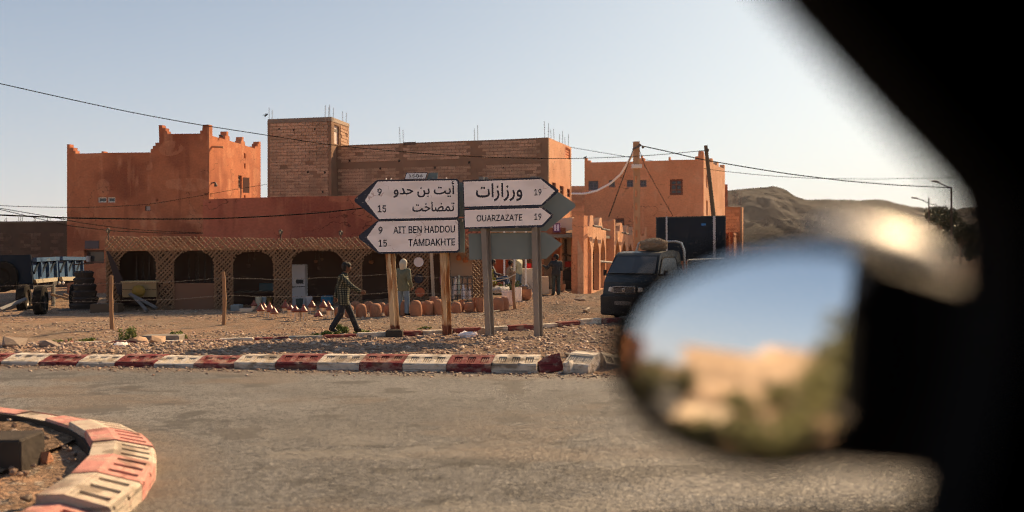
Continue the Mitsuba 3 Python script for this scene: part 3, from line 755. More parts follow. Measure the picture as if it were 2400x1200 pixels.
xs = [248, 322, 455, 593, 745, 898, 1056, 1134]
for i in range(7):
    reg = body.intersection(sbox(AP.px(xs[i], 650)[0], -1, AP.px(xs[i + 1], 650)[0], sep))
    part(arc, 'lattice_panel', [AP.put(canes(reg, 0.14, 0.026, 0.027, 0.95, i)), AP.put(canes(reg, 0.14, 0.026, -0.026, -0.95, 50 + i))], 'cane', 40, kind='stuff')
    reg = body.intersection(sbox(AP.px(xs[i], 570)[0], sep, AP.px(xs[i + 1], 570)[0], 9))
    part(arc, 'lattice_valance', [AP.put(canes(reg, 0.155, 0.019, 0.09, 0.95, 80 + i)), AP.put(canes(reg, 0.155, 0.019, 0.052, -0.95, 90 + i))], 'cane', 40, kind='stuff')
for i, px in enumerate([252, 367.5, 405, 503.5, 543.5, 642.5, 681.5, 807.5, 846.5, 950.5, 1002.5, 1108.5, 1131]):
    a = AP.px(px, 650)[0]; part(arc, 'post', AP.put(bx(a - 0.025, a + 0.025, -0.3, sep + 0.02, -0.09, -0.045)), 'cane')
part(arc, 'roof', ext(Polygon([AP.pt(0, 0, -0.05)[:2], AP.pt(AP.w, 0, -0.05)[:2], xy(1136, 36.3), xy(250, 36)]), sep + 0.02, sep + 0.09), 'wood')
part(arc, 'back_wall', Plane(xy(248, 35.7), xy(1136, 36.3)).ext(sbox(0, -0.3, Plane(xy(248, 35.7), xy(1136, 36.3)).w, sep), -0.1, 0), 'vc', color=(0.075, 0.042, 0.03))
part(arc, 'end_wall', Plane(xy(248, 35.7), xy(248.1, 33.2)).ext(sbox(0, -0.3, 2.5, sep), -0.05, 0), 'wood')
# low infill of the first two bays
f1 = AP.rect(407, 664, 502, 740); part(arc, 'parapet', AP.ext(f1, -0.2, -0.1), 'vc', color=(0.17, 0.085, 0.05), label='brown board parapet in the second bay')
wb = []
for px in (421, 434, 447, 460, 473, 486, 300, 310, 320, 330, 340, 350):
    a = AP.px(px, 620)[0]; wb.append(bx(a - 0.03, a + 0.03, 0.9, 1.95, -0.9 - 0.2 * (px % 3), -0.86 - 0.2 * (px % 3)))
part(arc, 'shutter_slats', AP.put(trimesh.util.concatenate(wb)), 'vc', color=(0.045, 0.03, 0.022), kind='stuff')

# ---------------------------------------------------------------- building of bare blocks with stair tower
def blockwall(pl, par, region, limit, wall, bw=0.56, bh=0.235, th=0.035, skip=()):
    x0, z0, x1, z1 = region.bounds; row = 0; zc = z0; cells = []
    while zc + bh <= z1 + 0.02:
        x = x0 + (-bw / 2 if row % 2 else 0)
        while x < x1:
            q = sbox(max(x, x0) + 0.018, zc + 0.02, min(x + bw, x1) - 0.018, min(zc + bh, z1) - 0.02).intersection(region)
            if q.geom_type == 'Polygon' and q.area > 0.02 and not any(q.intersects(s) for s in skip): cells.append(q.bounds)
            x += bw
        zc += bh; row += 1
    cells.sort(key=lambda c: -c[1])
    rest = []
    for i, c in enumerate(cells):
        m = bx(c[0], c[2], c[1], c[3], 0.001, th + rng.uniform(0, 0.02))
        if rng.random() < 0.04: continue
        if i < limit: part(par, 'block', pl.put(m), 'block')
        else: rest.append(m)
    if rest: part(par, 'blocks', pl.put(trimesh.util.concatenate(rest)), 'block', kind='stuff')


def rebars(par, pts, h=0.9):
    ms = []
    for p in pts:
        for o in (-0.11, 0.11):
            ms.append(tube([p + (o, 0, -0.2), p + (o + rng.uniform(-.05, .05), 0, h * rng.uniform(0.75, 1.15))], 0.018, 5))
    part(par, 'rebar', trimesh.util.concatenate(ms), 'vc', color=(0.16, 0.14, 0.13))


BC = np.array([(1285 - 1200) / FPX * 68, 68.0]); BL = xy(776, 71.8); BRr = xy(1339, 76.5)
bb = thing('block_building', 'long unfinished building of bare concrete blocks with rebar, behind the road signs', 'building')
Bp = Plane(BL, BC)
bt = [(776, 470), (776, 343), (820, 340), (930, 336), (1045, 331.5), (1165, 327.5), (1285, 322), (1285, 470)]
bpoly = Bp.poly([(776, 690)] + bt[1:-1] + [(1285, 690)])
part(bb, 'front_wall', Bp.ext(bpoly, -0.3, 0), 'mortar')
cols = [(776, 790), (936, 945), (1107, 1116), (1271, 1285)]
gaps = [Bp.rect(a, 300, b, 480) for a, b in cols] + [Bp.rect(776, 381, 1285, 389)]
blockwall(Bp, bb, Bp.poly(bt), 300, None, skip=gaps)
for a, b in cols: part(bb, 'column', Bp.ext(Bp.rect(a, 300, b, 480).intersection(bpoly), 0.001, 0.03), 'mortar')
part(bb, 'beam', Bp.ext(Bp.rect(790, 382, 1271, 388.5), 0.001, 0.026), 'mortar')
for px, py in ((783, 362), (936, 377), (1180, 392), (1200, 403), (1255, 387), (1100, 381), (892, 395), (820, 377), (1020, 393)):
    a, z = Bp.px(px, py); part(bb, 'putlog_patch', Bp.put(mv(bx(-0.07, 0.07, -0.09, 0.09, 0, 0.012), (a, z, 0.035))), 'vc', color=(0.025, 0.018, 0.014))  # raised near-black plate, the shade of a putlog hole painted on
Br = Plane(BC, BRr)
vent = Br.rect(1325, 347, 1337, 372)
fl_ = [Br.rect(1294, 428, 1303, 450), Br.rect(1312, 436, 1321, 456), Br.rect(1329, 443, 1336, 462)]
part(bb, 'side_wall', Br.ext(Br.poly([(1285, 690), (1285, 322), (1339, 345), (1339, 690)]).difference(unary_union([vent] + fl_)), -0.3, 0), 'plaster_peach')
vb = ring(vent, 0.12); x0, z0, x1, z1 = vent.bounds
part(bb, 'vent_screen', Br.ext(unary_union([vb] + [sbox(x0, z0 + (z1 - z0) * q - .06, x1, z0 + (z1 - z0) * q + .06) for q in (.25, .5, .75)]), -0.25, -0.1), 'plaster_tan')
for q in fl_:
    k = window(Br, bb, q, 0.15, 0.1, fcol=(0.1, 0.05, 0.035), bars=(('v', .5), ('h', .5)))
part(bb, 'back_wall', Plane(BRr, BRr + (BL - BC)).ext(sbox(0, -0.5, 15, 9), -0.3, 0), 'mortar')
part(bb, 'roof', ext(Polygon([BL, BC, BRr, BRr + (BL - BC)]).buffer(-0.32), 8.3, 8.5), 'concrete')
part(bb, 'parapet_block', Bp.ext(Bp.rect(946, 333, 975, 340), 0.031, 0.05), 'block_dark')
rebars(bb, [Bp.pt(*Bp.px(px, py), -0.15) for px, py in ((940, 336), (1115, 329.5), (1280, 323))], 1.05); rebars(bb, [Br.pt(*Br.px(px, py), -0.15) for px, py in ((1300, 329), (1319, 337), (1333, 343))], 0.95)

tw = thing('stair_tower', 'square tower of bare concrete blocks topped with a dark beam and rebar', 'building')
TL, TC, TR = xy(627, 71.2), xy(776.5, 70.2), xy(818, 74.4)
Tp = Plane(TL, TC); Tr = Plane(TC, TR)
tpoly = Tp.poly([(627, 690), (627, 288), (776.5, 283), (776.5, 690)])
part(tw, 'front_wall', Tp.ext(tpoly, -0.3, 0), 'mortar')
blockwall(Tp, tw, Tp.poly([(633, 462), (633, 288.5), (770, 285), (770, 462)]), 300, None)
part(tw, 'ring_beam', Tp.ext(Tp.poly([(627, 289), (628.5, 279.5), (776.5, 274), (776.5, 284)]), -0.35, 0.05), 'vc', color=(0.2, 0.155, 0.12))
dr_ = Tr.rect(783, 294, 795, 338)
part(tw, 'side_wall', Tr.ext(Tr.poly([(776.5, 690), (776.5, 284), (818, 297), (818, 690)]).difference(dr_), -0.25, 0), 'mortar')
part(tw, 'ring_beam', Tr.ext(Tr.poly([(776.5, 284), (776.5, 274), (818, 290), (818, 297.5)]), -0.3, 0.03), 'vc', color=(0.3, 0.22, 0.16))
part(tw, 'door', Tr.ext(dr_.buffer(0.02), -0.2, -0.13), 'vc', color=(0.56, 0.44, 0.38), label='pale door in the tower side')
blockwall(Tr, tw, Tr.poly([(797, 345), (797, 294), (816, 300), (816, 345)]), 300, None)
part(tw, 'roof', ext(Polygon([TL, TC, TR, TL + (TR - TC)]).buffer(-0.1), 10.6, 10.8), 'concrete')
part(tw, 'back_wall', Plane(TR, TL + (TR - TC)).ext(sbox(0, -.5, 4.6, 10.8), -0.3, 0), 'mortar')
for px, py in ((655, 303), (689, 305), (738, 303), (647, 380), (722, 403), (762, 404), (670, 345), (655, 452), (757, 450)):
    a, z = Tp.px(px, py); part(tw, 'putlog_patch', Tp.put(mv(bx(-0.06, 0.06, -0.09, 0.09, 0, 0.012), (a, z, 0.035))), 'vc', color=(0.025, 0.018, 0.014))  # dark plates on the tower face, painted as shaded putlog holes
rebars(tw, [Tp.pt(*Tp.px(px, py), -0.15) for px, py in ((632, 280), (775, 275))], 0.85); rebars(tw, [Tr.pt(*Tr.px(812, 289), -0.15), Tr.pt(*Tr.px(672, 279), 2.6)], 0.8)
back = solo('unfinished_building', 'low brown block wall seen between the tall block building and the tan house', 'building', Plane(xy(1334, 86), xy(1372, 86)).ext(Plane(xy(1334, 86), xy(1372, 86)).poly([(1334, 700), (1334, 436), (1372, 436), (1372, 700)]), -0.4, 0), 'block')

# ---------------------------------------------------------------- tan house, right
HA, HB, HC = xy(1370, 67), xy(1649, 65), xy(1699, 80)
th = thing('tan_house', 'tan plastered house with stepped parapets and small dark windows, right of the road signs', 'house')
Hp = Plane(HA, HB); Hr = Plane(HB, HC)
wins = [Hp.rect(1379, 424, 1402, 446), Hp.rect(1427, 422, 1441, 438), Hp.rect(1469, 422, 1484, 438), Hp.rect(1500, 422, 1515, 438), Hp.rect(1570, 420, 1600, 457), Hp.rect(1396, 514, 1410, 530), Hp.rect(1441, 512, 1463, 536)]
hp = Hp.poly([(1370, 700), (1370, 370), (1376, 371), (1376, 376), (1384, 376), (1384, 380.5), (1484, 378.5), (1497, 378), (1497, 372), (1502, 371), (1502, 364), (1506, 364), (1506, 370), (1511, 371), (1511, 377.5), (1567, 376), (1567, 368), (1571, 368), (1571, 374), (1576, 375), (1629, 374), (1629, 367), (1636, 366), (1636, 360), (1642, 360), (1642, 354), (1649, 354), (1649, 700)])
part(th, 'front_wall', Hp.ext(hp.difference(unary_union(wins)), -0.35, 0), 'plaster_tan')
for i, q in enumerate(wins):
    big = i in (0, 4, 6)
    window(Hp, th, q, 0.14, 0.13 if i == 4 else 0.09, fcol=(0.17, 0.065, 0.04) if i in (4, 6) else (0.13, 0.12, 0.14), bars=(('v', .5), ('h', .33), ('h', .66)) if big else (('v', .5), ('h', .5)), label='brown framed window of the upper floor' if i == 4 else None)
hr = Hr.poly([(1649, 700), (1649, 354), (1651, 362), (1653, 372), (1656, 377), (1668, 381), (1668, 371), (1671, 372), (1672, 384), (1680, 388), (1681, 380), (1684, 381), (1685, 391), (1697, 395), (1697, 386), (1699, 387), (1699, 700)])
hw = [Hr.rect(1655, 410, 1658, 440), Hr.rect(1655, 470, 1659, 505)]
part(th, 'side_wall', Hr.ext(hr.difference(unary_union(hw)), -0.35, 0), 'plaster_peach')
for q in hw: window(Hr, th, q, 0.2, 0.12, fcol=(0.2, 0.09, 0.05))
part(th, 'roof', ext(Polygon([HA, HB, HC, HC + (HA - HB)]).buffer(-0.3), 7.1, 7.3), 'concrete')
part(th, 'back_wall', Plane(HC, HC + (HA - HB)).ext(sbox(0.5, -.5, 7.5, 7.6), -0.3, 0), 'plaster_tan')
part(th, 'back_wall', Plane(HC + (HA - HB), HA).ext(sbox(0.5, -.5, 15, 7.6), -0.3, 0), 'plaster_tan')
g = Hp.px(1463, 560); part(th, 'ledge', Hp.put(mv(bx(-.5, .5, -0.05, 0.05, 0, 0.15), (*Hp.px(1452, 543), 0.0))), 'plaster_tan')
# the wing with a balcony beyond
wg = thing('balcony_house', 'orange house with a balcony parapet just beyond the tan house', 'house')
WA, WB = xy(1683, 92), xy(1699, 91); WC = xy(1746, 104)
Wp, Wr = Plane(WA, WB), Plane(WB, WC)
part(wg, 'front_wall', Wp.ext(Wp.poly([(1683, 640), (1683, 436), (1699, 432), (1699, 640)]), -0.3, 0), 'plaster_orange')
part(wg, 'side_wall', Wr.ext(Wr.poly([(1699, 640), (1699, 434), (1697.5, 434), (1699, 448), (1699, 640)]).union(Wr.poly([(1699, 640), (1699, 449), (1700, 449), (1700, 640)])), -0.3, 0), 'plaster_peach')
X1 = Plane(xy(1672, 90), xy(1684, 89.5)); X2 = Plane(xy(1684, 89.5), xy(1699, 97))
part(wg, 'balcony', [X1.ext(X1.poly([(1672, 640), (1672, 447), (1684, 441), (1684, 640)]), -.3, 0), X2.ext(X2.poly([(1684, 640), (1684, 441), (1699, 454), (1699, 640)]), -.3, 0)], 'plaster_peach')
part(wg, 'cornice', X2.ext(X2.poly([(1684, 452), (1684, 447), (1699, 459), (1699, 464)]), 0.001, 0.1), 'plaster_orange')
bh2 = thing('block_house', 'small brown block house with an orange balcony, right of the dark panel', 'house')
Y1 = Plane(xy(1699, 84), xy(1735, 83)); Y2 = Plane(xy(1735, 83), xy(1743, 90))
part(bh2, 'front_wall', Y1.ext(Y1.poly([(1690, 660), (1690, 485), (1735, 485), (1735, 660)]), -.3, 0), 'mortar')
part(bh2, 'side_wall', Y2.ext(Y2.poly([(1735, 660), (1735, 485), (1742, 486), (1742, 660)]), -.3, 0), 'plaster_peach')
blockwall(Y1, bh2, Y1.poly([(1701, 545), (1701, 487), (1733, 487), (1733, 545)]), 300, None, bw=0.6, bh=0.28)
Z1 = Plane(xy(1699, 80), xy(1716, 79.5)); Z2 = Plane(xy(1716, 79.5), xy(1742, 88))
part(bh2, 'balcony', Z1.ext(Z1.poly([(1694, 660), (1694, 546), (1716, 544), (1716, 660)]).difference(unary_union([Z1.rect(1703, 549, 1706, 562), Z1.rect(1708, 549, 1711, 562)])), -.25, 0), 'plaster_orange')
part(bh2, 'balcony', Z2.ext(Z2.poly([(1716, 660), (1716, 544), (1742, 552), (1742, 660)]).difference(unary_union([Z2.rect(1720 + 5 * i, 551 + i, 1723 + 5 * i, 557 + i) for i in range(4)])), -.25, 0), 'plaster_peach', label='sunlit balcony side with small openings')
rebars(bh2, [Y1.pt(*Y1.px(px, 486), -.1) for px in (1703, 1712, 1722, 1732)], 1.3)
solo('street_building', 'low terracotta shed far down the street below the hills', 'building', bx(33, 39, 130, 136, -1, 1.3), 'plaster_orange')
solo('street_wall', 'long dark boundary wall at the foot of the hills', 'wall', bx(30, 120, 150, 150.4, -1, 0.9), 'mortar')

# ---------------------------------------------------------------- arcaded shop row along the side street
sr = thing('arcaded_shops', 'sunlit ochre shop row with pointed arches and merlons behind the parked pickup', 'building')
S0, S1, S2, S3 = xy(1368, 44.2), xy(1420.5, 52), xy(1440, 55), xy(1497, 69)
G1 = Plane(S0, S1); G2 = Plane(S2, S3)


def parch(pl, x0, x1, ytop, ybot, ysp):
    pts = [(x0, ybot), (x0, ysp)]; xm = (x0 + x1) / 2
    for t in (0.3, 0.6, 0.85, 1): pts.append((x0 + (xm - x0) * t ** 1.7, ysp + (ytop - ysp) * t))
    for t in (0.85, 0.6, 0.3, 0): pts.append((x1 - (x1 - xm) * t ** 1.7, ysp + (ytop - ysp) * t))
    pts.append((x1, ybot)); return pl.poly(pts)


top1 = [(1368, 700), (1368, 507), (1371, 507), (1371, 528), (1381, 531), (1382, 520), (1383, 505), (1390, 505), (1391, 520), (1392, 532), (1402, 534), (1404, 520), (1406, 510), (1410, 510), (1411, 522), (1413, 535), (1420.5, 537), (1420.5, 690)]
ar1 = [parch(G1, 1370.3, 1386, 552, 690, 592), parch(G1, 1389.5, 1404.5, 552, 680, 594), parch(G1, 1407.5, 1418.8, 556, 675, 594)]
part(sr, 'street_wall', G1.ext(G1.poly(top1).difference(unary_union(ar1)), -0.28, 0), 'plaster_peach')
top2 = [(1440, 690), (1440, 514), (1442, 514), (1443, 540), (1452, 543), (1453, 530), (1455, 522), (1458, 523), (1459, 533), (1460.5, 545), (1467, 547), (1468, 536), (1470, 528), (1472, 529), (1473, 540), (1474, 549), (1481, 551), (1482, 538), (1484, 532), (1486, 552), (1497, 556), (1497, 690)]
ar2 = [parch(G2, 1441.5, 1453.5, 560, 665, 600), parch(G2, 1457, 1469, 564, 660, 602), parch(G2, 1472.5, 1483, 570, 655, 604)]
part(sr, 'street_wall', G2.ext(G2.poly(top2).difference(unary_union(ar2)), -0.28, 0), 'plaster_peach')
Q1 = Plane(xy(1341, 44.4), S0); part(sr, 'pier', Q1.ext(Q1.poly([(1341, 700), (1341, 512), (1347, 510), (1347, 505), (1368, 505), (1368, 700)]), -0.6, -0.002), 'plaster_tan')
Q2 = Plane(xy(1420.5, 54.9), S2); part(sr, 'pier', Q2.ext(Q2.poly([(1420.5, 690), (1420.5, 519), (1437, 516), (1440, 514), (1440, 690)]), -0.6, -0.002), 'plaster_tan')
Q3 = Plane(S0 + (-3.2, 1.0), S1 + (-3.0, 0.6)); part(sr, 'inner_wall', Q3.ext(sbox(0, -.5, Q3.w + 3, 3.2), -0.2, 0), 'mortar')
Q4 = Plane(S2 + (-3.0, .6), S3 + (-3.0, .6)); part(sr, 'inner_wall', Q4.ext(sbox(0, -.5, Q4.w + 3, 3.2), -0.2, 0), 'mortar')
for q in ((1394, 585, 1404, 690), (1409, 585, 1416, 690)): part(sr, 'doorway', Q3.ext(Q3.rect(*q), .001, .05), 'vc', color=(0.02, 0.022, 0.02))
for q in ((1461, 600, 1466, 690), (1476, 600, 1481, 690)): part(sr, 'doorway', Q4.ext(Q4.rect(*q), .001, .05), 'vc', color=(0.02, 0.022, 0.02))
part(sr, 'roof', ext(Polygon([S0 + (-.2, .4), S1 + (-.2, 0), S2 + (-.2, 0), S3 + (-.2, 0), S3 + (-3.2, 0), S0 + (-3.4, 1)]), 2.5, 2.65), 'concrete')
for (pl, x0, x1, y0, y1) in ((G1, 1373, 1393, 529.5, 532.5), (G1, 1394, 1413, 536.5, 540), (G2, 1444, 1460, 545.5, 548.5)):
    part(sr, 'awning_rail', pl.put(tube([(*pl.px(x0, y0), 0.35), (*pl.px(x1, y1), 0.35)], 0.05)), 'vc', color=(0.1, 0.08, 0.07))
part(sr, 'corner_merlons', Plane(xy(1497, 62), xy(1516, 62)).ext(Plane(xy(1497, 62), xy(1516, 62)).poly([(1497, 700), (1497, 533), (1499, 533), (1502, 553), (1510, 553), (1512, 533), (1516, 533), (1516, 700)]), -.4, 0), 'plaster_peach')
part(sr, 'shop_rail', tube([at(1391, 612, 50), at(1433, 615, 52)], 0.07), 'vc', color=(0.3, 0.26, 0.22))

# ---------------------------------------------------------------- shop fronts between arcade and shop row
sh = thing('corner_shop', 'shop front with an open doorway and orange lintel, left of the arcaded shops', 'shop')
SP = Plane(xy(1136, 49.6), xy(1341, 47.6))
door = SP.rect(1313, 553, 1338.5, 700); door2 = SP.rect(1270, 566, 1296, 700)
part(sh, 'wall', SP.ext(SP.poly([(1136, 710), (1136, 560), (1290, 556), (1290, 548), (1341, 545), (1341, 705)]).difference(unary_union([door, door2])), -0.3, 0), 'plaster_peach')
part(sh, 'upper_wall', SP.ext(SP.poly([(1285, 556), (1285, 515), (1341, 509), (1341, 539), (1290, 548), (1290, 556)]), -0.28, -0.01), 'vc', color=(0.62, 0.45, 0.33))
part(sh, 'jamb', SP.ext(SP.rect(1296, 556, 1313, 700), 0.001, 0.12), 'plaster_orange')
part(sh, 'lintel', SP.put(mv(bx(-0.6, 0.55, -0.18, 0.14, 0, 0.6), (*SP.px(1301, 541), 0))), 'plaster_orange', label='orange lintel box over the doorway')
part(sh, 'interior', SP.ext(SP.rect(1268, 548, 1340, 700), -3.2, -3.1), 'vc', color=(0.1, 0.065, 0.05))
part(sh, 'roller_shutter', SP.ext(SP.rect(1314, 556, 1338, 612), -0.9, -0.85), 'vc', color=(0.42, 0.33, 0.24))
part(sh, 'shelf', SP.put(mv(bx(-0.3, 0.33, -0.55, -0.05, -1.0, -0.4), SP.px(1326, 632) + (0,))), 'vc', color=(0.03, 0.03, 0.035))
part(sh, 'shutter_rail', SP.put(tube([(*SP.px(1313, 596), -0.3), (*SP.px(1339, 601), -0.3)], 0.05)), 'vc', color=(0.07, 0.05, 0.04))
part(sh, 'roof', ext(Polygon([SP.pt(0, 0)[:2], SP.pt(SP.w, 0)[:2], SP.pt(SP.w, 0, -4)[:2], SP.pt(0, 0, -4)[:2]]), 2.62, 2.75), 'concrete')
sg = thing('shop_sign', 'small purple shop sign with two white panels, hanging beside the doorway', 'sign')
a, z = SP.px(1317, 534)
part(sg, 'board', SP.put(mv(bx(-0.17, 0.17, -0.22, 0.22, 0.62, 0.68), (a, z, 0))), 'vc', color=(0.2, 0.07, 0.16))
for o in (-0.075, 0.075): part(sg, 'panel', SP.put(mv(rbox(-0.055, 0.055, -0.15, 0.15, 0.681, 0.69, .004), (a + o, z, 0))), 'vc', color=(0.75, 0.62, 0.68))
a, z = SP.px(1324, 621); solo('red_crate', 'red crate on the dark shelf in the shop doorway', 'crate', SP.put(mv(rbox(-0.22, 0.2, 0, 0.28, -0.85, -0.5, .02), (a, z - .12, 0))), 'vc', color=(0.36, 0.05, 0.045))
a, z = SP.px(1303, 610); solo('price_board', 'dark red board on the orange jamb above the standing person', 'board', SP.put(mv(bx(-0.17, 0.17, -0.15, 0.15, 0.13, 0.16), (a, z, 0))), 'vc', color=(0.16, 0.04, 0.035))
p = gnd(1318, 686); solo('flower_pot', 'tan flower pot beside the shop doorway', 'flower pot', mv(lathe([(0, 0), (.12, 0), (.17, .42), (.14, .42), (.12, .36), (0, .36)]), (p[0], p[1], p[2])), 'vc', True, color=(0.4, 0.22, 0.12))
p = gnd(1276, 690); solo('plaster_column', 'short cream square column beside the right sign post', 'column', mv(rbox(-.16, .16, -.16, .16, 0, .66, .02), p), 'vc', color=(0.52, 0.37, 0.24))
p = gnd(1258, 694); 
# stall frames
stall = thing('market_stall', 'pottery stall frame of white poles with a cream counter, seen below the grey sign', 'market stall')
for px in (1182, 1206, 1232.5):
    q = at(px, 690, 41); part(stall, 'pole', tube([(q[0], 41, 0), (q[0] + .02, 41, 2.75)], 0.045), 'vc', color=(0.74, 0.68, 0.6))
part(stall, 'rail', tube([at(1178, 607, 41), at(1240, 606, 41)], 0.03), 'vc', color=(0.6, 0.55, 0.48))
q = at(1236, 700, 42); part(stall, 'counter', rbox(q[0] - 0.35, q[0] + 0.35, 41.8, 42.4, 0, 1.15, .02), 'vc', color=(0.52, 0.44, 0.36), label='cream painted counter')
part(stall, 'brace', tube([at(1226, 650, 41.5), at(1250, 680, 41.5)], 0.025), 'vc', color=(0.35, 0.27, 0.2))
part(stall, 'canopy', ext(Polygon([at(1150, 600, 41)[:2], at(1245, 600, 41)[:2], at(1245, 600, 44)[:2], at(1150, 600, 44)[:2]]), 2.72, 2.76), 'vc', color=(0.35, 0.3, 0.25))
q = at(1240, 624, 43); solo('red_board', 'small bright red board hanging at the back of the stall', 'board', bx(q[0] - .13, q[0] + .1, 43, 43.05, q[2] - .13, q[2] + .13), 'vc', color=(0.55, 0.012, 0.015))
q = at(1165, 640, 46); solo('orange_panel', 'orange panel behind the person sitting at the stall', 'panel', bx(q[0] - .15, q[0] + .55, 46, 46.1, 0.1, 2.5), 'vc', color=(0.5, 0.17, 0.08))
r_ = np.random.default_rng(12)
fl = [spheroid(at(1241 + r_.uniform(-8, 6), 644 + r_.uniform(-11, 10), 42.2), r_.uniform(.05, .1), 1) for _ in range(24)]
solo('dried_flowers', 'hanging bunch of orange dried gourds by the cream counter', 'gourds', fl, 'vc', color=(0.42, 0.17, 0.06))
q = at(1228, 683, 38.5)
solo('folded_cloth', 'blue checked cloth laid over a low stool near the terracotta bowl', 'cloth', rbox(q[0] - .2, q[0] + .2, 38.4, 38.8, q[2] - .2, q[2] + .24, .05), 'blue_check')
q = gnd(1228, 698); solo('stool', 'low stool under the blue checked cloth', 'stool', mv(rbox(-.18, .18, -.12, .22, -.1, .2, .03), (q[0], 38.5, q[2])), 'wood')

# ---------------------------------------------------------------- poles, wires, street lamps
up = thing('utility_pole', 'tan concrete utility pole with slots and small white box before the tan house', 'utility pole')
q = at(1490.5, 332, 58); px_ = q[0]; zt = q[2]
m = m3.Manifold.cube((0.36, 0.3, zt + 0.6), True).translate((0, 0, (zt + .6) / 2 - .6))
vtx = m3.Manifold.batch_boolean([m3.Manifold.cube((0.12, 1, 0.42), True).translate((-0.05, 0, z)) for z in np.arange(1.2, zt - 2.2, 0.8)], m3.OpType.Add)
part(up, 'pole', mv(shape and trimesh.Trimesh(*(lambda w: (w.vert_properties[:, :3], w.tri_verts))((m - vtx).to_mesh()), process=False), (px_ + 0.02, 58, 0)), 'pole_concrete')
part(up, 'junction_box', rbox(px_ - .3, px_ + .3, 57.6, 57.84, at(0, 399, 58)[2] - .02 if False else at(1490, 395, 58)[2], at(1490, 386, 58)[2], .02), 'vc', color=(0.72, 0.66, 0.58))
part(up, 'bracket', tube([at(1483, 350, 57.8), at(1499, 342, 57.8)], 0.06), 'vc', color=(0.12, 0.1, 0.09))
for k_, (px, py) in enumerate(((1500, 340), (1507, 345))): part(up, 'insulator', spheroid(at(px, py, 57.8), .08, 1), 'vc', color=(0.1, 0.09, 0.08))
lp = thing('utility_pole', 'dark leaning wooden utility pole behind the dark panel', 'utility pole')
q0, q1 = at(1654, 341, 55), at(1674, 520, 55); dv = (q1 - q0); q2 = q0 + dv * (q0[2] + .3) / (q0[2] - q1[2])
part(lp, 'pole', tube([q0, q1, q2], [0.1, 0.125, 0.15], 10), 'vc', color=(0.11, 0.08, 0.05)); part(lp, 'insulator', spheroid(at(1658, 352, 54.9), .1, 1), 'vc', color=(0.05, 0.045, 0.04))


def wire(name, label, pts, d0, d1, r, col, cat='cable', n=None):
    pts = np.array(pts, float); u = np.concatenate([[0], np.cumsum(np.hypot(*np.diff(pts, axis=0).T))]); u /= u[-1]
    t = np.linspace(0, 1, 60); x = np.interp(t, u, pts[:, 0]); y = np.interp(t, u, pts[:, 1])
    for _ in range(3): y[1:-1] = (y[:-2] + 2 * y[1:-1] + y[2:]) / 4
    P = [at(a, b, d0 + (d1 - d0) * s) for a, b, s in zip(x, y, t)]
    return solo(name, label, cat, tube(P, r, 5), 'wire_black' if max(col) < .1 else 'vc', True, color=col)


BK = (0.025, 0.022, 0.02)
wire('overhead_cable', 'long thin black cable crossing the sky from the left edge to the leaning pole', [(-80, 178), (0, 196), (160, 232), (300, 262), (450, 290), (600, 313), (780, 341), (1000, 361), (1150, 369), (1290, 372), (1400, 370.5), (1490, 366.5), (1570, 361), (1656, 352)], 34, 55, 0.017, BK)
wire('overhead_cable', 'thin grey wire rising across the ochre building towards the stair tower', [(-60, 479), (0, 482), (80, 485), (160, 486), (250, 485), (350, 479), (450, 462), (540, 446), (625, 432)], 34, 54, 0.012, (0.05, 0.045, 0.04))
wire('overhead_cable', 'thick twisted black cable passing in front of the ochre building and behind the signs', [(-80, 500), (0, 504), (160, 511), (300, 513), (420, 513.5), (520, 512), (640, 506.5), (760, 498), (850, 488), (1000, 468)], 30, 42.4, 0.024, BK)
wire('overhead_cable', 'thin wire slanting down from the left edge to the red shop wall, upper one', [(-60, 482), (0, 488), (100, 505), (200, 524), (300, 537), (400, 543), (475, 546)], 30, 42.4, 0.012, BK)
wire('overhead_cable', 'thin wire slanting down from the left edge to the red shop wall, lower one', [(-60, 478), (0, 491), (80, 510), (160, 529), (260, 541), (370, 546), (475, 547)], 30, 42.4, 0.012, BK)
wire('overhead_cable', 'thick black cable falling from the concrete pole to the right over the hills', [(1500, 341), (1560, 354), (1640, 373), (1750, 392), (1850, 408), (1980, 424), (2100, 434), (2232, 440)], 57.8, 62, 0.03, BK)
wire('overhead_cable', 'thin wire sagging from the block building past the pole to the right', [(1337, 345), (1400, 356), (1490, 371), (1600, 388), (1690, 401), (1800, 412), (1900, 418), (2050, 420), (2240, 416)], 68, 60, 0.017, (0.06, 0.05, 0.045))
wire('guy_wire', 'left guy wire slanting from the concrete pole down past the house windows', [(1484, 350), (1468, 395), (1448, 450), (1427, 508)], 57.8, 50, 0.022, (0.03, 0.022, 0.018))
wire('guy_wire', 'right guy wire slanting from the concrete pole towards the dark panel', [(1498, 350), (1512, 390), (1545, 450), (1577, 506)], 57.8, 52, 0.016, (0.03, 0.022, 0.018))
wire('white_cable', 'thick pale twisted cable drooping from the concrete pole to the signs', [(1340, 454), (1370, 454.5), (1400, 447), (1430, 431), (1455, 408), (1475, 375), (1492, 345)], 62, 57.9, 0.07, (0.85, 0.8, 0.75))
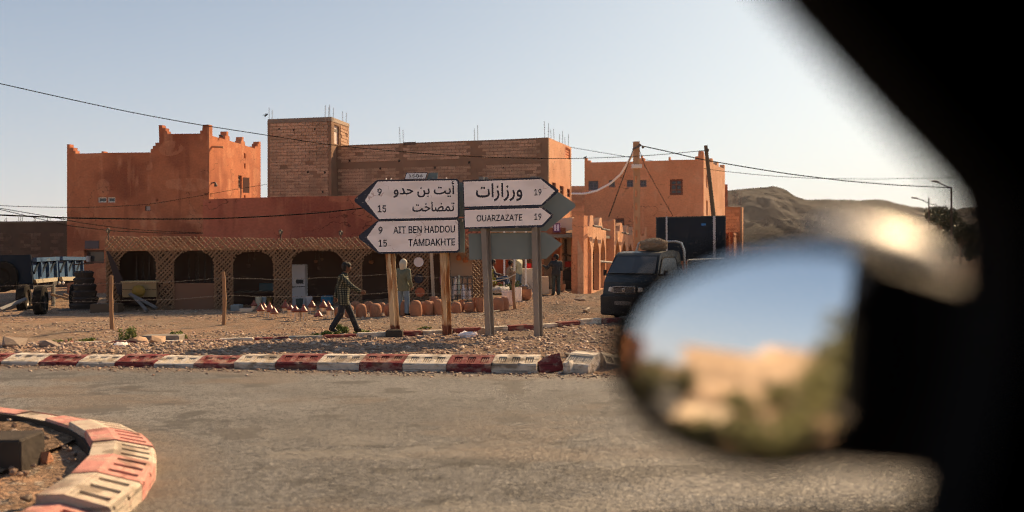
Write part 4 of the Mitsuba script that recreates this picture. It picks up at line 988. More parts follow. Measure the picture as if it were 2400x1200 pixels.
for k_, (lp_, lz) in enumerate([(((2230, 440), (2230, 620), 62, [(2230, 440), (2215, 435), (2200, 428), (2188, 425)]), 'nearest street lamp, on a dark pole beside the window frame'), (((2177, 463), (2177, 640), 78, [(2196, 481), (2177, 477), (2160, 468), (2140, 464)]), 'middle street lamp with a crooked arm before the hills'), (((2140.5, 504), (2140.5, 640), 104, [(2140, 513), (2130, 508), (2120, 503), (2109, 501.5)]), 'farthest and smallest street lamp before the hills')]):
    (tx, ty), (bx_, by_), D, arm = lp_
    t_ = thing('street_lamp', lz, 'street lamp'); q = at(tx, ty, D)
    part(t_, 'pole', tube([(q[0], D, -.3), q], 0.055, 8), 'vc', color=(0.07, 0.05, 0.04))
    part(t_, 'arm', tube([at(a, b, D) for a, b in arm], 0.035), 'vc', color=(0.06, 0.05, 0.045))
    h0 = at(*arm[-1], D); hd = spheroid((0, 0, 0), 1.0, 2); hd.vertices *= (0.26, 0.12, 0.07)
    part(t_, 'lamp_head', mv(hd, h0 + (0.12, 0, 0), ry=0.12), 'vc', True, color=(0.12, 0.11, 0.1))

# ---------------------------------------------------------------- dark panel (advertising board seen from behind)
pn = thing('billboard', 'large dark blue panel on pale steel posts behind the pickup', 'billboard')
PP = Plane(xy(1537, 50), xy(1701, 49.6)); pa = PP.poly([(1537.5, 612), (1537.5, 509), (1701, 505), (1701, 612)])
part(pn, 'board', PP.ext(pa, -0.12, 0), 'navy_paint')
part(pn, 'frame', PP.ext(ring(pa, 0.05), 0.001, 0.04), 'vc', color=(0.05, 0.055, 0.06))
for x0, x1 in ((1560.5, 1564.5), (1671, 1677)):
    a, b = PP.px(x0, 560)[0], PP.px(x1, 560)[0]; part(pn, 'post', PP.put(bx(a, b, -0.4, PP.px(1600, 507)[1], 0.001, 0.09)), 'vc', color=(0.36, 0.38, 0.4))
a, z = PP.px(1649, 526); part(pn, 'label_sticker', PP.put(bx(a - .12, a + .12, z - .05, z + .05, 0.001, 0.006)), 'vc', color=(0.03, 0.16, 0.4), label='small bright blue sticker on the dark panel')

# ---------------------------------------------------------------- tree at the right
def leaves(centres, n, rad, size, cols, seed, squash=1.0):
    """leaf-sized faces spread through clumps"""
    r = np.random.default_rng(seed); c = np.asarray(centres, float); R = np.asarray(rad, float)
    i = r.integers(0, len(c), n); d = r.normal(0, 1, (n, 3)); d /= np.linalg.norm(d, axis=1, keepdims=True)
    p = c[i] + d * (R[i] * r.random(n) ** 0.42)[:, None] * (1, 1, squash)
    a, b = r.normal(0, 1, (n, 3)), r.normal(0, 1, (n, 3)); a /= np.linalg.norm(a, axis=1, keepdims=True)
    b -= (b * a).sum(1, keepdims=True) * a; b /= np.linalg.norm(b, axis=1, keepdims=True); s = (size * r.uniform(0.6, 1.4, n))[:, None]
    v = np.stack([p - a * s, p + b * s * .45, p + a * s, p - b * s * .45], 1).reshape(-1, 3); o = np.arange(n) * 4
    f = np.vstack([np.stack([o, o + 1, o + 2], 1), np.stack([o, o + 2, o + 3], 1)])
    pick = np.array(cols)[r.integers(0, len(cols), n)] * r.uniform(.7, 1.3, (n, 1))
    return trimesh.Trimesh(v, f, process=False), np.repeat(pick, 4, 0)


GR = [(0.045, 0.06, 0.028), (0.06, 0.075, 0.03), (0.035, 0.045, 0.025), (0.075, 0.08, 0.04)]


def tree(label, base, h, cl, n, leaf, cols, seed):
    t_ = thing('tree', label, 'tree'); r = np.random.default_rng(seed); base = np.array(base, float)
    tr = [tube([base - (0, 0, .3), base + (0.1, 0, h * .3), base + (-.1, .1, h * .6), base + (0, 0, h * .85)], [h * .035, h * .028, h * .018, h * .006], 8)]
    cs = base + np.array(cl)[:, :3] * h; rs = np.array(cl)[:, 3] * h
    for c in cs: tr.append(tube([base + (0, 0, h * r.uniform(.25, .5)), (base + (0, 0, h * .5) + c) / 2, c], [h * .014, h * .01, h * .004], 5))
    part(t_, 'trunk', tr, 'wood')
    m, c = leaves(cs, n, rs, leaf, cols, seed); part(t_, 'crown', m, 'leaf', False, c, kind='stuff')
    return t_


def clumps(r, n, w, z0, z1, s):
    return [(r.uniform(-w, w) * (1 - .5 * abs((k := r.uniform(0, 1)) - .4)), r.uniform(-w, w), z0 + (z1 - z0) * k, r.uniform(s * .6, s)) for _ in range(n)]


r_ = np.random.default_rng(5)
q = at(2212, 600, 95); tree('tall dark tree at the roadside beside the window frame', (q[0], 95, 0), 5.2, clumps(r_, 16, .3, .25, .95, .2), 5200, .16, GR, 31)
q = at(2250, 600, 88); tree('dark bushy tree half hidden by the window frame', (q[0], 88, 0), 3.8, clumps(r_, 14, .4, .2, .9, .25), 4200, .16, GR, 32)
q = at(2165, 600, 120); tree('small brownish tree before the foot of the hills', (q[0], 120, 0), 3.6, clumps(r_, 9, .4, .3, .9, .22), 1800, .16, [(0.1, 0.075, 0.045), (0.075, 0.07, 0.04)], 33)

# weeds
WG = [(0.16, 0.2, 0.03), (0.11, 0.16, 0.03), (0.2, 0.2, 0.04), (0.08, 0.12, 0.03)]
for px, py, w, h, n, lab in [(803, 781, .26, .2, 900, 'large bright green weed at the walking man\'s feet'), (845, 783, .22, .09, 320, 'low green weed right of the large one, by the walking man'), (762, 786, .17, .1, 260, 'green weed left of the walking man, second from him'), (740, 789, .12, .06, 120, 'small weed furthest left of the walking man on the kerb'), (783, 786, .12, .08, 140, 'small green weed just left of the large weed'),
                               (297, 797, .2, .27, 420, 'tall weed with yellowish tip left of the flat slab'), (408, 797, .2, .19, 420, 'leafy weed right of the flat slab'), (200, 803, .22, .09, 240, 'low dark weed along the kerb left of the slab'), (137, 805, .16, .08, 140, 'low weed at the kerb near the left edge'), (999, 772, .2, .05, 90, 'sparse yellow grass between the sign posts')]:
    p = gnd(px, py); r = np.random.default_rng(px)
    cs = [(p[0] + r.normal(0, w * .45), p[1] + .15 + r.normal(0, w * .3), p[2] + r.uniform(.1, .8) * h) for _ in range(14)]
    m, c = leaves(cs, n, [w * .32] * 14, .03, WG, px, h / w)
    st = [tube([(p[0], p[1] + .15, p[2] - .03), np.array(q) * (1, 1, 1)], .004, 4) for q in cs]
    k = thing('weed', lab, 'weed'); part(k, 'leaves', m, 'leaf', False, c, kind='stuff'); part(k, 'stems', st, 'vc', color=(0.14, 0.15, 0.04), kind='stuff')
for px, py, w, h, n, lab in [(1163, 690, .5, .5, 900, 'leafy green shrub behind the upturned pots, left of the white planter'), (1153, 655, .25, .5, 300, 'yellow flowering plant beside the third sign post'), (1190, 678, .4, .4, 500, 'low green shrub in front of the seated person')]:
    q = at(px, py, 36); r = np.random.default_rng(px)
    cs = [(q[0] + r.normal(0, w * .4), 36 + r.normal(0, .2), q[2] + r.normal(0, h * .25)) for _ in range(12)]
    m, c = leaves(cs, n, [w * .3] * 12, .06, [(0.3, 0.26, 0.03), (0.22, 0.22, 0.04)] if 'yellow' in lab else [(0.07, 0.11, 0.03), (0.12, 0.13, 0.04)], px)
    k = thing('shrub', lab, 'shrub'); part(k, 'leaves', m, 'leaf', False, c, kind='stuff'); part(k, 'stems', [tube([(q[0], 36, .2), cc], .012, 4) for cc in cs], 'wood', kind='stuff')

# ---------------------------------------------------------------- road signs
ARABIC = {"aitbenhaddou":[[[[1124,188],[1132,189],[1133,191],[1125,205],[1125,215],[1128,223],[1133,228],[1141,232],[1162,232],[1162,216],[1149,217],[1143,213],[1142,207],[1147,199],[1153,196],[1170,200],[1174,185],[1149,177],[1127,173]]],[[[1138,157],[1166,157],[1171,0],[1142,0]]],[[[1080,-42],[1080,-34],[1082,-30],[1091,-23],[1102,-24],[1107,-28],[1110,-34],[1109,-45],[1105,-50],[1099,-53],[1091,-53],[1087,-51]]],[[[779,56],[787,89],[810,84],[812,83],[812,79],[808,65],[807,53],[811,41],[819,33],[833,27],[849,24],[893,23],[925,27],[948,34],[973,48],[983,57],[992,70],[995,70],[1015,60],[1012,41],[1018,32],[1034,27],[1066,28],[1076,32],[1080,42],[1079,59],[1068,99],[1096,107],[1107,65],[1108,39],[1105,26],[1097,13],[1087,6],[1071,1],[1056,-1],[1030,-1],[1018,1],[1000,9],[988,24],[961,9],[930,0],[889,-5],[853,-5],[817,1],[795,12],[787,20],[781,31],[779,40]]],[[[1042,-42],[1042,-34],[1044,-30],[1053,-23],[1064,-24],[1068,-27],[1072,-34],[1071,-45],[1067,-50],[1061,-53],[1050,-52],[1045,-48]]],[[[898,113],[898,121],[900,125],[909,132],[920,131],[924,128],[928,121],[927,110],[923,105],[917,102],[906,103],[901,107]]],[[[860,113],[860,121],[862,125],[871,132],[882,131],[886,128],[890,121],[889,110],[885,105],[879,102],[871,102],[865,105]]],[[[458,-5],[458,13],[461,30],[469,51],[473,51],[494,43],[488,24],[486,5],[491,-10],[499,-19],[507,-23],[524,-27],[542,-27],[560,-23],[569,-18],[577,-11],[582,-1],[584,8],[583,30],[572,70],[600,77],[610,41],[616,32],[632,27],[657,28],[665,32],[668,36],[670,49],[666,71],[657,99],[683,107],[686,106],[694,79],[698,57],[697,33],[691,18],[678,6],[659,0],[631,-1],[612,6],[606,-16],[599,-28],[587,-40],[573,-48],[557,-53],[543,-55],[520,-55],[495,-50],[478,-41],[468,-31],[461,-18]]],[[[651,-41],[651,-33],[653,-29],[656,-25],[662,-22],[670,-22],[674,-24],[681,-33],[680,-44],[676,-49],[670,-52],[659,-51],[653,-46]]],[[[518,108],[518,116],[520,121],[525,126],[530,128],[542,126],[547,121],[549,116],[549,108],[547,104],[538,97],[530,97],[525,99]]],[[[117,10],[127,35],[147,28],[169,27],[178,29],[187,36],[189,47],[185,59],[172,83],[159,102],[159,105],[181,119],[183,119],[187,114],[202,89],[212,68],[223,37],[235,28],[257,27],[289,32],[311,39],[335,52],[332,56],[320,62],[301,67],[270,68],[260,66],[256,93],[261,95],[292,97],[308,94],[320,90],[357,71],[367,68],[379,68],[380,64],[382,41],[375,41],[360,37],[313,12],[285,3],[258,-1],[234,-1],[220,3],[208,13],[200,7],[186,1],[174,-1],[153,-1],[132,3]]],[[[0,-28],[1,-26],[22,-23],[39,-18],[53,-11],[61,-1],[60,1],[52,-1],[37,-1],[27,1],[17,6],[10,13],[5,26],[5,41],[9,57],[15,69],[25,81],[41,90],[57,91],[71,86],[81,77],[88,66],[93,53],[96,37],[94,6],[85,-16],[69,-34],[60,-40],[40,-49],[17,-54],[6,-55]],[[33,37],[35,31],[43,27],[54,26],[66,28],[68,30],[63,51],[56,60],[52,61],[45,60],[39,56],[35,48]]]],
"tamdakhte":[[[[910,140],[911,151],[915,156],[921,159],[932,158],[937,154],[940,148],[939,137],[935,132],[929,129],[918,130],[913,134]]],[[[424,174],[452,174],[458,42],[461,33],[470,28],[490,27],[501,31],[508,43],[516,74],[521,74],[542,68],[537,47],[537,40],[543,31],[554,28],[573,53],[591,71],[610,85],[634,96],[661,98],[676,94],[683,90],[694,78],[700,62],[700,44],[696,32],[697,29],[725,27],[730,29],[740,42],[751,64],[766,83],[782,93],[801,95],[813,91],[825,80],[832,69],[844,42],[855,30],[863,27],[889,28],[900,33],[903,42],[900,69],[891,99],[916,107],[919,107],[923,96],[930,65],[931,39],[929,29],[921,14],[910,6],[899,2],[879,-1],[852,0],[839,5],[832,10],[823,1],[815,-3],[799,-4],[787,-1],[777,4],[759,20],[746,5],[729,-1],[700,0],[671,8],[658,2],[633,-3],[570,-3],[542,3],[534,7],[525,16],[512,5],[499,0],[469,-1],[452,2],[442,7],[435,14],[429,34]],[[772,45],[785,30],[796,25],[807,24],[815,32],[814,41],[805,59],[799,66],[793,68],[785,65],[778,59],[772,48]],[[586,26],[587,24],[619,24],[639,26],[657,31],[666,36],[670,42],[672,47],[671,57],[665,66],[658,69],[645,70],[634,67],[612,54],[597,40]]],[[[872,140],[872,148],[874,152],[883,159],[894,158],[898,155],[902,148],[901,137],[897,132],[891,129],[883,129],[877,132]]],[[[630,133],[630,141],[632,146],[637,151],[642,153],[654,151],[659,146],[661,141],[661,133],[659,129],[650,122],[642,122],[637,124]]],[[[0,40],[1,63],[8,89],[33,83],[28,58],[29,48],[32,40],[39,33],[48,29],[70,24],[114,23],[154,29],[169,34],[189,45],[204,57],[213,70],[236,60],[233,47],[235,36],[245,29],[255,27],[277,27],[304,31],[333,40],[354,52],[354,55],[342,61],[321,67],[290,68],[279,66],[275,93],[293,97],[312,97],[328,94],[342,89],[379,70],[387,68],[399,68],[401,51],[401,41],[389,40],[375,35],[330,11],[305,3],[277,-1],[251,-1],[230,4],[221,9],[209,24],[182,9],[146,-1],[110,-5],[74,-5],[55,-3],[32,3],[16,12],[6,23]]],[[[287,131],[287,139],[289,144],[294,149],[299,151],[311,149],[316,144],[318,139],[318,131],[316,127],[307,120],[299,120],[294,122]]],[[[119,113],[119,121],[121,125],[130,132],[141,131],[145,128],[149,121],[148,110],[144,105],[138,102],[127,103],[122,107]]],[[[81,113],[81,121],[83,125],[92,132],[103,131],[107,128],[111,121],[110,110],[106,105],[100,102],[92,102],[86,105]]]],
"ouarzazate":[[[[652,-28],[653,-26],[674,-23],[691,-18],[704,-11],[713,-1],[712,1],[704,-1],[689,-1],[679,1],[669,6],[662,13],[657,26],[657,41],[661,57],[667,69],[677,81],[693,90],[709,91],[723,86],[733,77],[740,66],[745,53],[748,37],[746,6],[737,-16],[721,-34],[712,-40],[692,-49],[669,-54],[658,-55]],[[685,37],[687,31],[695,27],[706,26],[718,28],[720,30],[715,51],[708,60],[704,61],[697,60],[691,56],[687,48]]],[[[542,-29],[554,-25],[573,-15],[594,5],[601,23],[601,35],[596,53],[586,76],[612,88],[622,67],[629,42],[628,14],[620,-7],[609,-22],[593,-36],[572,-48],[554,-55],[551,-54]]],[[[447,-31],[448,-28],[460,-24],[480,-13],[499,6],[505,20],[506,32],[501,53],[490,76],[514,88],[517,88],[528,64],[534,40],[533,16],[525,-6],[516,-19],[497,-36],[478,-47],[458,-55],[456,-54]]],[[[490,125],[490,133],[492,138],[497,143],[502,145],[514,143],[519,138],[521,133],[521,125],[519,121],[510,114],[502,114],[497,116]]],[[[407,174],[436,174],[440,0],[412,0]]],[[[290,-31],[291,-28],[303,-24],[324,-13],[342,6],[348,20],[349,32],[344,53],[333,76],[357,88],[360,88],[371,64],[377,40],[376,16],[368,-6],[359,-19],[340,-36],[321,-47],[301,-55],[299,-54]]],[[[333,125],[333,133],[335,138],[340,143],[345,145],[357,143],[362,138],[364,133],[364,125],[362,121],[353,114],[345,114],[340,116]]],[[[250,174],[279,174],[283,0],[255,0]]],[[[0,40],[1,63],[8,89],[33,83],[28,58],[29,48],[32,40],[39,33],[48,29],[70,24],[141,24],[169,28],[187,35],[194,43],[195,55],[185,96],[208,103],[211,103],[213,99],[223,61],[222,36],[217,24],[210,16],[195,7],[183,3],[150,-3],[120,-5],[74,-5],[38,1],[20,9],[8,20],[2,31]]],[[[116,113],[116,121],[118,125],[127,132],[138,131],[142,128],[146,121],[145,110],[141,105],[135,102],[124,103],[119,107]]],[[[78,113],[78,121],[80,125],[89,132],[100,131],[104,128],[108,121],[107,110],[103,105],[97,102],[89,102],[83,105]]]]}



def c6(pts): return [(830 + x / 6, 400 + y / 6) for x, y in pts]
def c5(pts): return [(1080 + x / 5.454, 400 + y / 5.454) for x, y in pts]


SL, SR_ = Plane((-6, 22.5), (2, 22.5)), Plane((-6, 22.35), (3, 22.32))


def latin(pl, text, x0, y0, x1, y1, slope=0.0, cond=None):
    """lettering fitted to a box on the sign: left, cap top, right, baseline; slope = rise of the line over its width, in pixels"""
    m = meshkit.text_mesh(text, 1.0, 0.004, bold=True); v = m.vertices.copy(); b = m.bounds
    v[:, 0] = (v[:, 0] - b[0, 0]) / (b[1, 0] - b[0, 0]); top = max(b[1, 1], 1e-6)
    base = meshkit.text_mesh('H', 1.0, 0.004, bold=True).bounds
    v[:, 1] = (v[:, 1] - base[0, 1]) / (base[1, 1] - base[0, 1])
    A0, B0, C0 = np.array(pl.px(x0, y1)), np.array(pl.px(x1, y1 - slope)), np.array(pl.px(x0, y0))
    w = A0 + v[:, :1] * (B0 - A0) + v[:, 1:2] * (C0 - A0)
    m.vertices = np.column_stack([w, m.vertices[:, 2]]); return m


def arabic(pl, key, x0, x1, ybase, ytop, alif, slope=0.0):
    ps = []
    for r in ARABIC[key]: ps.append(Polygon(r[0], r[1:]).buffer(0))
    g = unary_union(ps); b = g.bounds; m = ext(g, 0, 0.004); v = m.vertices.copy()
    A0, B0, C0 = np.array(pl.px(x0, ybase)), np.array(pl.px(x1, ybase - slope)), np.array(pl.px(x0, ytop))
    w = A0 + ((v[:, :1] - b[0]) / (b[2] - b[0])) * (B0 - A0) + (v[:, 1:2] / alif) * (C0 - A0)
    m.vertices = np.column_stack([w, v[:, 2]]); return m


def panel(pl, parent, outer, inner, texts, label, c=0.0):
    po, pi = pl.poly(outer).buffer(0.012).buffer(-0.004), pl.poly(inner).buffer(-0.012).buffer(0.012)
    k = part(parent, 'arrow_panel', pl.ext(po, c - 0.03, c), 'sign_navy', label=label)
    part(k, 'white_face', pl.ext(pi, c + 0.0005, c + 0.004), 'sign_white')
    part(k, 'rim', pl.ext(ring(po, 0.014), c + 0.0005, c + 0.012), 'sign_navy')
    for m in texts:
        m = m.copy(); m.apply_translation((0, 0, c + 0.0042)); part(k, 'lettering', pl.put(m), 'letter')
    return k


def hpost(x, y, zt, rot, bsdf, zb=-0.4):
    s = unary_union([sbox(-.065, -.1, .065, -.083), sbox(-.065, .083, .065, .1), sbox(-.006, -.084, .006, .084)])
    return mv(ext(s, zb, zt), (x, y, 0), rot)


sl = thing('road_sign', 'left road sign of two white arrow panels pointing left on rusty steel posts', 'road sign')
for (xt, xb, yb) in ((914, 921, 792), (1041, 1047, 787)):
    p = gnd(xb, yb); q = at(xt, 592, 22.62); m = hpost(0, 0, 3.62, -0.5, None)
    sx, sy = (at(xt, 592, 22.62)[0] - p[0]) / (q[2]), 0.0
    m.vertices[:, 0] += m.vertices[:, 2] * sx; m.apply_translation((p[0], 22.66, 0))
    part(sl, 'post', m, 'post_rust')
    if xb == 921:
        solo('concrete_footing', 'dark concrete footing at the base of the leftmost sign post', 'footing', mv(rbox(-.19, .19, -.14, .14, -.05, .16, .025), (p[0] - .0, 22.42, float(ground_z(p[0], 22.5)))), 'concrete_dark')
panel(SL, sl, c6([(322, 137), (20, 392), (10, 415), (20, 440), (338, 690), (1452, 668), (1480, 645), (1475, 148), (1442, 118)]), c6([(330, 152), (1430, 135), (1455, 160), (1458, 640), (1440, 655), (350, 680), (150, 418)]),
      [latin(SL, '9', *c6([(327, 250)])[0], *c6([(390, 350)])[0]), latin(SL, '15', *c6([(332, 486)])[0], *c6([(452, 586)])[0]), arabic(SL, 'aitbenhaddou', 922.5, 1064.7, 456, 435.5, 157, 1.2), arabic(SL, 'tamdakhte', 966.5, 1065, 496, 473.5, 174, 0.8)], 'upper arrow panel with two lines of Arabic and the distances 9 and 15')
panel(SL, sl, c6([(336, 703), (82, 905), (70, 935), (84, 962), (350, 1165), (1452, 1148), (1484, 1118), (1482, 712), (1455, 684)]), c6([(340, 715), (1440, 692), (1462, 716), (1465, 1108), (1440, 1128), (350, 1145), (175, 940)]),
      [latin(SL, '9', *c6([(343, 790)])[0], *c6([(402, 888)])[0]), latin(SL, '15', *c6([(345, 972)])[0], *c6([(463, 1070)])[0]), latin(SL, 'AIT BEN HADDOU', *c6([(553, 785)])[0], *c6([(1418, 884)])[0], 2.7), latin(SL, 'TAMDAKHTE', *c6([(762, 962)])[0], *c6([(1420, 1062)])[0], 1.8)], 'lower arrow panel reading AIT BEN HADDOU 9 and TAMDAKHTE 15')
bp = SL.poly([(884, 428), (1088, 425), (1088, 507), (884, 509)]); part(sl, 'back_panel', SL.ext(bp, -0.34, -0.31), 'sign_back', label='back of a panel facing the other way')
bp = SL.poly([(884, 511), (1088, 510), (1088, 592), (884, 590)]); part(sl, 'back_panel', SL.ext(bp, -0.34, -0.31), 'sign_back', label='back of the lower panel facing the other way')
rp = part(sl, 'route_plate', SL.ext(SL.poly(c6([(702, 122), (735, 28), (1038, 24), (1010, 116)])), -0.02, 0.0), 'sign_navy', label='small slanted route number plate reading 1506')
part(rp, 'white_face', SL.ext(SL.poly(c6([(714, 115), (742, 37), (1024, 33), (1000, 110)])), 0.0005, 0.003), 'plate_white')
part(rp, 'lettering', SL.put(mv(latin(SL, '1506', *c6([(768, 54)])[0], *c6([(962, 95)])[0], .4), (0, 0, 0.0035))), 'letter')
part(sl, 'route_plate_back', SL.ext(SL.poly(c6([(1010, 116), (1038, 24), (1172, 20), (1162, 120)])), -0.2, -0.17), 'sign_back')
part(sl, 'plate_bracket', [SL.ext(SL.rect(965, 415, 968, 428), -.06, -.03), SL.ext(SL.rect(1012, 415, 1015, 428), -.06, -.03)], 'post_grey')
bl_ = []
for x, y in ((905, 420.5), (916, 421), (1046, 418.5), (1084, 517)): bl_.append(spheroid((*SL.px(x, y), -0.02), (.02, .035, .02), 1))
part(sl, 'bolt', [SL.put(b) for b in bl_], 'vc_metal', color=(0.7, 0.6, 0.5), kind='stuff')

sr2 = thing('road_sign', 'right road sign of two white arrow panels pointing right on grey steel posts', 'road sign')
for (xt, xb, yb) in ((1138, 1149, 787), (1256, 1261, 785)):
    p = gnd(xb, yb); q = at(xt, 535, 22.5); m = hpost(0, 0, 3.7, -0.5, None)
    sx = (q[0] - p[0]) / q[2]; m.vertices[:, 0] += m.vertices[:, 2] * sx; m.apply_translation((p[0], 22.475, 0)); part(sr2, 'post', m, 'post_grey')
panel(SR_, sr2, c5([(27, 128), (1025, 90), (1238, 240), (1246, 258), (1236, 275), (1052, 437), (1032, 447), (40, 476)]), c5([(36, 140), (1022, 109), (1205, 262), (1028, 434), (46, 460)]),
      [arabic(SR_, 'ouarzazate', 1080 + 195 / 5.454, 1080 + 786 / 5.454, 462.5, 430, 174, 1.6), latin(SR_, '19', *c5([(940, 234)])[0], *c5([(1032, 318)])[0], .3)], 'upper arrow panel with one Arabic word and the distance 19')
panel(SR_, sr2, c5([(40, 492), (1040, 457), (1172, 560), (1180, 573), (1172, 588), (1050, 712), (1030, 722), (46, 740)]), c5([(48, 505), (1025, 476), (1153, 572), (1038, 694), (54, 724)]),
      [latin(SR_, 'OUARZAZATE', *c5([(202, 569)])[0], *c5([(786, 651)])[0], 2.4), latin(SR_, '19', *c5([(940, 547)])[0], *c5([(1032, 630)])[0], .3)], 'lower arrow panel reading OUARZAZATE 19')
part(sr2, 'back_panel', SR_.ext(SR_.poly(c5([(92, 300), (1030, 98), (1470, 415), (1480, 440), (1470, 462), (1100, 768), (95, 772)])).buffer(-.01).buffer(.01), -0.38, -0.345), 'sign_back', label='large grey back of an arrow panel pointing the other way')
part(sr2, 'back_panel', SR_.ext(SR_.poly(c5([(90, 800), (1090, 784), (1306, 938), (1095, 1130), (100, 1140)])).buffer(-.02).buffer(.02), -0.33, -0.305), 'sign_back', label='lower grey back of an arrow panel')

# ---------------------------------------------------------------- pottery in the yard
def spot(px, py, y=None):
    p = gnd(px, py); return p


def upturned(px, py, w, h, lab, seed=0):
    p = gnd(px, py); s = (p[1] / FPX); R, H = w * s / 2, h * s; y = p[1] + R
    p = at(px, py, p[1]); z = float(ground_z(p[0], y))
    prof = [(R * .86, 0), (R * .93, H * .03), (R * .97, H * .12), (R, H * .4), (R * .98, H * .6), (R * .9, H * .77), (R * .74, H * .9), (R * .5, H * .975), (R * .2, H), (0, H)]
    m = lathe(prof, 28); m.vertices += (meshkit.noise(m.vertices * 5 + px, 3)[:, None] - .5) * .02 * np.array([1, 1, 0])
    return solo('clay_pot', lab, 'pot', mv(m, (p[0], y, z - .02), rng.uniform(0, 6)), 'terracotta', True, group='upturned clay pots in front of the arcade')


FR = [(792, 746, 20, 26), (818, 745, 22, 30), (845, 744, 25, 33), (879, 743, 28, 33), (912, 742, 24, 32), (945, 741, 26, 36), (973.5, 741, 29, 38), (1001, 740, 26, 34), (1026, 739.5, 26, 38), (1069, 734.5, 25, 28)]
for i, (a, b, w, h) in enumerate(FR): upturned(a, b, w, h, f'upturned clay pot, {ORD[i]} from the left in the front row')
BRW = [(831, 731, 22, 22), (862, 732, 24, 26), (893, 733, 22, 25), (955, 729, 22, 22), (989, 728, 22, 27), (1009, 729, 18, 25), (1017, 728, 26, 30), (1041, 727, 20, 26)]
for i, (a, b, w, h) in enumerate(BRW): upturned(a, b, w, h, f'upturned clay pot, {ORD[i]} from the left in the back row, mostly hidden')
upturned(1168, 731, 27, 34, 'leaning upturned clay pot right of the third sign post, nearer one'); upturned(1181, 729, 24, 33, 'upturned clay pot against the white planter')


def vessel(px, py, w, h, prof, lab, name='clay_vase', cat='vase', b='terracotta', color=None, grp=None):
    p = gnd(px, py); s = p[1] / FPX; y = p[1] + w * s / 2
    m = lathe([(r * w * s / 2, z * h * s) for r, z in prof], 24)
    return solo(name, lab, cat, mv(m, (p[0], y, float(ground_z(p[0], y)) - .01)), b, True, color=color, group=grp)


VS = [(0, 0), (.45, 0), (.5, .04), (.35, .12), (.62, .3), (.95, .5), (1, .6), (.7, .74), (.45, .82), (.75, .98), (.7, 1), (.4, .9), (0, .86)]
BOWL = [(0, 0), (.5, 0), (.85, .2), (1, .5), (.97, .85), (1.02, .95), (1.02, 1), (.92, 1), (.85, .6), (0, .3)]
vessel(1083, 732, 17, 30, VS, 'small clay vase with handles, left of the round banded pot'); vessel(1111, 731, 13, 33, VS, 'slim clay vase between the banded pot and the tall urn')
vessel(1099, 733, 24, 25, [(0, 0), (.7, 0), (.95, .25), (1, .55), (.93, .75), (.75, .93), (.45, 1), (0, 1)], 'round clay pot with a pale band, between two vases', 'clay_pot', 'pot')
vessel(1124, 732, 19, 35, [(0, 0), (.8, 0), (.95, .3), (1, .7), (.95, .97), (1.05, 1), (.9, 1), (.85, .7), (0, .2)], 'tall straight clay urn left of the third sign post', 'clay_urn', 'urn')
vessel(1233.5, 720, 27, 26, BOWL, 'wide terracotta bowl standing open, right of the fence post', 'clay_bowl', 'bowl')
vessel(1191, 726, 30, 35, [(0, 0), (.85, 0), (.95, .3), (1, .85), (1.03, 1), (.93, 1), (.9, .5), (0, .3)], 'white round planter left of the fence post', 'planter', 'planter', 'vc', (0.66, 0.58, 0.54)); vessel(1214, 722, 19, 34, [(0, 0), (.85, 0), (.95, .3), (1, .85), (1.03, 1), (.93, 1), (.9, .5), (0, .3)], 'white planter right of the fence post', 'planter', 'planter', 'vc', (0.7, 0.62, 0.57))
q = gnd(1165, 722); cr = crumple.copy(); solo('white_sacks', 'heap of crumpled white sacks behind the leaning pots', 'sacks', mv(cr, (q[0] + .1, q[1] + 1.0, .62), 0.4, s=1.6), 'vc', color=(0.36, 0.32, 0.28))

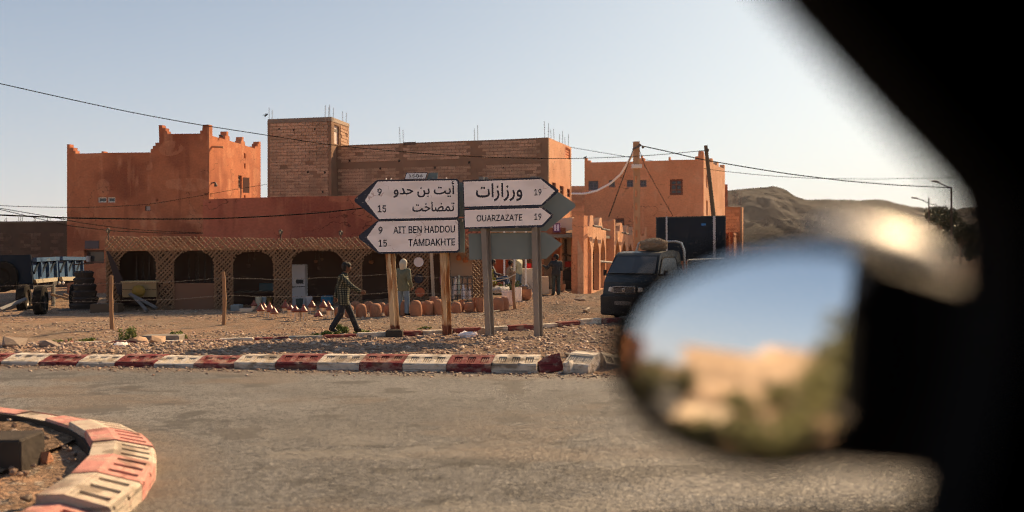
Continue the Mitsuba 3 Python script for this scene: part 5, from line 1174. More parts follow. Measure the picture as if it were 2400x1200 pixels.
TGC = (0.2, 0.055, 0.035)
TG = [(595.5, 717, 15, 12, 1, 13), (611, 729, 18, 16, 1, 13), (618.5, 724, 16, 13, 1, 13), (632.5, 726, 17, 16, 1, 14), (634, 731, 18, 16, 1, 12), (642.5, 735, 18, 15, 1, 12), (651.5, 731, 12, 9, 0, 0), (669, 722, 18, 17, 1, 10), (681, 726, 17, 12, 1, 17), (693, 731, 20, 14, 1, 22), (712, 731, 18, 15, 1, 21), (731.5, 722, 19, 15, 1, 13), (746.5, 742.5, 19, 14, 0, 0), (758, 721, 20, 16, 1, 14), (770, 720, 15, 13, 1, 14), (773.5, 728, 18, 12, 1, 20)]
for i, (px, py, w, h, st, leg) in enumerate(TG):
    w, h = w * 1.12, h * 1.15
    foot_py = py + leg; p = gnd(px, foot_py); s = p[1] / FPX; y = p[1]; R, H = w * s / 2, h * s; zb = leg * s
    t_ = thing('tagine', f'glazed brown tagine with conical lid {"on a tin brazier" if st else "set on the bare ground"}, {ORD[i]} from the left', 'tagine', 'tagines set out on the yard')
    z0 = float(ground_z(p[0], y)); base = np.array([p[0], y, z0 + zb])
    part(t_, 'dish', mv(lathe([(0, 0), (R * .8, 0), (R * 1.02, H * .16), (R * .98, H * .2), (R * .9, H * .18), (0, H * .1)], 20), base), 'vc_gloss', 30, color=TGC)
    part(t_, 'lid', mv(lathe([(R * .93, H * .18), (R * .86, H * .26), (R * .58, H * .5), (R * .3, H * .74), (R * .17, H * .82), (R * .16, H * .86), (R * .24, H * .9), (R * .24, H * .98), (R * .1, H * 1.0), (0, H)], 20), base), 'vc_gloss', 30, color=tuple(np.array(TGC) * rng.uniform(.8, 1.3)))
    if st:
        hb = min(zb * .62, .14); part(t_, 'brazier', mv(lathe([(0, zb - hb), (R * .78, zb - hb), (R * .82, zb - .003), (R * .7, zb - .003), (0, zb - hb * .8)], 18), base - (0, 0, zb)), 'vc_metal', 30, color=(0.62, 0.5, 0.38))
        for a in range(3):
            a_ = a * 2.09 + rng.uniform(0, 1); c_ = np.array([math.cos(a_), math.sin(a_), 0]) * R * .82
            part(t_, 'leg', tube([base - (0, 0, zb + .03) + c_ * 1.1, base + c_ - (0, 0, .01)], .014, 5), 'vc_metal', color=(0.5, 0.46, 0.42))
# discs on the lattice pier
for px, py, r, col, lab in ((981.5, 614, 11.7, (0.66, 0.57, 0.53), 'round pale tray hung on the lattice pier, topmost of three'), (981.5, 653, 11, (0.03, 0.026, 0.035), 'round dark tray hung on the lattice pier, middle of three'), (984.5, 684.5, 11.3, (0.46, 0.12, 0.05), 'round orange tray hung on the lattice pier, lowest of three')):
    a, z = AP.px(px, py); R = r * 33.4 / FPX
    m = lathe([(0, 0), (R * .85, 0), (R, .03), (R * .97, .035), (R * .83, .012), (0, .012)], 32)
    solo('round_tray', lab, 'tray', AP.put(mv(m, (a, z, 0.075))), 'vc', 30, color=col)
# things inside and before the arcade
def stand(name, label, cat, px0, px1, py0, py1, y, d, bsdf='vc', color=(.5, .5, .5), c=.01):
    a, b = at(px0, py1, y), at(px1, py0, y); return solo(name, label, cat, rbox(a[0], b[0], y, y + d, a[2], b[2], c), bsdf, color=color)


fr = thing('cabinet', 'white metal cabinet with a dark notice inside the fourth arch', 'cabinet'); a, b = at(683, 700, 34.4), at(714, 620, 34.4)
part(fr, 'body', rbox(a[0], b[0], 34.4, 34.9, .05, b[2], .015), 'vc', color=(0.5, 0.5, 0.5)); zz = at(700, 672, 34.4)[2]
part(fr, 'door_gap', bx(a[0] + .005, b[0] - .005, 34.395, 34.41, zz - .012, zz + .012), 'vc', color=(0.03, 0.03, 0.03)); q = at(702.5, 660, 34.4)
part(fr, 'notice', bx(q[0] - .13, q[0] + .13, 34.385, 34.397, q[2] - .07, q[2] + .07), 'vc', color=(0.03, 0.035, 0.04)); q = at(688, 673, 34.4); part(fr, 'handle', bx(q[0] - .03, q[0] + .03, 34.36, 34.395, q[2] - .02, q[2] + .02), 'vc', color=(0.05, 0.05, 0.05))


def bucket(px, py0, py1, w, y, col, lab, name='bucket', cat='bucket'):
    a, b = at(px, py1, y), at(px, py0, y); R = w * y / FPX / 2; h = b[2] - a[2]
    return solo(name, lab, cat, mv(lathe([(0, 0), (R * .85, 0), (R, h), (R * .93, h), (R * .8, .05), (0, .05)], 18), a), 'vc', True, color=col)


bucket(606, 696, 717, 15, 33.2, (0.42, 0.38, 0.28), 'pale bucket at the right side of the third arch'); bucket(619, 696, 716, 11, 33.4, (0.28, 0.32, 0.34), 'grey bucket beside the pale one in the third arch')
bucket(632, 698, 716, 12, 33.4, (0.2, 0.11, 0.03), 'mustard bucket at the foot of the lattice pier'); bucket(724, 694, 722, 17, 32.6, (0.36, 0.36, 0.38), 'white plastic drum right of the cabinet', 'drum', 'drum'); bucket(702, 700, 722, 17, 32.4, (0.03, 0.05, 0.05), 'dark drum in front of the white cabinet', 'drum', 'drum')
stand('crate', 'teal crate in the fourth arch behind the tagines', 'crate', 752, 776, 694, 716, 33.3, .4, color=(0.02, 0.12, 0.2)); stand('trough', 'grey trough left of the tagines at the lattice foot', 'trough', 540, 560, 715, 730, 32.3, .5, color=(0.2, 0.22, 0.22)); stand('tin_rack', 'long shining tin box at the left end of the tagines', 'tin box', 561, 592, 722, 731, 31.8, .3, 'vc_metal', color=(0.55, 0.48, 0.4))
stand('crate', 'blue-grey crate on a shelf in the third arch', 'crate', 607, 640, 664, 682, 34.6, .4, color=(0.05, 0.08, 0.09)); stand('shelf', 'dark shelf with goods across the third arch', 'shelf', 548, 641, 682, 686, 34.4, .6, color=(0.06, 0.045, 0.035))
for i, (px, py, r, col) in enumerate([(740, 612, 5, (0.2, 0.1, 0.06)), (755, 607, 4, (0.16, 0.09, 0.05)), (748, 628, 6, (0.1, 0.06, 0.045)), (870, 613, 6, (0.25, 0.1, 0.04)), (582, 622, 6, (0.1, 0.06, 0.05)), (596, 606, 5, (0.09, 0.06, 0.05))]):
    q = at(px, py, 34.6); R = r * 34.6 / FPX
    k = thing('hanging_basket', f'dim hanging basket inside the arcade, {ORD[[2, 4, 3, 5, 0, 1][i]]} from the left', 'basket'); part(k, 'basket', mv(lathe([(0, -R), (R * .7, -R * .8), (R, 0), (R * .8, R * .5), (0, R * .4)], 14), q), 'vc', True, color=col); part(k, 'cord', tube([q + (0, 0, R * .4), (q[0], q[1], 1.99)], .008, 4), 'vc', color=(0.1, 0.08, 0.06))
bx1 = thing('wooden_bench', 'cream wooden bench front across the first arch', 'bench'); a, b = at(286, 697, 32.8), at(366, 661, 32.8)
part(bx1, 'front', rbox(a[0], b[0], 32.8, 32.86, a[2], b[2], .01), 'vc', color=(0.24, 0.17, 0.085)); part(bx1, 'top', bx(a[0] - .02, b[0] + .02, 32.75, 33.3, b[2], b[2] + .04), 'vc', color=(0.34, 0.26, 0.14)); part(bx1, 'rail', bx(a[0], b[0], 32.77, 32.8, (a[2] + b[2]) / 2, (a[2] + b[2]) / 2 + .02), 'vc', color=(0.1, 0.07, 0.04))
q = at(325, 682, 32.6); y_ = spheroid(q, (.22, .12, .2), 2); solo('straw_bundle', 'mustard yellow straw bundle on the cream bench front', 'bundle', y_, 'vc', color=(0.2, 0.13, 0.02))
for i, (a, b) in enumerate((((305, 690, 32.4), (366, 722, 31.6)), ((318, 700, 32.2), (345, 728, 31.4)), ((60, 701, 31.5), (0, 726, 30.4)))):
    solo('plank', ['long grey plank leaning on the ground before the first arch', 'short plank beside the long one before the first arch', 'pale plank leaning under the blue trailer at the left edge'][i], 'plank', tube([at(*a), at(*b)], .07, 4), 'vc', color=(0.1, 0.095, 0.09) if i < 2 else (0.16, 0.16, 0.16))
cl = SP and Plane(xy(249, 32.7), xy(292, 32.9)); solo('dark_cloth', 'dark cloth hanging slantwise at the left end of the arcade', 'cloth', cl.ext(cl.poly([(249, 588), (254, 588), (270, 615), (291, 660), (286, 690), (276, 690), (264, 640)]), 0.0, 0.05), 'vc', color=(0.03, 0.02, 0.02))
jk = thing('basket_stack', 'dark stack of baskets left of the arcade', 'baskets'); q = gnd(226, 722)
for i in range(6): part(jk, 'basket', mv(lathe([(0, 0), (.42 - i * .03, 0), (.47 - i * .03, .16), (.4 - i * .03, .22), (0, .22)], 16), (q[0] + rng.uniform(-.04, .04), 33.6, .08 + i * .22)), 'vc', 30, color=(0.03, 0.023, 0.02))
part(jk, 'stick', tube([(q[0] - .3, 33.5, 1.62), (q[0] + .35, 33.5, 1.66)], .025), 'vc', color=(0.05, 0.035, 0.03)); part(jk, 'pallet', [mv(bx(-.7, .7, -.3 + .2 * i, -.18 + .2 * i, -.1, .1), (q[0], 33.4, 0)) for i in range(4)], 'vc', color=(0.1, 0.09, 0.085))
q = gnd(265, 730); solo('crate', 'low dark brown crate left of the first arch', 'crate', rbox(q[0] - .3, q[0] + .6, 31.9, 32.4, -.05, .35), 'vc', color=(0.1, 0.065, 0.04))
a, b = at(201, 613, 51.3), at(213, 600, 51.3); bucket(207, 600, 614, 11, 51.4, (0.45, 0.42, 0.4), 'pale bucket standing in the dark opening of the ochre building')
for px, y0, y1, D, lab in ((254, 534, 556, 33.2, 'left lantern on the arcade roof'), (658, 538, 558, 33.4, 'thin tilted lamp stick on the arcade roof, middle'), (799, 540, 560, 33.4, 'right lantern on the arcade roof')):
    k = thing('lantern', lab, 'lantern'); a, b = at(px, y1, D), at(px, y0, D); h = b[2] - a[2]
    part(k, 'pole', tube([a - (0, 0, .1), a + (0, 0, h * .4)], .02), 'vc', color=(0.04, 0.03, 0.03)); part(k, 'cage', mv(lathe([(.02, 0), (.06, .02), (.075, h * .45), (.02, h * .6), (0, h * .6)], 6), a + (0, 0, h * .4)), 'vc', color=(0.06, 0.045, 0.035)); part(k, 'glass', mv(bx(-.02, .02, -.076, -.066, .04, h * .4), a + (0, 0, h * .4)), 'vc', color=(0.5, 0.4, 0.25))
# last bay: poles, panel, bottles, cloth
q = at(1017, 640, 33.2)
for px, w, lab in ((1017, .06, 'cream pole hung with little bells in the last bay of the arcade'), (1050, .09, 'pale board edge beside the second sign post')):
    a = at(px, 700, 33.3); solo('pole', lab, 'pole', tube([(a[0], 33.3, .1), (a[0] - .08, 33.3, 2.0)], w, 8), 'vc', color=(0.42, 0.32, 0.22))
a, b = at(1056, 704, 34.2), at(1108, 592, 34.2); k = thing('cream_panel', 'cream boarded panel with a dark rail in the last bay of the arcade', 'panel')
part(k, 'board', bx(a[0], b[0], 34.2, 34.28, .2, b[2]), 'vc', color=(0.36, 0.25, 0.17)); z = at(1080, 649, 34.2)[2]; part(k, 'rail', bx(a[0], b[0], 34.14, 34.199, z - .015, z + .015), 'vc', color=(0.05, 0.04, 0.03)); 
for i in range(4): part(k, 'seam', bx(a[0] + (b[0] - a[0]) * (i + 1) / 5 - .004, a[0] + (b[0] - a[0]) * (i + 1) / 5 + .004, 34.19, 34.199, .2, z - .02), 'vc', color=(0.2, 0.14, 0.1))
for i, (px, py) in enumerate(((1075, 604), (1091, 609))): q = at(px, py, 33.9); solo('hanging_gourd', f'small orange gourd hanging before the cream panel, {ORD[i]} from the left', 'gourd', [mv(lathe([(0, -.1), (.08, -.08), (.1, 0), (.06, .08), (0, .12)], 12), q), tube([q + (0, 0, .1), (q[0], q[1], 2.0)], .008, 4)], 'vc', color=(0.36, 0.11, 0.03))
rk = thing('bottle_rack', 'dark wire rack of bottles and jars before the cream panel', 'rack'); ra = at(1060, 702, 33.0); rb_ = at(1106, 660, 33.0)
wr = []
for z in np.linspace(.45, 1.05, 4): wr += [tube([(ra[0], 33, z), (rb_[0], 33, z)], .01, 4), tube([(ra[0], 33.35, z), (rb_[0], 33.35, z)], .01, 4)]
for x in np.linspace(ra[0], rb_[0], 5): wr += [tube([(x, yy, .1), (x, yy, 1.1)], .012, 4) for yy in (33, 33.35)]
part(rk, 'wires', wr, 'vc', color=(0.05, 0.05, 0.05), kind='stuff')
for i, (px, h, w, col, y0) in enumerate([(1062, .42, .05, (0.45, 0.4, 0.36), 700), (1068, .6, .07, (0.6, 0.5, 0.44), 690), (1076, .66, .04, (0.35, 0.4, 0.34), 690), (1086, .5, .075, (0.62, 0.6, 0.62), 700), (1094, .42, .06, (0.5, 0.4, 0.33), 702), (1101, .4, .05, (0.55, 0.5, 0.48), 700), (1040, .62, .06, (0.2, 0.24, 0.3), 695)]):
    q = at(px, y0, 33.15); solo('bottle', f'bottle or jar in the wire rack by the cream panel, {ORD[[1, 2, 3, 4, 5, 6, 0][i]]} from the left', 'bottle', mv(lathe([(0, 0), (w, 0), (w, h * .62), (w * .45, h * .75), (w * .4, h), (0, h)], 12), q), 'vc_gloss', 30, color=col)
q = at(1040, 655, 33.5); solo('magenta_cloth', 'magenta cloth hanging left of the second sign post', 'cloth', spheroid(q, (.14, .08, .3), 2), 'vc', color=(0.25, 0.012, 0.11))

# ---------------------------------------------------------------- fence
fn = []
for px, yt, yb, lab, bend in ((265, 646, 775, 'rough wooden fence post, leftmost of three', .02), (526, 637, 762, 'rough wooden fence post in front of the arcade, middle of three', -.03), (1209, 636, 728, 'forked wooden fence post beside the white planters, rightmost of three', .06)):
    p = gnd(px, yb); z = at(px, yt, p[1])[2]
    pts = [(p[0], p[1], p[2] - .3)] + [(p[0] - .02 - bend * math.sin(t * 3), p[1], p[2] + (z - p[2]) * t) for t in np.linspace(.0, 1, 7)]
    k = solo('fence_post', lab, 'fence post', tube(pts, [.07, .06, .052, .05, .055, .047, .05, .043], 9), 'wood'); fn.append(p)
r_ = np.random.default_rng(3)
lv = [[(1.0, 1.25)], [(.42, .62)], [(1.22, 1.4)]]
for i, (ya, yb_, yc) in enumerate([((662, 654.5, 650), 0, 0), ((705, 695, 682), 0, 0), ((741, 733, 722), 0, 0)]):
    # strand heights at the posts, read at x = 265, 526, 1209
    pts = []
    y3 = {0: [(-60, 672), (265, 664), (400, 661), (526, 651), (650, 655), (780, 650), (910, 643), (1060, 652), (1209, 650)], 1: [(-60, 712), (265, 705), (420, 701), (526, 692), (650, 696), (780, 694), (910, 686), (1060, 690), (1209, 684)], 2: [(-60, 748), (265, 741), (420, 738), (526, 730), (650, 733), (780, 732), (910, 726), (1060, 722), (1209, 715)]}[i]
    P = np.array(y3, float); t = np.linspace(P[0, 0], P[-1, 0], 140); yy = np.interp(t, P[:, 0], P[:, 1]); D = np.interp(t, [265, 526, 1209], [fn[0][1], fn[1][1], fn[2][1]])
    Q = [at(a, b, d - .06) for a, b, d in zip(t, yy, D)]; k = thing('fence_wire', ['upper', 'middle', 'lower'][i] + ' strand of the barbed wire fence in front of the arcade', 'wire')
    part(k, 'strand', tube(Q, .0032, 4), 'vc', color=(0.15, 0.13, 0.115)); part(k, 'barbs', [tube([q - (.015, 0, .015), q + (.015, 0, .015)], .004, 4) for q in Q[::2]], 'vc', color=(0.32, 0.28, 0.25), kind='stuff')
q1, q2 = at(1158, 664, 36), at(1212, 646, fn[2][1]); wire('rope', 'pale rope slack between the forked post and the leaning pots', [(1135, 660), (1165, 657), (1190, 652), (1209, 642)], 31, fn[2][1] - .06, .018, (0.5, 0.44, 0.36), 'rope')
wire('hose', 'dark hose lying on the gravel between the second and third sign posts', [(1040, 752), (1075, 751), (1100, 747), (1120, 741), (1138, 734), (1170, 728)], 27.5, 30.5, .03, (0.1, 0.085, 0.07), 'hose')

# ---------------------------------------------------------------- birds
def bird(label, p, span, up, rz):
    k = thing('bird', label, 'bird'); b = spheroid((0, 0, 0), 1.0, 2); b.vertices *= (.17, .05, .05)
    part(k, 'body', mv(b, p, rz, ry=up), 'vc', True, color=(0.03, 0.03, 0.032))
    for s in (1, -1):
        w = trimesh.convex.convex_hull(np.array([(.08, 0, 0), (-.05, 0, 0), (.02, s * span * .5, span * .16), (-.1, s * span, span * .34), (-.07, s * span, span * .36), (.03, 0, .015), (-.03, 0, .015)])); part(k, 'wing', mv(w, p, rz, ry=up), 'vc', color=(0.035, 0.035, 0.04))
    return k


bird('dark bird taking off left of the tower rebar', at(624, 270, 69), .42, -.7, .5); bird('dark bird perched on the parapet of the ochre building', at(518.5, 321, 51.5) + (0, 0, .05), .06, -.4, 2.8); bird('tiny bird on the corner of the tan house', at(1371, 369, 66.8), .05, -.5, .3)

# ---------------------------------------------------------------- people
def sph(p, r): return m3.Manifold.sphere(r, 14).translate(tuple(map(float, p)))


def chain(pts, rs):
    out = [m3.Manifold.batch_hull([sph(a, ra), sph(b, rb)]) for a, ra, b, rb in zip(pts[:-1], rs[:-1], pts[1:], rs[1:])]
    return m3.Manifold.batch_boolean(out, m3.OpType.Add)


def skinned(parts, ed=.035, it=8):
    m = m3.Manifold.batch_boolean(parts, m3.OpType.Add).refine_to_length(ed); q = m.to_mesh()
    t = trimesh.Trimesh(q.vert_properties[:, :3], q.tri_verts, process=True); trimesh.smoothing.filter_taubin(t, iterations=it); return t


def hand(w, d, side, s=1.0, curl=.5):
    """palm, four curled fingers of different lengths and a thumb from the side of the palm; w wrist, d pointing direction"""
    w, d = np.array(w, float), np.array(d, float); d /= np.linalg.norm(d); up = np.array([0, 0, 1.0]) - d * d[2]
    up = up / np.linalg.norm(up) if np.linalg.norm(up) > .1 else np.array([1.0, 0, 0]); sd = np.cross(d, up) * side; out = []
    across = np.array([1, 0, 0]) - d * d[0]; across /= np.linalg.norm(across) + 1e-9
    nrm = np.cross(d, across) * side
    out.append(m3.Manifold.batch_hull([sph(w, .026 * s)] + [sph(w + d * .085 * s + across * o * s, .014 * s) for o in (-.03, .03)] + [sph(w + d * .03 * s + across * .03 * s, .016 * s)]))
    for o, l in ((-.033, .06), (-.011, .075), (.011, .08), (.033, .07)):
        b = w + d * .085 * s + across * o * s; k = b + (d * (1 - curl * .5) + nrm * curl * .6) * l * .55 * s; e = k + (d * (1 - curl * 1.3) + nrm * curl) * l * .5 * s
        out.append(chain([b, k, e], [.0095 * s, .009 * s, .0075 * s]))
    b = w + d * .025 * s + across * .028 * s; out.append(chain([b, b + (d * .5 + across * .6) * .045 * s, b + (d * .95 + across * .5 + nrm * .4) * .075 * s], [.013 * s, .011 * s, .009 * s]))
    return out


def person(label, loc, rz, J, skin, top, legs, shoes, hair, hood=None, H=1.0, hem=None, topmat='vc', legmat='vc', hair_col=(.012, .011, .011)):
    """J: joints in metres, x the way the person faces, y to their left"""
    J = {k: np.array(v, float) for k, v in J.items()}; k = thing('person', label, 'person')
    wear = lambda m: mv(m, loc, rz, s=H)
    head = J['head']; nk = J['neck']; ch, pe = J['chest'], J['pelvis']; fd = J.get('look', np.array([1.0, 0, 0])); fd = fd / np.linalg.norm(fd); sdv = np.cross([0, 0, 1.0], fd)
    body = [chain([pe, ch], [.12, .135]), chain([ch, nk], [.1, .05]), chain([nk, head - (0, 0, .05)], [.05, .05])]
    skull = [sph(head + (0, 0, .02), .088), sph(head - (0, 0, .05) + fd * .03, .062), sph(head + (0, 0, .02) - fd * .03, .085)]
    body += [m3.Manifold.batch_hull(skull), m3.Manifold.batch_hull([sph(head + fd * .095 - (0, 0, .005), .009), sph(head + fd * .105 - (0, 0, .03), .012), sph(head + fd * .08 - (0, 0, .03), .02)]),
             m3.Manifold.batch_hull([sph(head + fd * .085 - (0, 0, .07) + sdv * .02, .01), sph(head + fd * .085 - (0, 0, .07) - sdv * .02, .01)])]
    for s in (1, -1): body.append(m3.Manifold.batch_hull([sph(head + sdv * s * .088 + (0, 0, .015), .016), sph(head + sdv * s * .086 - (0, 0, .025), .011)]))
    shirt = [m3.Manifold.batch_hull([sph(J['shL'], .075), sph(J['shR'], .075), sph(ch, .15), sph(ch - (0, 0, .12), .15)]), m3.Manifold.batch_hull([sph(ch - (0, 0, .1), .155), sph(pe + (0, .07, 0), .125), sph(pe - (0, .07, 0), .125)]), chain([ch + (0, 0, .1), nk - (0, 0, .01)], [.1, .062])]
    if hem is not None: shirt.append(m3.Manifold.batch_hull([sph(pe + (0, .07, .02), .13), sph(pe - (0, .07, -.02), .13), sph(np.array(hem) + (0, .08, 0), .125), sph(np.array(hem) - (0, .08, 0), .125)]) - m3.Manifold.cube((2, 2, 1), True).translate((0, 0, float(hem[2]) - .55)))
    trous = [m3.Manifold.batch_hull([sph(pe + (0, .07, 0), .115), sph(pe - (0, .07, 0), .115), sph(J['hipL'], .09), sph(J['hipR'], .09)])]; shoe = []
    for c, s in (('L', 1), ('R', -1)):
        body += [chain([J['sh' + c], J['el' + c], J['wr' + c]], [.052, .04, .028]), chain([J['hip' + c], J['kn' + c], J['an' + c]], [.085, .055, .04])]
        wd = J['wr' + c] - J['el' + c]; body += hand(J['wr' + c], J.get('hd' + c, wd), s)
        shirt.append(chain([J['sh' + c], J['el' + c], J['wr' + c] - wd / np.linalg.norm(wd) * .02], [.072, .062, .047]))
        trous.append(chain([J['hip' + c], J['kn' + c], J['an' + c] + (0, 0, .02)], [.098, .075, .068]))
        t = J['toe' + c]; body.append(chain([J['an' + c], t], [.035, .025])); shoe.append(m3.Manifold.batch_hull([sph(J['an' + c] - (.03, 0, .02), .045), sph(J['an' + c] * .4 + t * .6, .045), sph(t, .033)]))
    scene[k] = shape(wear(skinned(body, .03, 5)), 'vc', True, skin)
    part(k, 'shirt' if not hood else 'jacket', wear(skinned(shirt)), topmat, True, top if topmat == 'vc' else None)
    part(k, 'trousers', wear(skinned(trous)), legmat, True, legs if legmat == 'vc' else None)
    for m in shoe: part(k, 'shoe', wear(skinned([m], .03, 3)), 'vc', True, shoes)
    hr = m3.Manifold.batch_hull([sph(head + (0, 0, .03) - fd * .025, .1), sph(head + (0, 0, .035) + fd * .02, .088), sph(head - (0, 0, .03) - fd * .045, .075)]) - m3.Manifold.batch_hull([sph(head - (0, 0, .02) + fd * .09, .07), sph(head - (0, 0, .09) + fd * .1, .08)])
    if hood: hr = m3.Manifold.batch_hull([sph(head + (0, 0, .03), .112), sph(head - fd * .03 + (0, 0, -.02), .115), sph(nk, .1)]) - m3.Manifold.batch_hull([sph(head + fd * .1 - (0, 0, .02), .07), sph(head + fd * .16 - (0, 0, .02), .08)])
    hm = skinned([hr], .025, 4)
    if not hood: hm.vertices += (meshkit.noise(hm.vertices * 60, 2)[:, None] - .5) * .012
    part(k, 'hood' if hood else 'hair', wear(hm), 'vc', True, hood or hair_col)
    if not hood and topmat == 'plaid': part(k, 'collar', wear(skinned([chain([nk + (.05, .05, -.02), nk + (-.06, .04, .0), nk + (-.06, -.04, .0), nk + (.05, -.05, -.02)], [.022] * 4)], .02, 3)), topmat, True)
    return k


p = gnd(806, 781)
person('man in a dark checked shirt and black trousers walking to the right past the arcade', (p[0], p[1], float(ground_z(p[0], p[1]))), 0.12,
       dict(pelvis=(0, 0, .86), chest=(.0, 0, 1.2), neck=(.035, 0, 1.42), head=(.085, 0, 1.57), look=(1, .1, -.06), shL=(.02, .19, 1.34), shR=(-.03, -.19, 1.34), elL=(-.14, .26, 1.08), wrL=(-.2, .23, .84), elR=(.19, -.27, 1.13), wrR=(.4, -.2, .99), hdR=(.12, .01, -.05),
            hipL=(0, .09, .84), hipR=(0, -.09, .84), knL=(.16, .1, .47), anL=(.3, .1, .09), toeL=(.44, .11, .05), knR=(-.07, -.1, .46), anR=(-.27, -.1, .13), toeR=(-.14, -.1, .04)),
       (0.13, 0.06, 0.035), None, (0.012, 0.014, 0.02), (0.02, 0.018, 0.018), True, hem=(0, 0, .72), topmat='plaid', legmat='vc')
p = gnd(946, 741)
person('person in a green jacket with pale hood up and jeans standing among the clay pots', (p[0], p[1], float(ground_z(p[0], p[1]))), 1.0,
       dict(pelvis=(0, 0, .88), chest=(-.02, 0, 1.2), neck=(0, 0, 1.42), head=(.02, 0, 1.56), look=(1, -.1, -.1), shL=(0, .19, 1.34), shR=(.0, -.2, 1.34), elL=(-.05, .26, 1.06), wrL=(.1, .2, .88), elR=(-.05, -.27, 1.07), wrR=(.1, -.24, .86), hdR=(.1, .05, -.15),
            hipL=(0, .09, .86), hipR=(0, -.09, .86), knL=(.06, .16, .47), anL=(-.06, .2, .09), toeL=(.1, .22, .04), knR=(.03, -.11, .47), anR=(.0, -.12, .09), toeR=(.15, -.15, .04)),
       (0.2, 0.11, 0.07), (0.1, 0.11, 0.075), None, (0.02, 0.018, 0.018), True, hood=(0.42, 0.38, 0.3), hem=(0, 0, .8), legmat='denim')
p = gnd(1304, 693)
person('person in dark clothes standing in the shop front with one arm held out', (p[0], p[1], float(ground_z(p[0], p[1]))), 1.9,
       dict(pelvis=(0, 0, .88), chest=(0, 0, 1.2), neck=(0, 0, 1.42), head=(.02, 0, 1.56), look=(.6, .8, -.1), shL=(0, .19, 1.34), shR=(0, -.19, 1.34), elL=(.12, .34, 1.12), wrL=(.22, .48, 1.22), elR=(.05, -.26, 1.06), wrR=(.2, -.2, 1.0),
            hipL=(0, .09, .86), hipR=(0, -.09, .86), knL=(.04, .11, .47), anL=(.02, .12, .09), toeL=(.17, .13, .04), knR=(.0, -.09, .47), anR=(-.05, -.08, .09), toeR=(.1, -.1, .04)),
       (0.14, 0.07, 0.045), (0.02, 0.022, 0.026), (0.02, 0.03, 0.032), (0.02, 0.018, 0.018), True, H=.9)
q = at(1162, 657, 39)
person('person in jeans and dark checked top sitting back beneath the grey sign', (q[0], 39, q[2] - .48), 0.0,
       dict(pelvis=(0, 0, .5), chest=(-.14, 0, .82), neck=(-.14, 0, 1.05), head=(-.1, 0, 1.2), look=(1, .2, -.1), shL=(-.14, .19, .96), shR=(-.14, -.19, .96), elL=(-.05, .25, .72), wrL=(.16, .2, .68), elR=(-.02, -.26, .74), wrR=(.2, -.18, .7),
            hipL=(.02, .09, .5), hipR=(.02, -.09, .5), knL=(.42, .12, .6), anL=(.56, .12, .18), toeL=(.7, .12, .12), knR=(.4, -.13, .52), anR=(.5, -.13, .1), toeR=(.64, -.14, .05)),
       (0.14, 0.07, 0.045), (0.035, 0.035, 0.05), (0.03, 0.055, 0.1), (0.02, 0.018, 0.018), True)
sc_ = q; solo('stool', 'low reddish seat under the person in jeans beneath the grey sign', 'seat', rbox(q[0] - .22, q[0] + .22, 38.8, 39.2, .05, q[2] - .1, .03), 'vc', color=(0.2, 0.07, 0.045))
q = at(1196, 676, 42.5)
person('person in a tan top sitting between the white stall poles', (q[0], 42.5, q[2] - .1), 0.3,
       dict(pelvis=(0, 0, .5), chest=(-.04, 0, .82), neck=(0, 0, 1.05), head=(.04, 0, 1.2), shL=(-.02, .19, .96), shR=(-.02, -.19, .96), elL=(.05, .25, .72), wrL=(.26, .15, .68), elR=(.05, -.26, .74), wrR=(.26, -.14, .7),
            hipL=(.02, .09, .5), hipR=(.02, -.09, .5), knL=(.42, .12, .52), anL=(.44, .12, .1), toeL=(.58, .12, .05), knR=(.4, -.13, .52), anR=(.42, -.13, .1), toeR=(.56, -.14, .05)),
       (0.14, 0.07, 0.045), (0.34, 0.24, 0.16), (0.1, 0.09, 0.08), (0.02, 0.018, 0.018), True)
solo('stool', 'low seat under the person in the tan top', 'seat', rbox(q[0] - .2, q[0] + .2, 42.3, 42.7, 0, q[2] + .3, .03), 'vc', color=(0.12, 0.08, 0.05))
q = gnd(1219, 694)
person('person in jeans and a pale top standing behind the stool with the checked cloth', (q[0], 41.6, float(ground_z(q[0], 41.6))), 2.6,
       dict(pelvis=(0, 0, .88), chest=(0, 0, 1.2), neck=(0.05, 0, 1.42), head=(.1, 0, 1.55), shL=(0, .19, 1.34), shR=(0, -.19, 1.34), elL=(.06, .24, 1.06), wrL=(.24, .16, 1.0), elR=(.05, -.26, 1.06), wrR=(.2, -.2, 1.0),
            hipL=(0, .09, .86), hipR=(0, -.09, .86), knL=(.04, .1, .47), anL=(.0, .1, .09), toeL=(.15, .1, .04), knR=(.02, -.09, .47), anR=(-.03, -.09, .09), toeR=(.12, -.1, .04)),
       (0.14, 0.07, 0.045), (0.3, 0.3, 0.22), (0.1, 0.15, 0.19), (0.02, 0.018, 0.018), True)


# ---------------------------------------------------------------- pickup
def wheel(parent, c, ax, r=.29, w=.18):
    """tyre and rim; ax: angle of the axle about z"""
    ty = lathe([(r * .62, -w / 2), (r * .93, -w / 2), (r, -w * .35), (r, w * .35), (r * .93, w / 2), (r * .62, w / 2), (r * .62, -w / 2)], 28); rm = lathe([(0, -w * .3), (r * .5, -w * .3), (r * .63, -w * .42), (r * .63, w * .42), (r * .5, w * .3), (r * .2, w * .36), (0, w * .36)], 24)
    k = part(parent, 'wheel', mv(mv(ty, rx=math.pi / 2), c, ax), 'rubber', 30); part(k, 'rim', mv(mv(rm, rx=math.pi / 2), c, ax), 'vc_metal', 30, color=(0.1, 0.095, 0.09)); return k


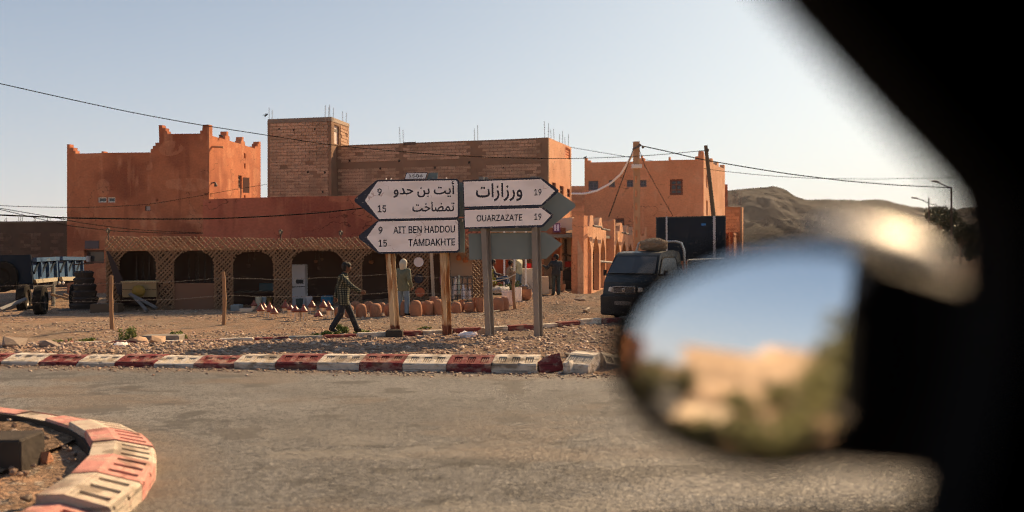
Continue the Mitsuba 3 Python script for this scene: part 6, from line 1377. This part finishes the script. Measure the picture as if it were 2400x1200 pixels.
p = gnd(1464, 748); TA = math.radians(36); th_ = math.atan2(-math.cos(TA), -math.sin(TA))
hv, lv_ = np.array([math.cos(th_), math.sin(th_)]), np.array([-math.sin(th_), math.cos(th_)])
TO = np.array([p[0], p[1]]) + lv_ * 0.0; TZ = float(ground_z(p[0], p[1] + 1)) + .01


def trk(m): return mv(m, (TO[0], TO[1], TZ), th_)


pk = thing('pickup_truck', 'small dark cab-over pickup parked facing left, half hidden by the blurred wing mirror', 'pickup truck')
W = .8
prof = [(0.0, .2), (0.03, .5), (0.02, .7), (-.03, .9), (-.08, 1.04), (-.3, 1.2), (-.34, 1.24), (-.74, 1.76), (-.86, 1.83), (-1.2, 1.885), (-1.75, 1.885), (-1.92, 1.85), (-1.98, 1.75), (-2.0, .9), (-2.0, .3), (-1.3, .3), (-1.25, .5), (-1.05, .62), (-.85, .62), (-.65, .5), (-.6, .28)]
cab = ext(Polygon(prof), -W, W); cab = mv(cab, rx=math.pi / 2)
cab = trimesh.Trimesh(*trimesh.remesh.subdivide_to_size(cab.vertices, cab.faces, .16))
v = cab.vertices.copy(); tp = 1 - .13 * sstep(1.1, 1.9, v[:, 2]); fr_ = 1 - .10 * sstep(-.35, .05, v[:, 0]); v[:, 1] *= tp * fr_
v[:, 0] -= .12 * (np.abs(v[:, 1]) / W) ** 3 * sstep(-.9, 0, v[:, 0]); cab.vertices = v; cab.fix_normals()
part(pk, 'cab', trk(cab), 'car_paint', 35)


def on_wind(y, t): return np.array([-.35 - .375 * t + .02, y, 1.255 + .48 * t])


def ysc(z): return 1 - .13 * float(sstep(1.1, 1.9, z))


ws = [on_wind(s * W * .93 * ysc(1.2), .02) + (-.055, 0, 0) for s in (-1, 1)] + [on_wind(W * .9 * ysc(1.74), .97) + (-.04, 0, 0), on_wind(-W * .9 * ysc(1.74), .97) + (-.04, 0, 0)]
mid0, mid1 = on_wind(0, .02) + (.006, 0, .006), on_wind(0, .97) + (.006, 0, .006)
vv = np.array([ws[0], mid0, ws[1], ws[2], mid1, ws[3]]) + (.018, 0, .014)
wm = trimesh.Trimesh(np.vstack([vv, vv - (.012, 0, .01)]), [[0, 1, 4], [0, 4, 5], [1, 2, 3], [1, 3, 4], [6, 10, 7], [6, 11, 10], [7, 9, 8], [7, 10, 9]], process=False)
part(pk, 'windscreen', trk(wm), 'glass_car')
for s in (1, -1):
    dw = Polygon([(-.56, 1.25), (-.85, 1.64), (-.95, 1.69), (-1.6, 1.69), (-1.66, 1.6), (-1.66, 1.25)]); m = mv(ext(dw, 0, .012), rx=math.pi / 2); v = m.vertices.copy(); v[:, 1] += 0; yy = np.array([ysc(z) for z in v[:, 2]]) * W
    v[:, 1] = s * (yy + .004 + (v[:, 1] < -.006) * .008); m.vertices = v; m.fix_normals(); k = part(pk, 'side_window', trk(m), 'glass_dark')
    fr2 = ring(dw.buffer(.04), .04); m = mv(ext(fr2, 0, .012), rx=math.pi / 2); v = m.vertices.copy(); yy = np.array([ysc(z) for z in v[:, 2]]) * W; v[:, 1] = s * (yy + .006 + (v[:, 1] < -.006) * .012); m.vertices = v; m.fix_normals(); part(k, 'frame', trk(m), 'vc', color=(0.012, 0.013, 0.014))
    hl = trimesh.convex.convex_hull(np.array([(-.02, s * .40, .7), (-.05, s * .40, .84), (-.2, s * .735, .7), (-.24, s * .725, .85), (-.1, s * .4, .7), (-.1, s * .4, .84), (.012, s * .42, .72), (-.02, s * .42, .83), (-.11, s * .71, .72), (-.15, s * .70, .83)]))
    hl.apply_translation((.0, 0, .07)); part(pk, 'headlight', trk(hl), 'vc_gloss', color=(0.5, 0.47, 0.42)); part(pk, 'fog_light', trk(mv(lathe([(0, 0), (.055, 0), (.05, .03), (0, .035)], 14), (-.02, s * .5, .5), ry=math.pi / 2)), 'vc_gloss', color=(0.6, 0.55, 0.48))
    ar = trimesh.convex.convex_hull(np.array([(-.58, s * .9, 1.2), (-.66, s * .98, 1.2), (-.58, s * .9, 1.36), (-.66, s * .98, 1.36), (-.52, s * .97, 1.2), (-.52, s * .97, 1.36)])); part(pk, 'wing_mirror', trk(ar), 'vc', color=(0.012, 0.012, 0.013)); part(pk, 'mirror_arm', trk(tube([(-.56, s * .74, 1.24), (-.58, s * .92, 1.24)], .018)), 'vc', color=(0.012, 0.012, 0.013))
gr = rbox(-.05, .04, -.33, .33, .76, .91, .02); part(pk, 'grille', trk(gr), 'vc', color=(0.015, 0.016, 0.017))
part(pk, 'grille_trim', [trk(m) for m in (rbox(.0, .05, -.35, .35, .905, .93, .008), rbox(.0, .055, -.33, .33, .745, .765, .008), rbox(.0, .05, -.35, -.325, .76, .91, .006), rbox(.0, .05, .325, .35, .76, .91, .006), *[rbox(.03, .048, -.32, .32, .785 + .03 * i, .793 + .03 * i, .003) for i in range(4)])], 'vc_metal', color=(0.3, 0.3, 0.3))
part(pk, 'badge', trk(mv(lathe([(.03, 0), (.05, .004), (.05, .01), (.03, .014), (.03, 0)], 18), (.045, 0, .835), ry=math.pi / 2)), 'vc_metal', color=(0.4, 0.4, 0.4), label='small round chrome emblem on the grille')
bm = rbox(-.25, .09, -.74, .74, .13, .7, .05); part(pk, 'bumper', trk(bm), 'vc', color=(0.018, 0.02, 0.022)); part(pk, 'number_plate', trk(rbox(.09, .1, -.26, .26, .42, .53, .003)), 'vc', color=(0.16, 0.15, 0.14))
part(pk, 'wiper', trk(tube([(-.4, -.3, 1.235), (-.47, .25, 1.3)], .01)), 'vc', color=(0.01, 0.01, 0.01))
for x in (-.95, -3.75):
    for s in (1, -1): wheel(pk, np.array([*(TO + hv * x + lv_ * s * .72), TZ + .28]), th_)
bed = [bx(-4.75, -2.08, -.82, .82, .62, .7)] + [bx(-4.75, -2.08, s * .82 - .02, s * .82 + .02, .7, 1.12) for s in (1, -1)] + [bx(-4.77, -4.73, -.8, .8, .7, 1.12)]
part(pk, 'cargo_bed', [trk(m) for m in bed], 'car_paint')
part(pk, 'side_rail', [trk(tube([(-2.2, s * .83, 1.62), (-4.7, s * .83, 1.62)], .025)) for s in (1, -1)] + [trk(tube([(x, s * .83, 1.1), (x, s * .83, 1.62)], .02)) for s in (1, -1) for x in (-2.2, -3.0, -3.85, -4.7)], 'vc_metal', color=(0.4, 0.4, 0.4))
part(pk, 'side_board', [trk(bx(-4.7, -2.2, s * .85 - .01, s * .85 + .01, 1.14, 1.585)) for s in (1, -1)], 'car_paint')
part(pk, 'roll_bar', trk(tube([(-2.1, -.78, 1.1), (-2.1, -.77, 1.9), (-2.1, -.69, 2.1), (-2.1, -.5, 2.15), (-2.1, .5, 2.15), (-2.1, .69, 2.1), (-2.1, .77, 1.9), (-2.1, .8, 1.1)], .035, 10)), 'vc_metal', 30, color=(0.35, 0.36, 0.36))
part(pk, 'chassis', trk(bx(-4.6, -.3, -.45, .45, .35, .6)), 'vc', color=(0.02, 0.02, 0.02))
bd = trimesh.creation.icosphere(subdivisions=4); v = bd.vertices; bd.vertices = v * (.3, .42, .21) * (1 + .35 * (meshkit.fbm(v * 2.4, 4, 3) - .5)[:, None]) + (meshkit.noise(v * 22, 8)[:, None] - .5) * .035
solo('burlap_bundle', 'brown burlap bundle tied on the pickup\'s roof', 'bundle', trk(mv(bd, (-1.55, .1, 2.05))), 'vc', False, color=(0.2, 0.145, 0.095))
# dark car further back
q = at(1775, 640, 44); cz = float(ground_z(q[0], 46)); ck = thing('parked_car', 'dark car behind the pickup of which only the roofline shows above the mirror', 'car')
cp = Polygon([(-2.1, .3), (-2.15, .8), (-1.9, 1.0), (-1.3, 1.06), (-.75, 1.5), (-.4, 1.58), (.9, 1.56), (1.5, 1.12), (2.0, 1.05), (2.1, .8), (2.1, .3)]); m = mv(ext(cp, -.82, .82), rx=math.pi / 2); m = trimesh.Trimesh(*trimesh.remesh.subdivide_to_size(m.vertices, m.faces, .25)); v = m.vertices.copy(); v[:, 1] *= 1 - .16 * sstep(.95, 1.55, v[:, 2]); m.vertices = v
part(ck, 'body', mv(m, (q[0], 45, cz), .05), 'car_paint', 35)
for i, pts in enumerate(([(-1.18, 1.08), (-.72, 1.46), (-.05, 1.5), (-.05, 1.08)], [(.02, 1.08), (.02, 1.5), (.82, 1.48), (1.3, 1.1)])):
    for s in (1, -1):
        g = mv(ext(Polygon(pts), -.006, .006), rx=math.pi / 2); v = g.vertices.copy(); v[:, 1] += s * (.82 * (1 - .16 * sstep(.95, 1.55, v[:, 2])) + .004); g.vertices = v; part(ck, 'side_window', mv(g, (q[0], 45, cz), .05), 'glass_dark')
for x in (-1.35, 1.3):
    for s in (1, -1): wheel(ck, np.array([q[0] + x, 45 + s * .74 + x * .05, cz + .3]), .05, .3)

# ---------------------------------------------------------------- blue tipping trailer, left
tt = thing('tipper_trailer', 'blue steel tipping trailer with ribbed sunlit side, at the left edge behind the gravel', 'trailer')
T0, T1, T2 = xy(-120, 33.4), xy(74, 34), xy(194, 43)
Fp = Plane(T0, T1); Sp = Plane(T1, T2)
part(tt, 'tailgate', Fp.ext(Fp.poly([(-120, 670), (-120, 600), (70, 597), (72, 598), (76, 664)]), -.08, 0), 'navy_paint', label='end panel in darker blue, its shade put into the paint')  # darker paint than the sides carries the shade of this end
sw_ = mv(lathe([(0, 0), (.3, 0), (.5, .02), (.54, .09), (.5, .16), (.3, .18), (.22, .12), (0, .12)], 28), (*Fp.px(6, 648), 0.0)); k = part(tt, 'spare_wheel', Fp.put(sw_), 'rubber', 30)
for x0, x1, yt0, yt1, yb0, yb1 in ((76, 131, 609, 606, 655, 650), (138, 193, 605.5, 606, 649, 648.5)):
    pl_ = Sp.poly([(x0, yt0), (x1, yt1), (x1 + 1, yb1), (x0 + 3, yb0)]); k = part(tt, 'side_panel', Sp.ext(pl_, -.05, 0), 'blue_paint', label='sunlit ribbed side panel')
    rb1, rb2 = [], []
    for i in range(3):
        xa = x0 + (x1 - x0) * (i + .78) / 3; A1, B1 = Sp.px(xa, yt0 + 2), Sp.px(xa + 2, yb1 - 1)
        rb1.append(ext(Polygon([(A1[0] - .1, A1[1]), (A1[0] + .1, A1[1]), (B1[0] + .1, B1[1]), (B1[0] - .1, B1[1])]), 0.001, .1))
        C1 = Sp.px(xa - (x1 - x0) * .22, (yt0 + yb1) / 2 + 10); rb2.append(ext(LineString([A1, C1]).buffer(.045, cap_style=2), 0.001, .05))
    for m in rb1: part(k, 'rib', Sp.put(m), 'blue_paint')
    for m in rb2: part(k, 'brace', Sp.put(m), 'navy_paint')
    part(k, 'top_rail', Sp.ext(LineString([Sp.px(x0, yt0), Sp.px(x1, yt1)]).buffer(.07, cap_style=2), .002, .14), 'blue_paint')
    part(tt, 'sill', Sp.ext(Sp.poly([(x0 + 3, yb0), (x1 + 1, yb1), (x1, yb1 + 9), (x0 + 6, yb0 + 9)]), -.06, .06), 'vc', color=(0.27, 0.24, 0.18), label='cream sill under the side panel')
mid = (T0 + T1) / 2; dirv = (T2 - T1) / np.linalg.norm(T2 - T1); ang2 = math.atan2(dirv[1], dirv[0])
part(tt, 'chassis', [ext(Polygon([T1 + (-.3, .2), T1 + (-.1, .3), T2 + (-.2, 0), T2 + (-2.6, -.4), T0 + (1.6, .4)]), .75, .98)], 'vc', color=(0.02, 0.02, 0.022))
part(tt, 'bed_front', Plane(T2, T2 + (-3.0, -.4)).ext(sbox(0, .9, 3.0, 1.75), -.05, .0), 'navy_paint')
for px, py in ((92, 737), (52, 727), (176, 725)):
    g = gnd(px, py); wheel(tt, np.array([g[0], g[1] + .1, .48]), ang2, .48, .3)
part(tt, 'axle', [tube([at(40, 722, 33.6), at(100, 720, 33.8)], .06), tube([at(125, 662, 38), at(125, 722, 36)], .07), tube([at(150, 700, 37), at(192, 705, 36)], .04)], 'vc', color=(0.03, 0.028, 0.027))
part(tt, 'drawbar', [tube([at(120, 690, 36), at(190, 708, 33.5)], .045), tube([at(150, 690, 36), at(190, 708, 33.5)], .045)], 'vc', color=(0.2, 0.13, 0.08))
for px, y0, lab in ((146, 680, 'white lamp cluster'),): q = at(px, 663, 38.6); part(tt, 'lamp', [spheroid(q + (o, -.1, 0), .06, 1) for o in (-.08, .08)], 'vc_gloss', color=(0.7, 0.68, 0.62))

# ---------------------------------------------------------------- the car the photograph is taken from: window frame, door, wing mirror
CN = np.array([-.3, .954]); CN = CN / np.linalg.norm(CN); CF = np.array([CN[1], -CN[0]])


def side_px(px, py, c=.45):
    d = ray(px, py); t = c / (d[:2] @ CN); q = d * t; return float(q[:2] @ CF), float(q[2])


def car_put(m):
    """from (forward, up, outward) of the car's side to the world"""
    t_ = np.eye(4); t_[:2, 0] = CF; t_[:3, 1] = (0, 0, 1); t_[:2, 2] = -CN; t_[2, 2] = 0; t_[:3, 3] = CAM; q = m.copy(); q.apply_transform(t_)
    if np.linalg.det(t_[:3, :3]) < 0: q.invert()
    return q


# outward is -z of the local frame (the frame is right-handed)
op = [side_px(*a) for a in [(1690, -120), (1796, 0), (1892, 105), (1992, 215), (2090, 320), (2178, 410), (2232, 475), (2248, 560), (2250, 700), (2228, 860), (2192, 1000), (2160, 1110), (2135, 1250)]]
zs = side_px(1700, 1262)[1]
open_ = Polygon([(a, b) for a, b in op if b > zs] + [(op[-1][0] - .0, zs), (-1.05, zs), (-1.05, op[0][1] + .05), (op[0][0] - .06, op[0][1] + .05)]).buffer(0).buffer(-.012).buffer(.012)
car = thing('car', 'dark blurred door and windscreen pillar of the car the picture is taken from', 'car')
shell = sbox(-1.2, -1.0, 1.0, .42)
part(car, 'door_frame', car_put(ext(shell.difference(open_), -.45, -.405)), 'car_black')
inner = [(-1.2, 1.0, -1.0, -.98, -.405, 1.2), (-1.2, 1.0, .40, .42, -.405, 1.2), (-1.2, -1.18, -.98, .40, -.405, 1.2), (.98, 1.0, -.98, .40, -.405, 1.2), (-1.18, .98, -.98, .40, 1.18, 1.2)]
part(car, 'closed_cabin', [car_put(bx(*b)) for b in inner], 'car_black')  # unseen cabin box, closed without a windscreen to keep sun off the pillar
part(car, 'window_sill', car_put(rbox(-1.05, op[-1][0] + .1, zs - .05, zs - .002, -.495, -.452, .012)), 'concrete_dark', label='pale blurred sill of the open window')

# wing mirror
MC = CAM + ray(1730, 830) * .72; dm = ray(1730, 830); dm /= np.linalg.norm(dm); rm_ = np.array([-.985, -.12, .042]); rm_ /= np.linalg.norm(rm_)
mn = rm_ - dm; mn /= np.linalg.norm(mn); mu = np.cross([0, 0, 1.0], mn); mu /= np.linalg.norm(mu); mvv = np.cross(mn, mu)
if mu @ RGT < 0: mu = -mu; mvv = np.cross(mn, mu)
mvv = mvv if mvv[2] > 0 else -mvv


def mir(px, py, w=0.0):
    d = ray(px, py); t = ((MC + mn * w - CAM) @ mn) / (d @ mn); q = CAM + d * t - MC; return float(q @ mu), float(q @ mvv)


MM = np.eye(4); MM[:3, 0], MM[:3, 1], MM[:3, 2], MM[:3, 3] = mu, mvv, np.cross(mu, mvv), MC
if MM[:3, 2] @ mn < 0: raise RuntimeError('mirror frame')


def mput(m): q = m.copy(); q.apply_transform(MM); return q


gl = Polygon([mir(*a) for a in [(1447, 815), (1462, 755), (1515, 695), (1600, 645), (1715, 602), (1830, 582), (1940, 584), (2005, 600), (2034, 640), (2044, 720), (2038, 820), (2016, 920), (1972, 995), (1900, 1036), (1800, 1052), (1700, 1037), (1600, 1002), (1520, 952), (1474, 895), (1452, 850)]]).buffer(.006).buffer(-.006)
RC = 1.05
sheet = ext(gl, 0, .001); gx0, gy0, gx1, gy1 = gl.bounds
ux, uy = np.meshgrid(np.linspace(gx0, gx1, 90), np.linspace(gy0, gy1, 70), indexing='ij')
from shapely import contains_xy, points as shp_points
pts2 = np.column_stack([ux.ravel(), uy.ravel()]); gd = np.array(gl.exterior.segmentize(.003).coords)[:-1]
pts2 = np.vstack([pts2[contains_xy(gl.buffer(-.001), pts2[:, 0], pts2[:, 1])], gd])
from scipy.spatial import Delaunay
tri = Delaunay(pts2).simplices; cen = pts2[tri].mean(1); tri = tri[contains_xy(gl.buffer(1e-5), cen[:, 0], cen[:, 1])]
zc = RC - (pts2 ** 2).sum(1) / (2 * RC) - RC
v3 = np.column_stack([pts2, zc]); a_ = v3[tri]; nz = np.cross(a_[:, 1] - a_[:, 0], a_[:, 2] - a_[:, 0])[:, 2]; tri[nz < 0] = tri[nz < 0][:, ::-1]
gm = trimesh.Trimesh(v3, tri, process=False)
wmr = part(car, 'wing_mirror', mput(ext(gl.buffer(.010).union(affinity.translate(gl.buffer(.008), .004, -.009)).difference(gl.buffer(.0002)), -.03, .005)), 'car_black', label='black wing mirror seen out of focus')
part(wmr, 'mirror_glass', mput(gm), 'mirror', True)
b0, b1, b2 = np.array(gl.buffer(.010).exterior.coords), np.array(gl.buffer(-.004).exterior.coords), np.array(gl.buffer(-.03).exterior.coords)
hs_ = trimesh.convex.convex_hull(np.vstack([np.column_stack([b0, b0[:, 0] * 0 - .012]), np.column_stack([b1, b1[:, 0] * 0 - .05]), np.column_stack([b2, b2[:, 0] * 0 - .085])]))
part(wmr, 'housing', mput(hs_), 'car_black', True)
am = Polygon([mir(*a) for a in [(2005, 600), (2070, 618), (2140, 640), (2235, 668), (2330, 700), (2330, 1140), (2170, 1118), (2000, 1100), (1880, 1084), (1760, 1080), (1850, 1064), (1950, 1010), (2020, 900), (2042, 760), (2032, 640)]]).buffer(0)
part(wmr, 'mirror_foot', mput(ext(am.buffer(-.004).buffer(.004), -.075, -.004)), 'car_black')
ce, cw_, chh = np.array(mir(2085, 600)), .052, .026
cap = trimesh.creation.icosphere(subdivisions=4); cap.apply_scale((.052, .021, .045)); cap = mv(cap, rz=-.25); cap.apply_translation((ce[0] - .046, ce[1] + .009, -.07))
part(wmr, 'highlight_cap', mput(cap), 'cap_highlight', True, label='pale cap on the mirror housing, its light colour standing in for a sun highlight')  # separate pale cap added to show the highlight of the housing

# ---------------------------------------------------------------- what the wing mirror shows: the roadside behind the car
hz = thing('roadside_house', 'sunlit ochre house behind the car, seen only blurred in the wing mirror', 'house')


def back_house(k, x0, x1, y0, y1, h, m='plaster_peach'):
    part(k, 'wall', bx(x0, x1, y0, y1, -.2, h), m); part(k, 'parapet', [bx(x0 - .1, x1 + .1, y0 - .1, y0 + .2, h, h + .35), bx(x0 - .1, x1 + .1, y1 - .2, y1 + .1, h, h + .35), bx(x1 - .2, x1 + .1, y0 + .2, y1 - .2, h, h + .35)], m)
    for yy in np.arange(y0 + 1.2, y1 - 1, 2.6):
        w = part(k, 'window', bx(x1, x1 + .05, yy - .45, yy + .45, 1.1, 2.2), 'vc', color=(0.16, 0.1, 0.07)); part(w, 'pane', bx(x1 + .05, x1 + .056, yy - .38, yy + .38, 1.17, 2.13), 'glass_dark')


back_house(hz, -52, -42, -11, 2, 3.6, 'plaster_sand')
h2 = thing('roadside_house', 'lower reddish house behind the car, seen only at the left of the wing mirror', 'house'); back_house(h2, -40, -32, 6.6, 13, 3.2, 'plaster_tan')
h3 = thing('roadside_house', 'taller pale house behind the car, seen only at the right of the mirror image', 'house'); back_house(h3, -60, -50, -21, -10, 5.2, 'plaster_sand')
r_ = np.random.default_rng(21); OLV = [(0.13, 0.12, 0.045), (0.1, 0.1, 0.04), (0.16, 0.14, 0.06), (0.07, 0.07, 0.035)]
tree('tall olive tree behind the car, seen only at the right of the wing mirror', (-18, -6.8, 0), 5.2, clumps(r_, 16, .3, .2, .95, .26), 4600, .16, OLV, 41)
for i, (x, y, h, lab) in enumerate([(-24, -5.0, 1.7, 'olive bush behind the car, right of centre in the wing mirror'), (-21, -2.1, 1.3, 'low olive bush behind the car, lower centre of the wing mirror'), (-26, 4.1, 2.2, 'dark bush behind the car, left of centre in the wing mirror'), (-14, -3.2, 1.2, 'low bush near the car, bottom right of the wing mirror'), (-13, -.9, .8, 'low dark bush near the car, bottom centre of the wing mirror'), (-11, -2.0, .75, 'low dark bush added near the car to darken the mirror, lowest right'), (-11.6, .5, .65, 'low dark bush added near the car to darken the mirror, lowest centre'), (-10.6, 2.2, .6, 'low dark bush added near the car to darken the mirror, lowest left'), (-28, 1.3, 1.9, 'dark bush before the ochre house, centre left of the wing mirror')]):  # the three nearest bushes are added to darken the bottom of the mirror image
    k = thing('bush', lab, 'bush'); cs = [(x + r_.normal(0, .5), y + r_.normal(0, .6), h * r_.uniform(.2, .85)) for _ in range(10)]; m, c = leaves(cs, 1800, [h * .35] * 10, .11, OLV, 60 + i); part(k, 'leaves', m, 'leaf', False, c, kind='stuff'); part(k, 'stems', [tube([(x, y, -.1), q_], .02, 4) for q_ in cs], 'wood', kind='stuff')
for i in range(9):
    x, y = r_.uniform(-20, -13), r_.uniform(-3, 4); s = r_.uniform(.25, .6); m = trimesh.convex.convex_hull(r_.normal(0, 1, (24, 3)) / 1.6 * s)
    solo('boulder', f'pale boulder on the verge behind the car, {ORD[i]} of those in the wing mirror', 'boulder', mv(m, (x, y, s * .3)), 'vc', color=(0.5, 0.38, 0.26))
